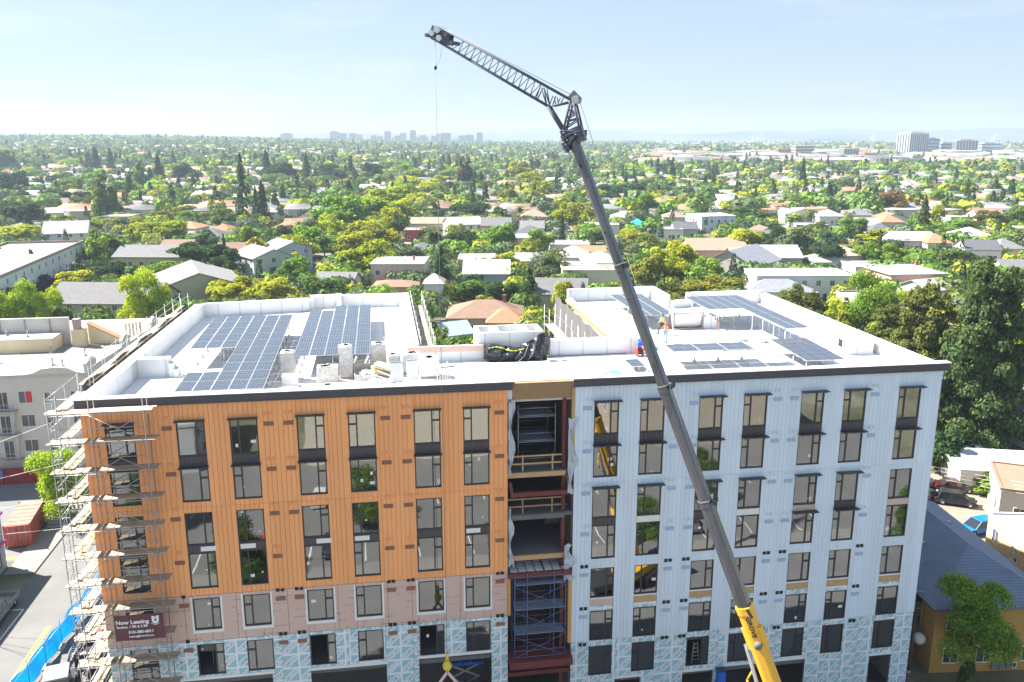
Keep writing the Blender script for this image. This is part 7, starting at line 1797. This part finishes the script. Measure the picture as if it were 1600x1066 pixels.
for x, y in cand:
    if nh >= 95: break
    p = (x, y, terrain(x, y))
    if not visible(p, 6) or not clear(x, y, 5.5, HOUSES): continue
    if covers(x, y, p[2], 14, 6.5): continue
    if RND.random() < .30 or not clear(x, y, 1.5, TREES): continue
    fill_house(x, y, RND.choice((0, 0, math.pi / 2, .1, -.1)), y < 330); nh += 1
for k, y in enumerate(range(285, 690, 21)):      # the leafy avenue left of the courtyard
    for sd in (-1, 1):
        x = -62 - .012 * (y - 285) + sd * 9.5 + RND.uniform(-1, 1)
        if clear(x, y, -3, HOUSES): tree(x, y + 5 * sd, RND.uniform(12, 15), RND.uniform(9.5, 12), 'round', 'bright yellow green' if (k + sd) % 3 else 'bright green')
TREES_N = len(TREES); tries = 0
kinds = [('round', .80), ('column', .05), ('conifer', .15)]
while NT[0] < 300 and tries < 30000:
    tries += 1
    y = 120 + 430 * RND.random() ** 1.25; x = RND.uniform(-.64, .64) * y
    h = RND.uniform(7.5, 12.5); p = (x, y, terrain(x, y))
    if not visible(p, h * .7) or not clear(x, y, 1.0, HOUSES) or not clear(x, y, 2.0, TREES): continue
    if covers(x, y, p[2], h, h): continue
    r = RND.random(); kd = 'mid' if r < .82 else ('column' if r < .87 else 'conifer')
    col = RND.choice(('bright yellow green', 'bright green', 'mid green', 'mid green', 'dark green', 'olive', 'golden olive', 'grey green', 'mid green', 'bright green')) if kd != 'conifer' else RND.choice(('dark green', 'blue green'))
    tree(x, y, h * RND.uniform(.75, 1.25) if kd == 'mid' else h * .5, h * (1.5 if kd != 'mid' else 1), kd, col)

# ------------------------------------------------------------------ distant town as massed stuff
def wedge(n, y0, y1, pw=1.0):
    y = y0 * (y1 / y0) ** (NR.rand(n) ** pw); return NR.uniform(-.66, .66, n) * y, y
TZ = np.vectorize(terrain)
m_far_leaf, t, b, out = nodes_of('far_leaves')
t.nodes.remove(b); geo = t.nodes.new('ShaderNodeNewGeometry'); at_ = t.nodes.new('ShaderNodeAttribute'); at_.attribute_name = 'tint'
mr = t.nodes.new('ShaderNodeMapRange'); mr.inputs['To Min'].default_value = .6; mr.inputs['To Max'].default_value = 1.4
t.links.new(geo.outputs['Random Per Island'], mr.inputs['Value']); sc_ = t.nodes.new('ShaderNodeVectorMath'); sc_.operation = 'SCALE'
t.links.new(at_.outputs['Color'], sc_.inputs[0]); t.links.new(mr.outputs['Result'], sc_.inputs['Scale'])
df = t.nodes.new('ShaderNodeBsdfDiffuse'); tl = t.nodes.new('ShaderNodeBsdfTranslucent'); mxs = t.nodes.new('ShaderNodeMixShader'); mxs.inputs[0].default_value = .25
t.links.new(sc_.outputs[0], df.inputs[0]); t.links.new(sc_.outputs[0], tl.inputs[0]); t.links.new(df.outputs[0], mxs.inputs[1]); t.links.new(tl.outputs[0], mxs.inputs[2]); t.links.new(mxs.outputs[0], out.inputs['Surface'])
def far_trees(name, label, n, y0, y1, per, wmin, wmax, leaf, thin=None, xy=None, pc=.13):
    x, y = wedge(n, y0, y1) if xy is None else xy
    if thin is not None: k = NR.rand(n) < thin(x, y); x, y = x[k], y[k]
    n = len(x); z = TZ(x, y); h = NR.uniform(wmin, wmax, n); con = NR.rand(n) < pc
    w_ = np.where(con, h * .55, h * NR.uniform(.8, 1.3, n)); h = np.where(con, h * 1.55, h)
    pal = 1.15 * np.array([COLS[c] for c in ('bright yellow green', 'bright green', 'mid green', 'mid green', 'mid green', 'dark green', 'grey green', 'olive', 'golden olive', 'grey green', 'mid green')])
    tint = pal[NR.randint(0, len(pal), n)]; tint[con] = np.array(COLS['dark green']); tint = tint * NR.uniform(.8, 1.2, (n, 1))
    D = NR.normal(size=(n, per, 3)); D /= np.linalg.norm(D, axis=2, keepdims=True); D[..., 2] = np.abs(D[..., 2]) * 1.0 - .25
    zz = .55 + .42 * D[..., 2]; rad = np.where(con[:, None], np.clip(1.0 - zz, .05, 1), np.sqrt(np.clip(1 - ((zz - .5) / .5) ** 2, .08, 1)) * NR.uniform(.7, 1.05, (n, per)))
    ang = NR.uniform(0, 6.283, (n, per))
    P = np.stack([x[:, None] + np.cos(ang) * rad * w_[:, None] * .5, y[:, None] + np.sin(ang) * rad * w_[:, None] * .5, z[:, None] + zz * h[:, None]], 2).reshape(-1, 3)
    N_ = np.stack([np.cos(ang) * rad, np.sin(ang) * rad, (zz - .35) * 1.6], 2).reshape(-1, 3) + NR.normal(scale=.3, size=(n * per, 3))
    N_ /= np.linalg.norm(N_, axis=1, keepdims=True) + 1e-9
    s = (np.repeat(w_, per) * leaf * NR.uniform(.7, 1.3, n * per))[:, None]
    A = np.cross(N_, NR.normal(size=N_.shape)); A /= np.linalg.norm(A, axis=1, keepdims=True) + 1e-9; B = np.cross(N_, A)
    V = np.stack([P - A * s * .5 - B * s * .4, P + A * s * .5 - B * s * .5, P + A * s * .4 + B * s * .5, P - A * s * .5 + B * s * .45], 1).reshape(-1, 3)
    me = raw_mesh(name, V, np.arange(len(V)).reshape(-1, 4), m_far_leaf)
    ca = me.attributes.new('tint', 'FLOAT_COLOR', 'FACE'); cc = np.ones((n * per, 4), np.float32); cc[:, :3] = np.repeat(tint, per, 0); ca.data.foreach_set('color', cc.ravel())
    tag(inst(name, me), label, kind='stuff')
ind = lambda x, y: np.where((x / y > .16) & (y > 1150), .34, 1.0) * np.where((np.abs(x + 62) < 6) & (y < 700), 0, 1)
def garden(n):
    xs, ys_ = [], []
    while len(xs) < n:
        y = 112 + 380 * RND.random() ** 1.2; x = RND.uniform(-.66, .66) * y
        if clear(x, y, -2.5, HOUSES) and not (abs(x + 60) < 4 and y > 230) and not covers(x, y, 0, 5, 4.5, .35): xs.append(x); ys_.append(y)
    return np.array(xs), np.array(ys_)
GX = garden(2300)
far_trees('garden_shrubs', 'massed garden shrubs and small trees between the near houses', 2300, 0, 0, 170, 2.8, 8.0, .105, None, GX, .08)
far_trees('distant_trees', 'massed trees of the town beyond the nearest streets', 1600, 430, 900, 110, 7, 13, .155, ind)
far_trees('far_trees', 'massed trees of the town toward the horizon', 3900, 900, 1900, 44, 7, 14, .29, ind)
far_trees('horizon_trees', 'massed trees on the horizon', 13000, 1900, 4600, 12, 9, 17, .5, ind)
# massed far houses: walls and gabled or flat roofs, each its own small box
def ramp_mat(name, cols):
    m, t, b, out = nodes_of(name); geo = t.nodes.new('ShaderNodeNewGeometry'); rp = t.nodes.new('ShaderNodeValToRGB'); rp.color_ramp.interpolation = 'CONSTANT'
    for i, c in enumerate(cols):
        el = rp.color_ramp.elements[i] if i < 2 else rp.color_ramp.elements.new(i / len(cols)); el.position = i / len(cols); el.color = (*c, 1)
    t.links.new(geo.outputs['Random Per Island'], rp.inputs['Fac']); t.links.new(rp.outputs['Color'], b.inputs['Base Color']); b.inputs['Roughness'].default_value = .85; return m
m_far_wall = ramp_mat('far_walls', [C_WH, C_CR, C_PK, C_GY, C_WH, (.45, .40, .34)]); m_far_roof = ramp_mat('far_roofs', [LGR, LGR, GR, TAN, DG, WR, BRN, GR, TER])
def far_houses(name, label, n, y0, y1, smin, smax, thin=None, hmin=3.5, hmax=6):
    x, y = wedge(n, y0, y1)
    if thin is not None: k = NR.rand(n) < thin(x, y); x, y = x[k], y[k]
    n = len(x); z = TZ(x, y) - 1; a = NR.uniform(smin, smax, n) / 2; b_ = NR.uniform(smin, smax, n) / 2; h = NR.uniform(hmin, hmax, n) + 1; fl = NR.rand(n) < .4; rh = np.where(fl, .3, NR.uniform(1.5, 2.6, n)); rz = NR.choice([0, .1, -.12, .5], n)
    c, s = np.cos(rz), np.sin(rz)
    def pt(dx, dy, dz): return np.stack([x + c * dx - s * dy, y + s * dx + c * dy, z + dz], 1)
    W0 = [pt(i * a, j * b_, h * 0 + kk * h) for kk in (0, 1) for i, j in ((-1, -1), (1, -1), (1, 1), (-1, 1))]
    o = .35; R0 = [pt(i * (a + o), j * (b_ + o), h) for i, j in ((-1, -1), (1, -1), (1, 1), (-1, 1))] + [pt(-a * np.where(fl, 1, .92), np.where(fl, -b_, 0), h + rh), pt(a * np.where(fl, 1, .92), np.where(fl, -b_, 0), h + rh), pt(a * np.where(fl, 1, .92), np.where(fl, b_, 0.01), h + rh), pt(-a * np.where(fl, 1, .92), np.where(fl, b_, 0.01), h + rh)]
    V = np.stack(W0 + R0, 1).reshape(-1, 3); base = np.arange(n)[:, None, None] * 16
    f = np.array([(0, 1, 5, 4), (1, 2, 6, 5), (2, 3, 7, 6), (3, 0, 4, 7), (8, 9, 13, 12), (9, 10, 14, 13), (10, 11, 15, 14), (11, 8, 12, 15), (12, 13, 14, 15)])
    Fq = (base + f[None]).reshape(-1, 4); mi = np.tile([0] * 4 + [1] * 5, n)
    tag(inst(name, raw_mesh(name, V, Fq, [m_far_wall, m_far_roof], mi)), label, kind='stuff')
far_houses('distant_houses', 'massed small houses beyond the nearest streets', 1900, 430, 900, 10, 17, None, 4, 6.5)
far_houses('far_houses', 'massed small houses toward the horizon', 4200, 900, 1900, 11, 20)
far_houses('horizon_houses', 'massed buildings near the horizon', 3000, 1900, 4600, 14, 34, None, 4, 9)
far_houses('warehouse_district', 'massed pale warehouses of the flat district at the right', 1500, 1150, 4400, 20, 75, lambda x, y: ((x / y > .14)).astype(float) * .95, 5, 12)

# ------------------------------------------------------------------ towers
def tower(label, u0, u1, vt, vb, dist, col, depth_=None, bands='none', cap=True, rz=0.0, yaw2=None):
    m = dist * CP / FPX * 1.0
    x = ((u0 + u1) / 2 - 800) * m * 1.02; w_ = (u1 - u0) * m; z1 = CAM_H + (212 - vt) * m * 1.02; d_ = depth_ or w_ * .8
    r_ = thing('tower_block', label, 'tower', (x, dist, terrain(x, dist)), rz)
    h = max(6, z1 - terrain(x, dist))
    MB().box(-w_/2, w_/2, -d_/2, d_/2, -3, h).build('wall', m_tower_oc, r_, color=col)
    if cap: MB().box(-w_*.3, w_*.3, -d_*.3, d_*.3, h, h + max(2, h * .05)).build('roof_plant', m_tower_oc, r_, color=tuple(c * .8 for c in col))
    if bands == 'floors':
        q = MB(); n = max(4, int(h / 6.5))
        for k in range(n):
            z = h * (k + .4) / n; MB_ = q.box(-w_/2 * .96, w_/2 * .96, -d_/2 - .6, -d_/2 + .1, z, z + h / n * .45); q.box(w_/2 - .1, w_/2 + .6, -d_/2 * .96, d_/2 * .96, z, z + h / n * .45); q.box(-w_/2 - .6, -w_/2 + .1, -d_/2 * .96, d_/2 * .96, z, z + h / n * .45)
        tag(q.build('window_band', m_twin, r_), kind='stuff')
    if bands == 'fins':
        n = max(5, int(w_ / 5.2))
        for k in range(n):
            xx = -w_/2 + w_ * (k + .5) / n; MB().box(xx - w_ / n * .27, xx + w_ / n * .27, -d_/2 - .7, -d_/2 + .1, 3, h * .95).build('window_strip', m_twin, r_)
        n2 = max(3, int(d_ / 6))
        for k in range(n2):
            yy = -d_/2 + d_ * (k + .5) / n2
            for s_ in (-1, 1): MB().box(s_ * w_/2 - .6, s_ * w_/2 + .6, yy - d_ / n2 * .25, yy + d_ / n2 * .25, 3, h * .95).build('window_strip', m_twin, r_)
    return r_
m_twin = M('tower_glazing', (.10, .13, .17), .25, .05, .05)
GL, PT, TN = (.10, .14, .20), (.24, .25, .27), (.25, .235, .22)
for k, a in enumerate(((447, 463, 209, GL), (463, 478, 218, PT), (482, 513, 218.5, TN), (522, 534, 206, GL), (534, 546, 208, GL), (546, 572, 216, PT), (551, 561, 209, PT), (561, 571, 210.5, PT), (584, 594, 212, PT), (594, 602, 213.5, GL), (605, 614, 205.5, GL), (616, 622, 215, PT), (621, 629, 212.5, GL), (629, 638, 207.5, PT), (644, 653, 204.5, GL), (653, 672, 214, TN), (659, 668, 211.5, GL), (676, 684, 213, GL), (684, 692, 210, PT), (692, 706, 208, GL), (708, 716, 219, GL), (718, 729, 212.5, TN), (729, 741, 211, GL), (746, 755, 208, GL), (760, 768, 219.5, PT), (300, 327, 214, GL), (359, 373, 218, GL), (393, 400, 214, GL), (125, 168, 217.5, GL))):
    dd = 3900 if k < 25 else 3000
    o = tower(None, a[0], a[1], a[2], 224, dd + (k * 137) % 260, a[3], cap=(k % 3 != 1), bands='floors' if a[1] - a[0] > 9 else 'none')
    tag(o, f'{ORD[k] if k < 20 else ("twenty " + ORD[k - 20])} pale hazy tower from the left edge of the {"downtown skyline" if k < 25 else "lone towers left of downtown"}', 'tower', 'hazy skyline towers')
E_ = 1760
tower('tall white residential tower with vertical window stripes, tallest of the right hand group', 1396, 1433, 208, 242, E_, (.62, .60, .58), 34, 'fins', rz=.35)
tower('blue glass tower just right of the tall white striped tower', 1432, 1452, 216.5, 241, E_ + 60, (.24, .33, .42), 26, 'floors')
tower('short beige slab between the blue glass tower and the dark striped tower', 1454, 1477, 223.5, 240, E_ + 90, (.36, .42, .48), 26, 'floors')
tower('dark striped broad tower right of the short beige slab', 1480, 1511, 219, 242, E_ + 20, (.42, .40, .39), 30, 'fins', rz=-.2)
tower('rightmost tower of the group, half white half blue glass', 1516, 1545, 223.5, 241, E_ + 70, (.40, .44, .48), 28, 'floors')
tower('broad low office block with pale walls left of the right hand towers', 1232, 1261, 227, 243, 1650, (.44, .42, .42), 30, 'floors', cap=False)
tower('tan office block beside the red warehouse', 1306, 1330, 231, 244, 1560, (.52, .44, .36), 24, 'fins', cap=False)
tower('red warehouse block in the flat district', 1338, 1357, 238, 247, 1500, (.46, .12, .10), 24, 'none', cap=False)
tower('rust red low block at the left of the flat district', 1206, 1226, 232, 244, 1620, (.38, .16, .11), 26, 'floors', cap=False)
tower('wide white warehouse at the right of the flat district', 1530, 1590, 245, 256, 1300, (.66, .66, .66), 40, 'none', cap=False)
tower('small white office block right of the broad low one', 1265, 1280, 236, 246, 1560, (.60, .59, .58), 22, 'floors', cap=False)
for k, u in enumerate((1180, 1190, 1365, 1470, 1555)):
    dist = 4300; m = dist * CP / FPX; x = (u - 800) * m; s_ = 1.0
    r_ = thing('port_crane', f'{ORD[k]} faint white dockside crane from the left on the bay shore', 'crane', (x, dist, 0), .4 * (k % 3), 'dockside cranes')
    for sx in (-10, 10):
        for sy in (-7, 7): MB().beam((sx, sy, 0), (sx, sy, 32), 1.7).build('leg', m_white, r_)
    MB().beam((-24, 0, 33), (42, 0, 33 if k % 2 else 46), 2.0).build('boom', m_white, r_); MB().beam((0, 0, 33), (0, 0, 48), 1.6).build('mast', m_white, r_); MB().beam((0, 0, 48), (32, 0, 33 if k % 2 else 43), 1.0).build('stay', m_white, r_)
label_pending()

# ------------------------------------------------------------------ haze
hz = MB(); hz.box(-6900, 6900, -160, 7900, -4, 150)
m_haze = bpy.data.materials.new('haze'); m_haze.use_nodes = True; t = m_haze.node_tree; t.nodes.clear()
o_ = t.nodes.new('ShaderNodeOutputMaterial'); pv = t.nodes.new('ShaderNodeVolumePrincipled')
pv.inputs['Color'].default_value = (.43, .52, .64, 1); pv.inputs['Density'].default_value = HAZE; pv.inputs['Anisotropy'].default_value = .2
t.links.new(pv.outputs[0], o_.inputs['Volume'])
tag(hz.build('haze', m_haze), 'thin blue summer haze over the town', kind='stuff')
